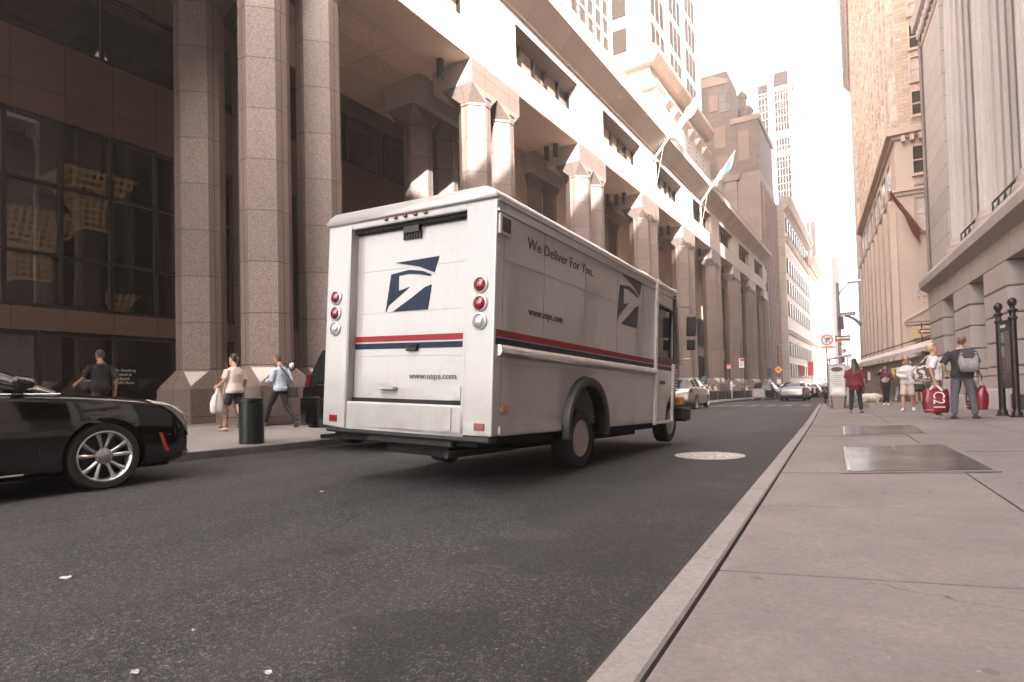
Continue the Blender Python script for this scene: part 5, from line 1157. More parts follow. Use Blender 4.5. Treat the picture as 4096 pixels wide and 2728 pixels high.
def person(label, loc, rz, H, pose=None, top=(.5, .5, .5), legs=(.1, .1, .1), hair=(.06, .04, .03), hairstyle='short', skin=(.47, .27, .185), sleeve=.5, leglen=1.0, toplen=.86, shoe=(.08, .08, .08), fem=False, fat=1.0, group=None, topfit=.016, sandals=False, skirt=False, collar=None, loose=0.0, legw=1.0, cap=None, glasses=False, openx=None, belly=None, belt=None):
    p = dict(shR=(.185, -.005, 1.385), shL=(-.185, -.005, 1.385), elR=(.235, -.03, 1.12), elL=(-.235, -.03, 1.12), wrR=(.245, .05, .87), wrL=(-.245, .05, .87), hpR=(.088, 0, .89), hpL=(-.088, 0, .89), knR=(.098, .015, .49), knL=(-.098, .015, .49), anR=(.10, -.03, .085), anL=(-.10, -.03, .085), lean=0.0, head=(0, 0), dz=0.0, ftR=0.0, ftL=0.0, toeR=-.12, toeL=.12)
    p.update(pose or {}); s = H/1.75; t = thing('person', label, 'person', loc, rz, group); S = M4.Scale(s, 4)
    ln = M4.Translation((0, 0, .9+p['dz'])) @ M4.Rotation(-p['lean'], 4, 'X') @ M4.Translation((0, 0, -.9))
    sk = skinmat(skin); swf = .92 if fem else 1.0
    def up(v): return ln @ V(v)
    def ring(z, hw, hd, yo, e=0.0, n=18):
        w = (hw*(swf if z > 1.2 else (1.04 if fem and z < .96 else 1.0))*(fat if .82 < z < 1.3 else 1+(fat-1)*.4)+e); d = hd*(fat if z < 1.3 else 1.0)+e
        if fem and 1.2 < z < 1.34: d += .012; yo += .012
        if belly and .95 < z < 1.2: d += belly*.5; yo += belly*.5
        return [up((w*abs(cos(a))**.8*(1 if cos(a) > 0 else -1), yo+d*abs(sin(a))**.85*(1 if sin(a) > 0 else -1), z)) for a in (2*pi*k/n for k in range(n))]
    def limb(mb, pts, rads, n=12): mb.tube(pts, rads, n)
    arm = {}; leg = {}
    for q in 'RL':
        a, b, c = up(p['sh'+q]), V(p['el'+q]), V(p['wr'+q])
        if p['lean'] or p['dz']:
            b = up(p['el'+q]) if ('el'+q) not in (pose or {}) else V(p['el'+q]); c = up(p['wr'+q]) if ('wr'+q) not in (pose or {}) else V(p['wr'+q])
        arm[q] = (a, b, c); h = V(p['hp'+q])+V((0, 0, p['dz'])); leg[q] = (h, V(p['kn'+q]), V(p['an'+q]))
    hm = ln @ M4.Translation((0, .002, 1.525)) @ Euler((p['head'][0], 0, p['head'][1])).to_matrix().to_4x4() @ M4.Translation((0, .018, .108))
    B = MB(); B.loft([ring(*r) for r in TORSO])
    for q in 'RL':
        a, b, c = arm[q]; limb(B, [a, a.lerp(b, .35), b, b.lerp(c, .3), c], [.052, .047, .038, .038, .026]); h, k, n_ = leg[q]; limb(B, [h+V((0, 0, .04)), h.lerp(k, .3), k, k.lerp(n_, .3), n_, n_+V((0, .03, -.03))], [.08, .078, .054, .055, .036, .036])
    hs = len(B.v); B.loft([[(rx*cos(2*pi*k/16), yo+ry*sin(2*pi*k/16), z) for k in range(16)] for z, rx, ry, yo in HEAD]); B.tube([(0, .088, .025), (0, .103, -.018), (0, .108, -.032), (0, .088, -.042)], [.009, .013, .015, .01], 8)
    for x in (-.074, .074): B.ball((x, -.005, -.012), (.012, .022, .034), 8, 6)
    B.tube([(0, .0, -.07), (0, -.02, -.14)], [.05, .05], 12)
    B.xf(hm, hs); B.xf(S)
    o = B.build('body', sk, t, remesh=.0135*s, sm=3)
    # hands: palm, four separate fingers, thumb
    Hn = MB()
    for q, sg in (('R', 1), ('L', -1)):
        a, b, c = arm[q]; d = (c-b).normalized(); sd = V((0, 1, 0)) if abs(d.y) < .7 else V((0, 0, 1)); fx = (sd-d*sd.dot(d)).normalized(); nm = d.cross(fx)*sg; hk = p.get('curl', .5); st0 = len(Hn.v)
        Hn.tube([c-d*.02, c+d*.02, c+d*.055, c+d*.09], [(.026, .017), (.036, .016), (.040, .0155), (.036, .013)], 10, up=fx)
        for f_, (off, l) in enumerate(((.028, .068), (.010, .078), (-.009, .073), (-.027, .058))):
            b0 = c+d*.085+fx*off; e1 = b0+(d*cos(hk*.5)+nm*-sin(hk*.5))*l*.5; e2 = e1+(d*cos(hk*1.5)+nm*-sin(hk*1.5))*l*.32; e3 = e2+(d*cos(hk*2.2)+nm*-sin(hk*2.2))*l*.22; Hn.tube([b0, e1, e2, e3], [.0095, .009, .008, .006], 6)
        b0 = c+d*.03+fx*.034; Hn.tube([b0, b0+(d*.75+fx*.55-nm*.25)*.035, b0+(d*.95+fx*.35-nm*.4)*.062], [.012, .0105, .008], 6)
    Hn.xf(S); hm_ = Hn.build('hand', sk); bm = bmesh.new(); bm.from_mesh(o.data); bm.from_mesh(hm_.data); bm.to_mesh(o.data); bm.free(); bpy.data.objects.remove(hm_); o.data.shade_smooth()
    # eyes and mouth
    for x in (-.028, .028): e = MB(); e.ball((x, .083, .005), (.011, .009, .007), 8, 6); e.xf(hm).xf(S); e.build('eye', EYEM, t, smooth=180)
    e = MB(); e.ball((0, .094, -.066), (.021, .007, .006), 8, 6); e.xf(hm).xf(S); e.build('mouth', LIP, t, smooth=180)
    # top
    T = MB(); zs = [r for r in TORSO if toplen <= r[0] <= 1.46]; T.loft([ring(r[0], r[1]+loose*(1 if r[0] < 1.3 else .3), r[2]+loose*(1 if r[0] < 1.3 else .3), r[3], topfit) for r in ([(toplen,)+tuple(interp(sorted(TORSO, key=lambda q: -q[0]), toplen))]+zs)])
    for q in 'RL':
        a, b, c = arm[q]; e = topfit+.006
        path = [a, a.lerp(b, .5), b, b.lerp(c, .5), c]; rad = [.054+e, .050+e, .042+e*1.1, .040+e, .032+e]; L = sleeve*2; n_ = 2 if L <= .5 else 3 if L <= 1 else 5
        if L <= 1: pts = [a, a.lerp(b, L*.5), a.lerp(b, L)]; rr = [.054+e, .052+e, .052+e+loose*.3]
        else: pts = [a, a.lerp(b, .5), b, b.lerp(c, (L-1)*.5), b.lerp(c, (L-1))]; rr = rad
        limb(T, pts, rr)
    T.xf(S); T.build('shirt', cloth(top), t, remesh=.0125*s, sm=4)
    if collar: cmb = MB(); cmb.tube([up((.075*cos(a), -.012+.07*sin(a), 1.455+.012*sin(-a))) for a in (2*pi*k/16 for k in range(17))], .012, 6); cmb.xf(S); cmb.build('collar', cloth(collar), t, smooth=60)
    # trousers, shorts or skirt
    D = MB()
    if leglen > 0:
        D.loft([ring(*r, .012) for r in TORSO if r[0] <= 1.0])
        for q in 'RL':
            h, k, n_ = leg[q]; full = [(h+V((0, 0, .05)), .088), (h.lerp(k, .4), .086*legw), (k, .064*legw), (k.lerp(n_, .35), .064*legw), (n_+V((0, 0, .015)), .052*legw)]; L = leglen
            if L >= 1: pts = full
            else:
                e = h.lerp(k, min(1, L*2)) if L <= .5 else k.lerp(n_, L*2-1); pts = [q_ for q_ in full[:2 if L <= .5 else 3]]+[(e, .090*legw if L <= .5 else .066*legw)]
            limb(D, [a for a, _ in pts], [b for _, b in pts])
        if skirt: D.loft([ring(.9, .17, .12, 0, .02), ring(.80, .2, .15, 0, .03), ring(.62, .22, .17, 0, .03)])
        D.xf(S); D.build('skirt' if skirt else ('shorts' if leglen < .6 else 'trousers'), cloth(legs), t, remesh=.0125*s, sm=3)
    if belt: m = MB(); m.loft([ring(1.0, .157, .109, 0, .022), ring(.965, .16, .112, 0, .022)]); m.xf(S); m.build('belt', cloth(belt, .5), t, smooth=60)
    # shoes
    for q in 'RL':
        n_ = leg[q][2]; fm = M4.Translation(n_) @ M4.Rotation(p['toe'+q], 4, 'Z') @ M4.Rotation(p['ft'+q], 4, 'X'); F = MB()
        F.loft([[(hw*cos(2*pi*k/12), y, max(-.083, zc+hh*sin(2*pi*k/12))) for k in range(12)] for y, hw, zc, hh in ((-.075, .02, -.045, .03), (-.06, .034, -.04, .045), (-.02, .040, -.03, .06 if not sandals else .045), (.04, .040, -.045, .045), (.10, .045, -.058, .03), (.16, .042, -.064, .022), (.19, .022, -.068, .014))])
        F.xf(fm).xf(S); so_ = F.build('shoe', sk if sandals else cloth(shoe, .6), t, smooth=50)
        Z = MB(); Z.loft([[(w_*sx, y, z) for y, w_ in ((-.08, .022), (-.05, .04), (.04, .042), (.10, .05), (.17, .044), (.197, .02)) for sx in (1,)]+[(w_*-1, y, z) for y, w_ in ((.197, .02), (.17, .044), (.10, .05), (.04, .042), (-.05, .04), (-.08, .022))] for z in (-.086, -.068)]); Z.xf(fm).xf(S); Z.build('sole', SOLE if sum(shoe) < 1 else cloth((.7, .69, .67)), so_)
    # hair
    Hh = MB()
    if hairstyle in ('short', 'long', 'bob', 'pony'):
        Hh.loft([[(rx*cos(2*pi*k/16), yo+ry*sin(2*pi*k/16), z) for k in range(16)] for z, rx, ry, yo in ((-.055, .05, .035, -.058), (-.03, .074, .06, -.035), (.01, .082, .078, -.024), (.05, .084, .09, -.013), (.085, .078, .09, -.008), (.115, .06, .07, -.01), (.138, .03, .035, -.012))])
    if hairstyle == 'long': Hh.loft([[(rx*cos(2*pi*k/14), yo+ry*sin(2*pi*k/14), z) for k in range(14)] for z, rx, ry, yo in ((.06, .075, .06, -.04), (-.04, .095, .06, -.05), (-.16, .122, .06, -.085), (-.30, .14, .05, -.135), (-.44, .115, .045, -.15), (-.54, .05, .03, -.145))])
    if hairstyle == 'bob': Hh.loft([[(rx*cos(2*pi*k/14), yo+ry*sin(2*pi*k/14), z) for k in range(14)] for z, rx, ry, yo in ((.06, .08, .065, -.03), (-.04, .095, .065, -.035), (-.12, .098, .062, -.04), (-.16, .08, .05, -.04))])
    if hairstyle == 'pony': Hh.tube([(0, -.09, .03), (0, -.14, -.0), (0, -.13, -.10), (0, -.11, -.2)], [.02, .035, .03, .01], 8)
    if hairstyle == 'thin': Hh.loft([[(rx*cos(2*pi*k/16), yo+ry*sin(2*pi*k/16), z) for k in range(16)] for z, rx, ry, yo in ((-.055, .045, .03, -.06), (-.02, .074, .06, -.036), (.03, .078, .074, -.026), (.07, .073, .08, -.018), (.105, .054, .062, -.016), (.126, .028, .035, -.015))])
    if Hh.v: Hh.xf(hm).xf(S); Hh.build('hair', hairmat(hair), t, remesh=.011*s, sm=2)
    if cap:
        m = MB(); m.loft([[(rx*cos(2*pi*k/16), yo+rx*1.2*sin(2*pi*k/16), z) for k in range(16)] for z, rx, yo in ((.045, .084, -.004), (.09, .082, -.006), (.125, .06, -.008), (.14, .02, -.008))]); m.loft([[(.075*cos(a), .06+.1*sin(a), .05-.03*sin(a)+dz) for a in (pi*k/8 for k in range(9))] for dz in (0, .008)]); m.xf(hm).xf(S); m.build('cap', cloth(cap), t, smooth=60)
    if glasses:
        z0 = .075 if glasses == 'up' else .004; y0 = .085 if glasses == 'up' else .094; m = MB()
        for x in (-.034, .034): m.ball((x, y0, z0), (.029, .010, .021), 10, 6); m.tube([(x*1.9, y0-.01, z0), (x*2.3, -.01, z0-.01)], .005, 5)
        m.tube([(-.01, y0+.006, z0), (.01, y0+.006, z0)], .005, 5); m.xf(hm).xf(S); m.build('sunglasses', plain('lens_brown', (.05, .02, .015), .08) if 'lens_brown' not in bpy.data.materials else bpy.data.materials['lens_brown'], t, smooth=60)
    return t, {'R': S @ arm['R'][2], 'L': S @ arm['L'][2], 'hm': S @ hm}
GP1 = 'pedestrians on the near pavement'; GP2 = 'pedestrians on the left pavement'; GP3 = 'people by the far planters'
def at_p(px, py, off=None):
    P = gat(px, py, .15); P = gat(px, py, .13+.018*(P.x-xk(P.y)) if P.x > xk(P.y) else .14); return V((P.x, P.y, sz(P.x, P.y)))
def wpt(t, v): return t.location + M4.Rotation(t.rotation_euler.z, 3, 'Z') @ V(v)
c7 = lambda x, y: (3200+x/2.09, 1000+y/2.09)
# woman in maroon, seen from behind
t1, _ = person('person in a loose maroon top and black leggings with long dark hair, seen from behind', at_p(*c7(470, 1362)), R(-4), 1.60, dict(knR=(.12, .01, .49), anR=(.15, -.03, .085), knL=(-.12, .01, .49), anL=(-.14, -.03, .085), elR=(.25, -.03, 1.12), wrR=(.25, .06, .9), elL=(-.255, -.02, 1.12), wrL=(-.27, .04, .86), head=(.0, .35)), top=(.16, .02, .03), legs=(.022, .02, .022), hair=(.035, .018, .014), hairstyle='long', sleeve=.48, toplen=.74, shoe=(.16, .15, .15), fem=True, fat=1.22, loose=.03, group=GP1, skin=(.36, .2, .14))
person('person in a grey cap and dark jacket standing beyond the person in maroon', at_p(*c7(512, 1292)), R(150), 1.80, dict(elR=(.25, .05, 1.12), wrR=(.15, .25, 1.15), head=(-.1, .5)), top=(.05, .055, .08), legs=(.04, .04, .05), hairstyle='thin', hair=(.1, .08, .06), cap=(.30, .26, .25), sleeve=.98, group=GP1)
# photographing woman with the dog
PD = at_p(*c7(722, 1296)); tph, h_ = person('person in dark red and black, one hand raised to the brow, holding a lead', PD, R(176), 1.60, dict(elR=(.30, .16, 1.38), wrR=(.10, .17, 1.56), elL=(-.25, .02, 1.12), wrL=(-.08, .22, 1.18), head=(-.05, .1), anR=(.06, -.03, .085), anL=(-.07, 0, .085), knR=(.07, .02, .49), knL=(-.07, .03, .49)), top=(.10, .022, .028), legs=(.02, .017, .02), hair=(.02, .012, .01), hairstyle='long', sleeve=.8, toplen=.88, shoe=(.72, .7, .68), fem=True, fat=1.2, group=GP1)
m = MB(); m.ball((0, .165, 1.0), (.13, .05, .10), 12, 8); m.build('pale_print', cloth((.42, .40, .40)), tph, smooth=180)
# walking woman in white hoodie and shorts
PC_ = at_p(*c7(905, 1342)); tw_, _ = person('person in a white hooded top, cream shorts and sunglasses walking towards the camera', PC_, R(168), 1.64, dict(elR=(.25, -.02, 1.14), wrR=(.02, .22, 1.06), elL=(-.36, .02, 1.22), wrL=(-.50, .16, 1.30), anR=(.10, .12, .095), knR=(.10, .12, .5), anL=(-.12, -.20, .13), knL=(-.11, .02, .5), ftL=-.5, head=(0, .1)), top=(.66, .63, .60), legs=(.56, .47, .40), hair=(.46, .30, .15), hairstyle='bob', sleeve=.95, leglen=.5, legw=1.12, shoe=(.72, .66, .62), fem=True, fat=1.12, glasses=True, group=GP1)
m = MB(); m.ball((0, -.075, 1.45), (.12, .07, .07), 10, 6); m.build('hood', cloth((.66, .63, .60)), tw_, smooth=180)
tb_ = thing('shoulder_bag', 'dark shoulder bag hanging at the hip of the person in cream shorts', 'bag', wpt(tw_, (.28, -.06, .72))); m = MB(); m.loft([[(x*sc, y*sc, z) for x, y in ((-.07, -.16), (.07, -.16), (.09, 0), (.07, .16), (-.07, .16), (-.09, 0))] for z, sc in ((0, .9), (.1, 1.1), (.24, .95), (.32, .6))]); m.build('bag_body', cloth((.09, .05, .045)), tb_, smooth=60); m = MB(); m.tube([(0, -.1, .3), (-.02, -.04, .52), (.0, .1, .3)], .014, 6); m.build('strap', cloth((.05, .03, .03)), tb_)
person('person in grey jeans and white trainers, half hidden beyond the cream shorts', at_p(*c7(835, 1262)), R(-20), 1.68, dict(anR=(.1, .18, .09), knR=(.1, .14, .5), anL=(-.1, -.2, .12)), top=(.22, .15, .14), legs=(.3, .28, .28), shoe=(.75, .72, .7), hair=(.1, .06, .04), group=GP1, sleeve=.9)
person('person in a grey top and short black skirt, fair ponytail, seen from behind', at_p(*c7(1000, 1283)), R(10), 1.55, dict(), top=(.36, .29, .25), legs=(.03, .025, .028), leglen=.42, skirt=True, hair=(.46, .28, .14), hairstyle='pony', sleeve=.02, shoe=(.1, .08, .08), fem=True, group=GP1)
# woman in white with the red bag, looking up
PW = at_p(*c7(1135, 1405)); tww, hw_ = person('person with short blonde hair in a white cardigan and beige trousers, looking up', PW, R(-84), 1.68, dict(elR=(.24, -.10, 1.12), wrR=(.25, -.03, .84), elL=(-.25, -.02, 1.12), wrL=(-.27, .12, .88), head=(.34, -.15), anR=(.10, .00, .085), anL=(-.11, .10, .085), knL=(-.1, .06, .49)), top=(.74, .72, .70), legs=(.42, .34, .28), hair=(.62, .47, .29), hairstyle='short', sleeve=.42, toplen=.88, leglen=.93, legw=1.06, shoe=(.80, .78, .76), fem=True, fat=1.16, glasses='up', group=GP1, skin=(.50, .27, .18))
m = MB()
for sx in (-1, 1): m.loft([[(sx*.165, .10, z+.0), (sx*.07, .155, z), (sx*.06, .165, z), (sx*.17, .115, z)] for z in (.84, 1.0, 1.2, 1.36)])
m.build('cardigan_front', cloth((.78, .77, .76)), tww, smooth=50)
# man with backpack, seen from behind
PM = at_p(*c7(1372, 1410)); tmn, hm_ = person('person in a dark polo shirt and blue-grey jeans with a backpack, looking up', PM, R(-3), 1.80, dict(elL=(-.33, -.10, 1.14), wrL=(-.24, .02, .92), elR=(.26, -.05, 1.12), wrR=(.26, .02, .84), head=(.42, .22), anR=(.19, -.03, .085), knR=(.15, .01, .49), anL=(-.16, -.03, .085), knL=(-.14, .01, .49), toeR=-.35, toeL=.1), top=(.035, .028, .034), legs=(.105, .105, .125), hair=(.20, .145, .11), hairstyle='thin', sleeve=.46, toplen=.84, shoe=(.05, .045, .045), fat=1.14, legw=1.14, collar=(.55, .5, .5), group=GP1, belt=(.05, .04, .04))
m = MB(); m.tube([(-.265, .0, .90), (-.262, .01, .875)], .036, 10); m.build('watch', BLACK, tmn)
# things people carry
def redbag(label, top_, rz, lean=0.0, mirror=False):
    t = thing('shopping_bag', label, 'shopping bag', top_, rz, 'red carrier bags'); M_ = plain('bag_red', (.21, .012, .030), .3, Coat_Weight=.3, bump=.6, bscale=9) if 'bag_red' not in bpy.data.materials else bpy.data.materials['bag_red']
    m = MB(); rings = []
    for z, hw, hd in ((-.60, .205, .10), (-.595, .22, .11), (-.45, .235, .12), (-.28, .238, .115), (-.16, .23, .085), (-.10, .225, .035), (-.085, .22, .018)): rings.append([(hw*abs(cos(a))**.45*(1 if cos(a) > 0 else -1)+.014*sin(9*a+z*20), hd*abs(sin(a))**.7*(1 if sin(a) > 0 else -1)+.010*sin(5*a+z*31), z+.022*sin(3*a+1)*(1 if z > -.3 else 0)) for a in (2*pi*k/28 for k in range(28))])
    m.loft(rings); m.build('bag_body', M_, t, smooth=60)
    m = MB()
    for s in (-1, 1): m.tube([(-.12, s*.045, -.12), (-.05, s*.02, -.02), (0, 0, .0), (.05, s*.02, -.02), (.12, s*.045, -.12)], [(.022, .006)]*5, 8)
    m.build('handle', cloth((.66, .60, .58), .6), t, smooth=60)
    Wm = plain('bag_white', (.72, .69, .68), .4) if 'bag_white' not in bpy.data.materials else bpy.data.materials['bag_white']
    for s in (1, -1):
        o = text('lettering', 'C21', .235, Wm, t, (0, 0, 0), (0, 0, 0), .004, sx=1.0); B_ = M4.Translation((-s*.07, -s*.146, -.12)) @ M4.Rotation(0 if s > 0 else pi, 4, 'Z') @ M4.Rotation(R(90), 4, 'X') @ M4.Rotation(R(-90), 4, 'Z'); o.matrix_local = B_ @ M4.Diagonal((1.02, 1.3, 1, 1))
        o = text('lettering', 'CENTURY 21', .03, Wm, t, (0, 0, 0), (0, 0, 0), .003); o.matrix_local = M4.Translation((-s*.24, -s*.118, -.54)) @ M4.Rotation(0 if s > 0 else pi, 4, 'Z') @ M4.Rotation(R(90), 4, 'X')
    return t
wR = wpt(tww, hw_['R'])+V((0, -.02, -.075)); redbag('bulging red carrier bag with white figures, held by the person in white', wR, R(8))
wM = wpt(tmn, hm_['R'])+V((.05, .04, -.075)); redbag('upright red carrier bag with white figures, held by the person in the polo shirt', wM+V((-.07, .10, 0)), R(-62))
# patterned tote on the shoulder
tt = thing('tote_bag', 'zebra-patterned tote bag under the arm of the person in white', 'bag', wpt(tww, (.17, -.20, 1.02)), R(-84)); g = G('tote_stripes'); wv = g.n('TexWave', {'Vector': g.obj(), 'Scale': 9.0, 'Distortion': 7.0, 'Detail': 3.0}); g.bsdf(Base_Color=g.ramp(wv.outputs['Fac'], .45, .55, (.10, .06, .06), (.62, .56, .54)), Roughness=.7)
m = MB(); m.loft([[(hd*cos(a), .0+hw*sin(a)+yo, z) for a in (2*pi*k/16 for k in range(16))] for z, hw, hd, yo in ((-.18, .14, .05, .0), (-.12, .22, .08, -.02), (.05, .21, .08, -.03), (.17, .15, .05, 0))]); m.build('bag_body', g.m, tt, smooth=60); m = MB(); m.tube([(0, -.12, .15), (0, .04, .36), (0, .16, .40), (0, .20, .30), (0, .10, .14)], .013, 6); m.build('strap', g.m, tt)
# backpack
bp_ = thing('backpack', 'grey and black backpack with a bottle in its side pocket, worn over dark polo shirt', 'backpack', wpt(tmn, (.11, -.155, 1.03)), R(-3)); GRY = cloth((.33, .31, .31), .7); BKC = cloth((.04, .035, .04), .7)
m = MB(); m.loft([[(hw*abs(cos(a))**.7*(1 if cos(a) > 0 else -1), yo+hd*abs(sin(a))**.7*(1 if sin(a) > 0 else -1), z) for a in (2*pi*k/20 for k in range(20))] for z, hw, hd, yo in ((-.04, .10, .05, -.03), (-.01, .16, .09, -.05), (.12, .175, .11, -.07), (.26, .17, .10, -.06), (.36, .15, .08, -.05), (.42, .10, .05, -.04))]); m.build('pack_body', GRY, bp_, smooth=60)
m = MB(); m.loft([[(hw*cos(a), yo+hd*sin(a), z) for a in (2*pi*k/20 for k in range(20))] for z, hw, hd, yo in ((.25, .178, .108, -.062), (.34, .165, .095, -.055), (.42, .12, .065, -.045), (.45, .05, .03, -.04))]); m.build('pack_lid', BKC, bp_, smooth=60)
m = MB(); m.tube([(-.12, -.15, .02), (.10, -.17, .12), (-.08, -.165, .2), (.1, -.14, .26)], .006, 5); m.tube([(.15, -.05, .0), (.2, -.05, -.12), (.2, -.05, -.22)], .012, 6); m.tube([(.10, .02, .40), (.10, .12, .44), (.10, .20, .36)], .018, 6); m.tube([(-.12, .02, .40), (-.13, .12, .44), (-.14, .20, .36)], .018, 6); m.build('strap', BKC, bp_)
m = MB(); m.lathe([(.03, 0), (.034, .02), (.034, .14), (.014, .17), (.014, .19)], 12, c=(-.17, -.07, .08)); m.build('bottle', glass('bottle_clear', (.9, .95, .95), .9), bp_, smooth=50); m = MB(); m.loft([[(-.17+.05*cos(a), -.07+.05*sin(a), z) for a in (2*pi*k/12 for k in range(12))] for z in (.0, .13)]); m.build('side_pocket', BKC, bp_, smooth=60)
# far side of the road
SB = 'pedestrians on the left pavement'
P = V((-15.0, 6.45, .28)); person('person in a black short-sleeved shirt and glasses striding past the lobby doors', P, R(96), 1.82, dict(elR=(.25, -.16, 1.12), wrR=(.27, -.08, .86), elL=(-.27, .10, 1.15), wrL=(-.30, .34, 1.02), anR=(.09, .25, .10), knR=(.09, .22, .5), anL=(-.09, -.3, .14), knL=(-.09, .0, .49), ftL=-.4), top=(.009, .008, .010), legs=(.007, .007, .008), hair=(.04, .03, .03), hairstyle='thin', sleeve=.5, skin=(.35, .18, .12), glasses=True, group=SB, fat=1.1)
P = V((-11.75, 7.62, lz(-11.75, 7.6))); tcr, hc = person('person in a cream T-shirt and black shorts walking past the black bollard', P, R(97), 1.66, dict(elR=(.24, -.06, 1.12), wrR=(.24, -.02, .86), elL=(-.26, .02, 1.13), wrL=(-.28, .20, 1.03), anL=(-.09, .22, .09), knL=(-.09, .20, .5), anR=(.09, -.26, .13), knR=(.09, -.02, .49), ftR=-.4, head=(.05, .1)), top=(.60, .54, .48), legs=(.02, .018, .02), hair=(.035, .02, .015), hairstyle='pony', sleeve=.42, leglen=.34, sandals=True, fem=True, fat=1.16, group=SB, skin=(.47, .28, .2))
wL = wpt(tcr, hc['L'])+V((0, 0, -.06)); tt = thing('carrier_bag', 'white carrier bag hanging from the hand of the person in cream', 'bag', wL); m = MB(); m.loft([[(hd*cos(a)+.012*sin(6*a), hw*sin(a)+.01*sin(5*a), z) for a in (2*pi*k/18 for k in range(18))] for z, hw, hd in ((-.52, .12, .06), (-.48, .165, .09), (-.3, .17, .09), (-.14, .11, .05), (-.1, .06, .03), (0.02, .02, .02))]); m.build('bag_body', cloth((.62, .58, .54), .5), tt, smooth=60)
P = V((-12.6, 8.15, lz(-12.6, 8))); person('person in a light blue top hidden behind the person in cream', P, R(97), 1.66, dict(anL=(-.09, .2, .09), knL=(-.09, .18, .5), anR=(.09, -.2, .12)), top=(.28, .40, .52), legs=(.05, .05, .07), hair=(.05, .03, .02), group=SB, fem=True)
P = V((-12.15, 9.05, lz(-12.15, 9.1))); ts_, hs_ = person('person in a light blue shirt and black trousers striding along with a phone', P, R(97), 1.72, dict(elR=(.25, -.10, 1.14), wrR=(.22, .14, 1.02), elL=(-.24, .02, 1.13), wrL=(-.13, .30, 1.10), anL=(-.09, .42, .10), knL=(-.09, .26, .50), anR=(.09, -.48, .12), knR=(.09, -.10, .49), ftR=-.35, ftL=.1, head=(-.35, .1)), top=(.50, .58, .68), legs=(.016, .014, .016), hair=(.05, .03, .02), hairstyle='thin', sleeve=.97, shoe=(.02, .018, .018), group=SB, skin=(.42, .23, .15))
tt = thing('messenger_bag', 'black messenger bag slung behind the person in the light blue shirt', 'bag', wpt(ts_, (.19, -.18, .80)), R(97)); m = MB(); m.box(-.05, .05, -.17, .13, -.12, .14); m.build('bag_body', cloth((.014, .013, .013), .5), tt, bevel=.03, seg=2); m = MB(); m.tube([(0, .08, .12), (-.12, .22, .40), (-.30, .20, .62), (-.36, .1, .66)], .014, 6); m.tube([(0, -.1, .12), (-.1, .02, .42), (-.3, .08, .66)], .014, 6); m.build('strap', cloth((.014, .013, .013), .5), tt)
P = gat(2700+895/3.925, 1350+976/3.925, .14); person('person in a white shirt and khaki trousers reading a phone by the planters', P, R(-80), 1.74, dict(elR=(.24, .04, 1.13), wrR=(.14, .28, 1.18), elL=(-.24, .02, 1.12), wrL=(-.16, .24, 1.10), head=(-.5, 0), anR=(.07, 0, .085), anL=(-.07, -.02, .085)), top=(.62, .63, .65), legs=(.36, .30, .25), hair=(.04, .025, .02), sleeve=.97, group=GP3, belt=(.04, .03, .03))
for px, py, lab, tp in ((520, 830, 'seated person in a grey top, nearer of the pair by the parking meter', (.40, .40, .42)), (612, 830, 'seated person in a pale top, beside the lit column, farther of that pair', (.50, .52, .56)), (1042, 830, 'seated person just left of the tall sign pole behind planters', (.12, .08, .09)), (1105, 830, 'seated person in white just right of the parking sign pole', (.62, .58, .56)), (1140, 826, 'seated person in a dark brown top, second right of the sign pole', (.12, .08, .08)), (1218, 826, 'seated person with long dark hair next to the metal barrier', (.06, .04, .05))):
    P = xat(2700+px/3.925, 1350+py/3.925, -11.9); person(lab, V((P.x+.1, P.y, lz(-11.9, P.y))), R(-90), 1.66, dict(dz=-.40, knR=(.10, .42, .50), knL=(-.10, .42, .50), anR=(.10, .44, .085), anL=(-.10, .44, .085), elR=(.23, .06, .78), wrR=(.12, .3, .72), elL=(-.23, .06, .78), wrL=(-.12, .3, .72), head=(-.25, 0)), top=tp, legs=(.06, .055, .07), hair=(.03, .02, .015), hairstyle='long' if px in (1218, 520, 612) else 'short', sleeve=.8, fem=True, group=GP3)
P = gat(*c7(216, 1248), 0.0); person('person in a white shirt and jeans crossing the far street beside the bus-stop advert', P, R(20), 1.72, dict(anR=(.09, .2, .1), knR=(.09, .16, .5), anL=(-.09, -.25, .12)), top=(.66, .62, .6), legs=(.12, .12, .15), group=GP1)
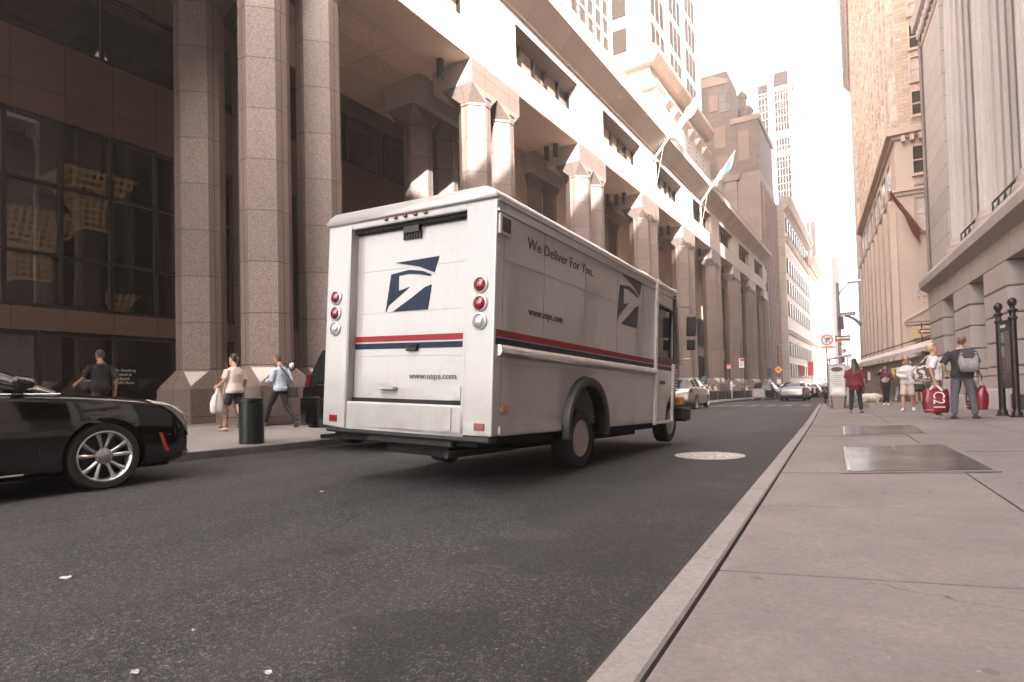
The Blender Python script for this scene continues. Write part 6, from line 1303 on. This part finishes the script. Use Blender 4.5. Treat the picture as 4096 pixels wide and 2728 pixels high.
# dogs
def dog(label, loc, rz, col, L=.62, H=.40, shaggy=0.0, headlow=True):
    t = thing('dog', label, 'dog', loc, rz); m = MB(); s = H/.40
    bf = 1.35 if shaggy else 1.0; m.tube([(0, -.31, .29), (0, -.2, .30), (0, 0, .28), (0, .16, .28), (0, .27, .31)], [(.06*bf, .07*bf), (.09*bf, .10*bf), (.088*bf, .11*bf), (.10*bf, .125*bf), (.075*bf, .085*bf)], 14)
    hd = (0, .50, .14) if headlow else (0, .46, .50); m.tube([(0, .24, .33), (0, .36, .30 if headlow else .42), hd], [.075, .062, .062], 12); m.ball(hd, (.065, .08, .062), 12, 8)
    m.tube([(hd[0], hd[1]+.05, hd[2]-.012), (hd[0], hd[1]+.14, hd[2]-.05)], [.04, .026], 10)
    for x in (-.05, .05): m.tube([(x, hd[1]-.02, hd[2]+.05), (x*1.5, hd[1]-.03, hd[2]+.02), (x*1.55, hd[1]-.01, hd[2]-.05)], [.02, .028, .012], 8)
    for x in (-.06, .06):
        dy = .04 if x > 0 else -.05
        m.tube([(x, .2, .28), (x, .2+dy*.3, .17), (x, .19+dy, .09), (x, .20+dy, .02), (x, .235+dy, .012)], [.05, .038, .028, .028, .022], 10); m.tube([(x, -.22, .28), (x*1.05, -.16-dy*.3, .18), (x, -.27-dy, .10), (x, -.25-dy, .02), (x, -.215-dy, .012)], [.062, .045, .028, .028, .022], 10)
    m.tube([(0, -.30, .33), (0, -.40, .34 if shaggy else .38), (0, -.46, .26 if shaggy else .46)], [.035, .035, .015], 8); m.xf(M4.Scale(s, 4)); m.build('body', hairmat(col), t, remesh=.012, sm=2)
    e = MB(); e.ball((hd[0]*s, (hd[1]+.145)*s, (hd[2]-.045)*s), .014, 8, 6); e.build('nose', EYEM, t, smooth=180)
    if shaggy:
        c = MB(); c.lathe([(.112, -.02), (.116, -.02), (.116, .02), (.112, .02)], 20, c=(0, .14*s, .305*s), axis='y', cap=False); c.tube([(0, .14*s, .41*s), (0, .3*s, .40*s)], .012, 6); c.build('harness', BLACK, t)
    return t
PDg = at_p(*c7(595, 1295)); dog('cream shaggy dog on a lead, nose lowered to the pavement', PDg, R(-96), (.68, .60, .50), H=.45, shaggy=1)
PB = at_p(*c7(243, 1285)); dog('black dog standing beside the bus-stop advert', PB, R(20), (.04, .02, .02), H=.62, headlow=False)
m = MB(); a = PDg+V((.14, 0, .42)); b_ = wpt(tph, (-.06, .24, 1.02)); m.tube([a, a.lerp(b_, .5)+V((0, 0, -.04)), b_], .009, 6); tag(m.build('dog_lead', cloth((.03, .02, .03))), 'dark lead running from the cream dog up to its owner', 'dog lead')
# ================================================================ street furniture
SP = plain('sign_pole', (.10, .085, .085), .5, .5); SGW = plain('sign_white', (.70, .67, .66), .5, var=.05); SGR = plain('sign_red', (.50, .04, .06), .5); SGK = plain('sign_black', (.04, .03, .033), .5)
# near bollard on the left pavement
P = V((-9.3, 6.34, lz(-9.3, 6.34))); t = thing('bollard', 'single black cylindrical bollard on the left kerb near the black saloon', 'bollard', P)
m = MB(); m.lathe([(.20, 0), (.205, .0), (.205, .70), (.19, .705), (.19, .715), (.205, .72), (.205, .78), (.19, .795), (.0, .80)], 28); m.build('post', plain('bollard_black', (.010, .014, .011), .32, .2, bump=.1), t, smooth=35)
# low planters along the far kerb
for i in range(12):
    y = 45.6+i*1.45; t = thing('planter', 'black box planter in the row along the far kerb', 'planter', (-11.0, y, lz(-11.0, y)), 0, 'row of black planters along the far kerb')
    m = MB(); m.loft([[(-.3, -.64, 0), (.3, -.64, 0), (.3, .64, 0), (-.3, .64, 0)], [(-.32, -.66, .62), (.32, -.66, .62), (.32, .66, .62), (-.32, .66, .62)], [(-.27, -.61, .62), (.27, -.61, .62), (.27, .61, .62), (-.27, .61, .62)], [(-.27, -.61, .55), (.27, -.61, .55), (.27, .61, .55), (-.27, .61, .55)]]); m.build('box', BLACK, t)
    m = MB(); m.box(-.335, .335, -.675, .675, .60, .635); m.build('rim', BLACK, t)
# long granite seat ledge behind the planters
m = MB(); m.box(-12.3, -11.5, 46, 70, -.5, .30); tag(m.build('stone_bench', stone('bench_stone', (.33, .27, .25), hz=0, hw=1, speck=.3), bevel=.02), 'long low stone bench behind the black planters at the far kerb', 'bench')
def signpost(name, label, cat, P, h, r=.03): 
    t = thing(name, label, cat, P); m = MB(); m.tube([(0, 0, 0), (0, 0, h)], r, 8); m.build('pole', SP, t, smooth=60); return t
def panel(t, name, mat, x, z, w, h, y=-.035, th=.012, bev=.0):
    m = MB(); m.box(x-w/2, x+w/2, y-th/2, y+th/2, z-h/2, z+h/2); return m.build(name, mat, t)
# parking signs and meter on the left
Q = xat(2700+868/3.925, 1350+460/3.925, -10.5); P = V((-10.5, Q.y, lz(-10.5, Q.y))); t = signpost('parking_sign', 'short pole with a small red and white sign, above the person with a phone', 'sign', P, 3.0); o = panel(t, 'sign_panel', SGR, -.1, 2.72, .34, .42); panel(o, 'white_band', SGW, -.1, 2.72, .28, .06, -.044, .006); panel(o, 'white_band', SGW, -.1, 2.58, .28, .05, -.044, .006)
Q = xat(2700+1085/3.925, 1350+400/3.925, -10.3); P = V((-10.3, Q.y, lz(-10.3, Q.y))); t = signpost('parking_sign', 'tall pole with a red over white sign, right of the person with a phone', 'sign', P, 3.75); o = panel(t, 'sign_panel', SGW, -.22, 3.15, .42, .85); panel(o, 'red_field', SGR, -.17, 3.42, .30, .24, -.044, .006)
for i in range(4): panel(o, 'text_line', SGR if i % 2 else SGK, -.22, 3.18-i*.09, .3, .03, -.044, .006)
P = V((-10.0, 40.4, lz(-10.0, 40))); t = thing('parking_meter', 'dark parking meter box with a white P beside the pale hatchback', 'parking meter', P); m = MB(); m.box(-.17, .17, -.12, .12, 0, 1.35); m.prism([(-.12, 1.35), (.12, 1.35), (.14, 1.72), (-.02, 1.62), (-.12, 1.58)], 'x', -.17, .17); m.build('case', plain('meter_case', (.035, .04, .045), .4), t, bevel=.015); panel(t, 'header', plain('meter_green', (.04, .22, .20), .4), 0, 1.50, .30, .10, -.125); text('lettering', 'P', .26, SGW, t, (-.09, -.135, 1.2), (R(90), 0, 0)); panel(t, 'screen', LENS, 0, .98, .22, .14, -.122)
P = V((-9.5, 36.05, lz(-9.5, 36))); t = signpost('sign_pole', 'dark pole behind the pale hatchback with a bracket arm at its top', 'pole', P, 2.75, .035); m = MB(); m.tube([(0, 0, 2.7), (-.75, 0, 2.72)], .025, 6); m.build('arm', ALLOY, t)
# crowd barrier
P = gat(2700+1320/3.925, 1350+985/3.925, 0.0); t = thing('crowd_barrier', 'galvanised steel crowd barrier standing at the far kerb before the dark crossover', 'barrier', P, R(-12)); m = MB()
m.tube([(-.55, 0, .2), (-.55, 0, 1.05), (.55, 0, 1.05), (.55, 0, .2), (-.55, 0, .2)], .022, 8)
m.build('frame', GALV, t); m = MB()
for i in range(1, 9): x = -.55+i*1.1/9; m.tube([(x, 0, .2), (x, 0, 1.05)], .012, 6)
m.build('bars', GALV, t); m = MB()
for x in (-.4, .4): m.tube([(x, -.42, .02), (x, -.1, .24), (x, .1, .24), (x, .42, .02)], .022, 6)
m.build('foot', GALV, t); m = MB(); m.box(-.5, .5, -.012, .012, .3, .98); m.build('mesh_panel', plain('panel_grey', (.36, .33, .33), .6), t)
# diamond road-work sign down the street
P = V((-8.3, 62, gz(62))); t = signpost('road_sign', 'orange diamond road sign on a pole beyond the dark crossover', 'sign', P, 3.2, .04); m = MB(); m.prism([(0, 2.43), (.37, 2.8), (0, 3.17), (-.37, 2.8)], 'y', -.06, -.04); o = m.build('sign_panel', plain('diamond_amber', (.78, .36, .06), .5), t); m = MB(); m.lathe([(.13, -.07), (.13, -.062)], 20, c=(0, 0, 2.8), axis='y'); m.build('signal_disc', SGR, o); panel(t, 'lower_panel', SGW, 0, 1.75, .36, .6); panel(t, 'lower_panel', SGR, 0, 1.95, .30, .16, -.048)
# red banner and street gear far away
t = thing('banner', 'red vertical banner hanging from the cream cornice building', 'banner', (-11.9, 125, 2.5)); m = MB(); m.loft([[(x, 0+.04*sin(z*3+x*4), z) for x in (.25, .55, .9, 1.25)] for z in (0, .6, 1.3, 2.0, 2.6)], closed=False); m.build('cloth', plain('banner_red', (.55, .05, .08), .7), t); m = MB(); m.tube([(-.3, 0, 2.62), (1.35, 0, 2.62)], .04, 6); m.build('rod', SP, t)
P = V((-10.7, 80, gz(80)+.14)); t = signpost('street_lamp', 'tall slim street lamp with a long arm on the left of the far street', 'street lamp', P, 6.3, .06); m = MB(); m.tube([(0, 0, 6.25), (2.2, 0, 6.3)], .05, 6); m.build('arm', GALV, t); m = MB(); m.box(1.6, 2.5, -.12, .12, 6.22, 6.36); m.build('lamp_head', GALV, t, bevel=.03)
P = V((-10.5, 70, gz(70)+.14)); t = signpost('traffic_light', 'traffic light on the left corner of the far crossing', 'traffic light', P, 3.2, .06); m = MB(); m.box(.05, .4, -.15, .15, 2.1, 3.1); m.build('case', SGK, t)
# --- right-hand corner: lamp post with signs
P = V((-1.52, 31, sz(-1.5, 31))); t = thing('lamp_post', 'grey street lamp post carrying signal, street name and one way signs at the corner', 'street lamp', P)
m = MB(); m.lathe([(.17, 0), (.17, .35), (.11, .45), (.085, 1.0), (.07, 5.6)], 12); m.build('pole', plain('lamp_post_grey', (.24, .22, .22), .5, .4), t, smooth=50); m = MB(); m.tube([(0, 0, 4.9), (.12, -.02, 5.2), (.45, -.06, 5.5)], [.035, .035, .03], 8); m.build('arm', bpy.data.materials['lamp_post_grey'], t); m = MB(); m.loft([[(x, y*.8, z) for y, z in ((-.1, 5.52), (.1, 5.52), (.13, 5.58), (.06, 5.66), (-.06, 5.66), (-.13, 5.58))] for x in (.38, .95)]); m.build('lamp_head', GALV, t, bevel=.015); m = MB(); m.tube([(.16, 0, 4.6), (.2, 0, 5.0), (.12, 0, 5.3)], .012, 6); m.build('conduit', SP, t)
o = panel(t, 'street_sign', plain('street_sign_brown', (.20, .13, .12), .5), .36, 4.12, .62, .17, -.06); text('lettering', 'Hanover St', .11, SGW, o, (.09, -.07, 4.08), (R(90), 0, 0))
m = MB(); m.box(-.02, .20, -.2, .03, 3.42, 4.02); m.build('signal_head', SGK, t, bevel=.02); m = MB(); m.loft([[(.22+u*.62, -.08, 3.98-u*u*.5), (.22+u*.62, -.05, 3.98-u*u*.5), (.24+u*.66, -.05, 4.08-u*u*.42), (.24+u*.66, -.08, 4.08-u*u*.42)] for u in (0, .25, .5, .75, 1)]); m.build('signal_visor', SP, t)
def oneway(t, x, z, w=.60, h=.22, y=-.10, flip=False):
    o = panel(t, 'one_way_sign', SGK, x, z, w, h, y); q = lambda a, b: (x+a*w, y-.010, z+b*h); m = MB()
    pts = [(-.46, 0), (-.28, .36), (-.28, .2), (.44, .2), (.44, -.2), (-.28, -.2), (-.28, -.36)]; m.loft([[q(a, b) for a, b in pts], [(p[0], p[1]+.004, p[2]) for p in (q(a, b) for a, b in pts)]]); m.build('arrow', SGW, o); text('lettering', 'ONE WAY', h*.30, SGK, o, (x-.25*w, y-.012, z-.08*h-.012), (R(90), 0, 0)); panel(o, 'plate', ORANGE, x, z-h*.5-.035, w, .065, y); return o
oneway(t, .12, 3.04)
def noturn(t, x, z, w, y=-.06):
    o = panel(t, 'turn_ban_sign', SGW, x, z, w, w, y); m = MB(); m.lathe([(w*.44, 0), (w*.44, -.006), (w*.37, -.006), (w*.37, 0)], 36, c=(x, y-.008, z), axis='y', cap=False); a = w*.40*.707
    kk = MB(); kk.add([(x-w*.10, y-.009, z-w*.26), (x-w*.02, y-.009, z-w*.26), (x-w*.02, y-.009, z+.03*w), (x+.10*w, y-.009, z+.03*w), (x+.10*w, y-.009, z-.05*w), (x+.28*w, y-.009, z+.09*w), (x+.10*w, y-.009, z+.23*w), (x+.10*w, y-.009, z+.14*w), (x-w*.10, y-.009, z+.14*w)], [tuple(range(9))]); kk.build('arrow', SGK, o)
    m.loft([[(x-a-.02*w, y-.013, z+a-.02*w), (x-a+.03*w, y-.013, z+a+.03*w), (x-a+.03*w, y-.010, z+a+.03*w), (x-a-.02*w, y-.010, z+a-.02*w)], [(x+a-.03*w, y-.013, z-a-.03*w), (x+a+.02*w, y-.013, z-a+.02*w), (x+a+.02*w, y-.010, z-a+.02*w), (x+a-.03*w, y-.010, z-a-.03*w)]]); m.build('ban_ring', SGR, o)
noturn(t, .16, 2.45, .22); panel(t, 'notice', SGW, .12, 2.76, .14, .12); panel(t, 'notice', SGK, .08, 2.05, .2, .3)
P = V((-1.93, 29, sz(-1.9, 29))); t = signpost('turn_sign', 'dark pole with a square no right turn sign and orange plate beside the bus-stop advert', 'sign', P, 3.1, .035); noturn(t, .03, 2.86, .52); panel(t, 'plate', ORANGE, .05, 2.54, .52, .10)
# second one way sign on the corner building pole
P = V((1.98, 38.6, .13+gz(38.6))); t = signpost('one_way_post', 'slim pole with a one way sign, half hidden at the corner of the bank', 'sign', P, 4.2); oneway(t, .20, 3.72, .62, .24)
# advert shelter kiosk with concrete tub
P = V((-1.32, 25.6, sz(-1.3, 25.6))); t = thing('phone_kiosk', 'glazed street kiosk with a curved hood and a white advert panel on the kerb', 'kiosk', P, R(3)); KM = plain('kiosk_grey', (.34, .31, .31), .4, .5)
m = MB(); m.box(-.36, .22, -.42, -.30, .45, .52); m.box(-.36, -.31, -.42, -.30, .0, 1.66); m.box(.17, .22, -.42, -.30, .5, 1.66); m.box(-.36, .22, -.42, -.30, 1.60, 1.66); m.box(.16, .36, -.4, .4, .02, 1.6); m.build('frame', KM, t, bevel=.01)
m = MB(); m.box(-.31, .17, -.40, -.32, .52, 1.60); o = m.build('advert_panel', plain('advert_pale', (.60, .57, .55), .35), t)
m = MB(); m.lathe([(.20, 0), (.19, -.006)], 20, c=(-.07, -.402, 1.46), axis='y'); m.v = [(a, b, 1.46+(c-1.46)*.45) for a, b, c in m.v]; m.build('hat_picture', plain('advert_dark', (.10, .05, .05), .5), o)
for i in range(6): panel(o, 'text_line', KM, -.07, 1.22-i*.07, .34-.02*(i % 3), .022, -.405, .004)
panel(o, 'picture', plain('advert_light', (.72, .70, .70), .4), -.07, .68, .36, .16, -.405, .004)
m = MB(); m.loft([[(-.42+u*.86, y, 1.80+.14*sin(u*1.5)+dz) for y, dz in ((-.46, 0), (.44, 0), (.44, .07), (-.46, .07))] for u in (0, .2, .4, .6, .8, 1)]); m.build('hood', KM, t, smooth=40); m = MB(); m.tube([(-.3, -.2, 1.64), (-.3, -.2, 1.84)], .03, 6); m.tube([(.28, -.2, 1.6), (.28, -.2, 1.95)], .03, 6); m.box(-.33, -.29, -.3, .4, .3, 1.66); m.build('support', KM, t)
tt = thing('concrete_tub', 'tapered concrete tub under the advert panel of the kiosk', 'planter', P+V((-.02, -.62, 0))); m = MB(); m.loft([[(x*s_, y*s_, z) for x, y in ((-.2, -.2), (.2, -.2), (.24, 0), (.2, .2), (-.2, .2), (-.24, 0))] for z, s_ in ((0, .78), (.40, 1.02), (.42, 1.08), (.47, 1.08), (.47, .9), (.40, .88))]); m.build('tub', concrete('tub_concrete', (.32, .25, .23)), tt)
m = MB(); m.box(-.3, .95, .1, .4, 0, .12); m.build('kerb_block', CONC, tt)
# construction hoarding with canopy and menu sign
t = thing('hoarding', 'brown plywood hoarding under a pale tarpaulin canopy at the side street corner', 'hoarding', (0, 36.5, .1)); A_ = V((-.80, 37.9, -.15)); Bb = V((2.9, 34.0, -.10)); PLY = plain('plywood_brown', (.17, .125, .10), .7, var=.25, scale=3)
def hp(u, z, o=0.0): p = A_.lerp(Bb, u); n = V((-(Bb-A_).y, (Bb-A_).x, 0)).normalized(); n = n if n.y < 0 else -n; return p+n*o+V((0, 0, z))-t.location
m = MB(); m.loft([[hp(u, 0, .02), hp(u, 1.95+.5*u, .02), hp(u, 1.95+.5*u, -.1), hp(u, 0, -.1)] for u in (0, .3, .6, 1)]); m.build('boards', PLY, t); m = MB(); m.loft([[hp(u, .35, .028), hp(u, 1.0, .028), hp(u, 1.0, .022), hp(u, .35, .022)] for u in (.32, .9)]); m.build('lower_board', plain('plywood_dark', (.11, .08, .065), .7), t)
m = MB(); m.loft([[hp(u, 2.0+.62*u, .45), hp(u, 2.12+.72*u, .47), hp(u, 2.40+.85*u, -.2), hp(u, 2.36+.8*u, -.2)] for u in (0, .15, .3, .45, .6, .75, .9, 1)]); m.build('canopy', plain('tarpaulin', (.52, .45, .42), .5, var=.12, scale=5, bump=.6, bscale=8), t, smooth=30)
m = MB(); m.tube([hp(0, 2.5, .1), hp(1, 3.4, .1)], .03, 6); m.build('canopy_rail', SP, t); o = MB(); o.loft([[hp(u, z, d) for z, d in ((1.36, .05), (1.78, .05), (1.78, .03), (1.36, .03))] for u in (.36, .52)]); MN = tag(o.build('menu_board', plain('menu_yellow', (.72, .50, .14), .5)), 'yellow MENU board fixed to the brown plywood hoarding', 'sign'); MN.location = t.location
q = hp(.375, 1.56, .055); text('lettering', 'MENU', .20, plain('menu_ink', (.45, .25, .06), .5), MN, q, (R(90), 0, math.atan2((Bb-A_).y, (Bb-A_).x)), sx=.95)
m = MB(); m.loft([[hp(u, z, d) for z, d in ((1.2, .05), (1.65, .05), (1.65, .03), (1.2, .03))] for u in (.07, .10)]); m.build('notice', SGW, t)
# information sign with two ball-topped posts
P1 = at_p(*c7(1697, 1382)); P2 = at_p(*c7(1817, 1394)); t = thing('information_sign', 'dark history information panel between two ball-topped iron posts', 'sign', P1); IM = plain('cast_iron_black', (.028, .02, .02), .38, .4)
d = P2-P1; d.z = 0; L = d.length; e = d.normalized()
for q in (V((0, 0, 0)), d):
    m = MB(); c = (q.x, q.y, (P2.z-P1.z) if q.length else 0); m.lathe([(.135, -.02), (.135, .02), (.10, .03), (.095, .10), (.07, .13), (.066, .2), (.062, 2.08), (.085, 2.10), (.085, 2.14), (.06, 2.16), (.055, 2.24), (.09, 2.27), (.09, 2.30), (.05, 2.32), (.045, 2.36), (.075, 2.41), (.085, 2.46), (.07, 2.52), (.03, 2.555), (.001, 2.56)], 16, c=c); m.build('post', IM, t, smooth=40)
n = V((e.y, -e.x, 0)); n = n if n.y < 0 else -n
def ip(u, z, o): return e*(u*L)+n*o+V((0, 0, z))
m = MB(); m.loft([[ip(.12, z, .02), ip(.88, z, .02), ip(.88, z, -.02), ip(.12, z, -.02)] for z in (.62, 2.12)]); o = m.build('panel', plain('panel_black', (.045, .035, .035), .35), t)
def ii(u0, u1, z0, z1, mat, nm): m = MB(); m.loft([[ip(u0, z, .026), ip(u1, z, .026), ip(u1, z, .021), ip(u0, z, .021)] for z in (z0, z1)]); m.build(nm, mat, o)
PT = plain('panel_text', (.30, .26, .25), .6)
for k in range(22): ii(.48, .82-.04*random.random(), 1.80-k*.036, 1.815-k*.036, PT, 'text_line')
for k in range(4): ii(.2, .5-.05*k, .95-k*.05, .965-k*.05, PT, 'text_line')
ii(.2, .42, 1.62, 1.86, plain('panel_photo', (.26, .25, .24), .5), 'photo'); ii(.2, .42, 1.30, 1.56, bpy.data.materials['panel_photo'], 'photo'); ii(.2, .42, 1.02, 1.24, plain('panel_photo_b', (.15, .10, .08), .5), 'photo'); ii(.2, .55, 1.96, 2.02, SGW, 'heading'); ii(.5, .75, 1.84, 1.865, plain('heading_amber', (.5, .25, .05), .5), 'heading'); ii(.15, .85, .985, .99, PT, 'rule'); ii(.15, .85, 1.93, 1.935, PT, 'rule')
# round convex mirror on an arm fixed to the column plinth
P = xat(4666/4, 5862/4, -12.35); t = thing('convex_mirror', 'small round convex mirror on a bracket by the granite column, behind the striding person', 'mirror', P, R(25)); m = MB(); m.tube([(0, .02, 0), (-.3, .12, .1), (-.62, .2, .1)], .016, 8); m.build('bracket', BLACK, t); m = MB(); m.lathe([(.115, .0), (.115, -.02), (.105, -.03)], 20, axis='y', cap=False); m.lathe([(.11, .0), (.05, .035)], 20, axis='y'); m.build('frame', BLACK, t, smooth=50); m = MB(); m.lathe([(.105, -.02), (.08, -.037), (.03, -.045), (.001, -.047)], 20, axis='y'); m.build('mirror_glass', CHROME, t, smooth=180)
# ================================================================ bright summer haze along the street
hz = MB(); hz.box(-110, 90, -95, 420, -4.2, 120)
hm = bpy.data.materials.new('haze'); hm.use_nodes = True; hm.node_tree.nodes.clear(); ho = hm.node_tree.nodes.new('ShaderNodeOutputMaterial'); pv = hm.node_tree.nodes.new('ShaderNodeVolumePrincipled')
pv.inputs['Color'].default_value = (.97, .90, .88, 1); pv.inputs['Density'].default_value = HAZE; pv.inputs['Anisotropy'].default_value = .55
hm.node_tree.links.new(pv.outputs[0], ho.inputs['Volume']); hz.build('haze', hm, kind='stuff')
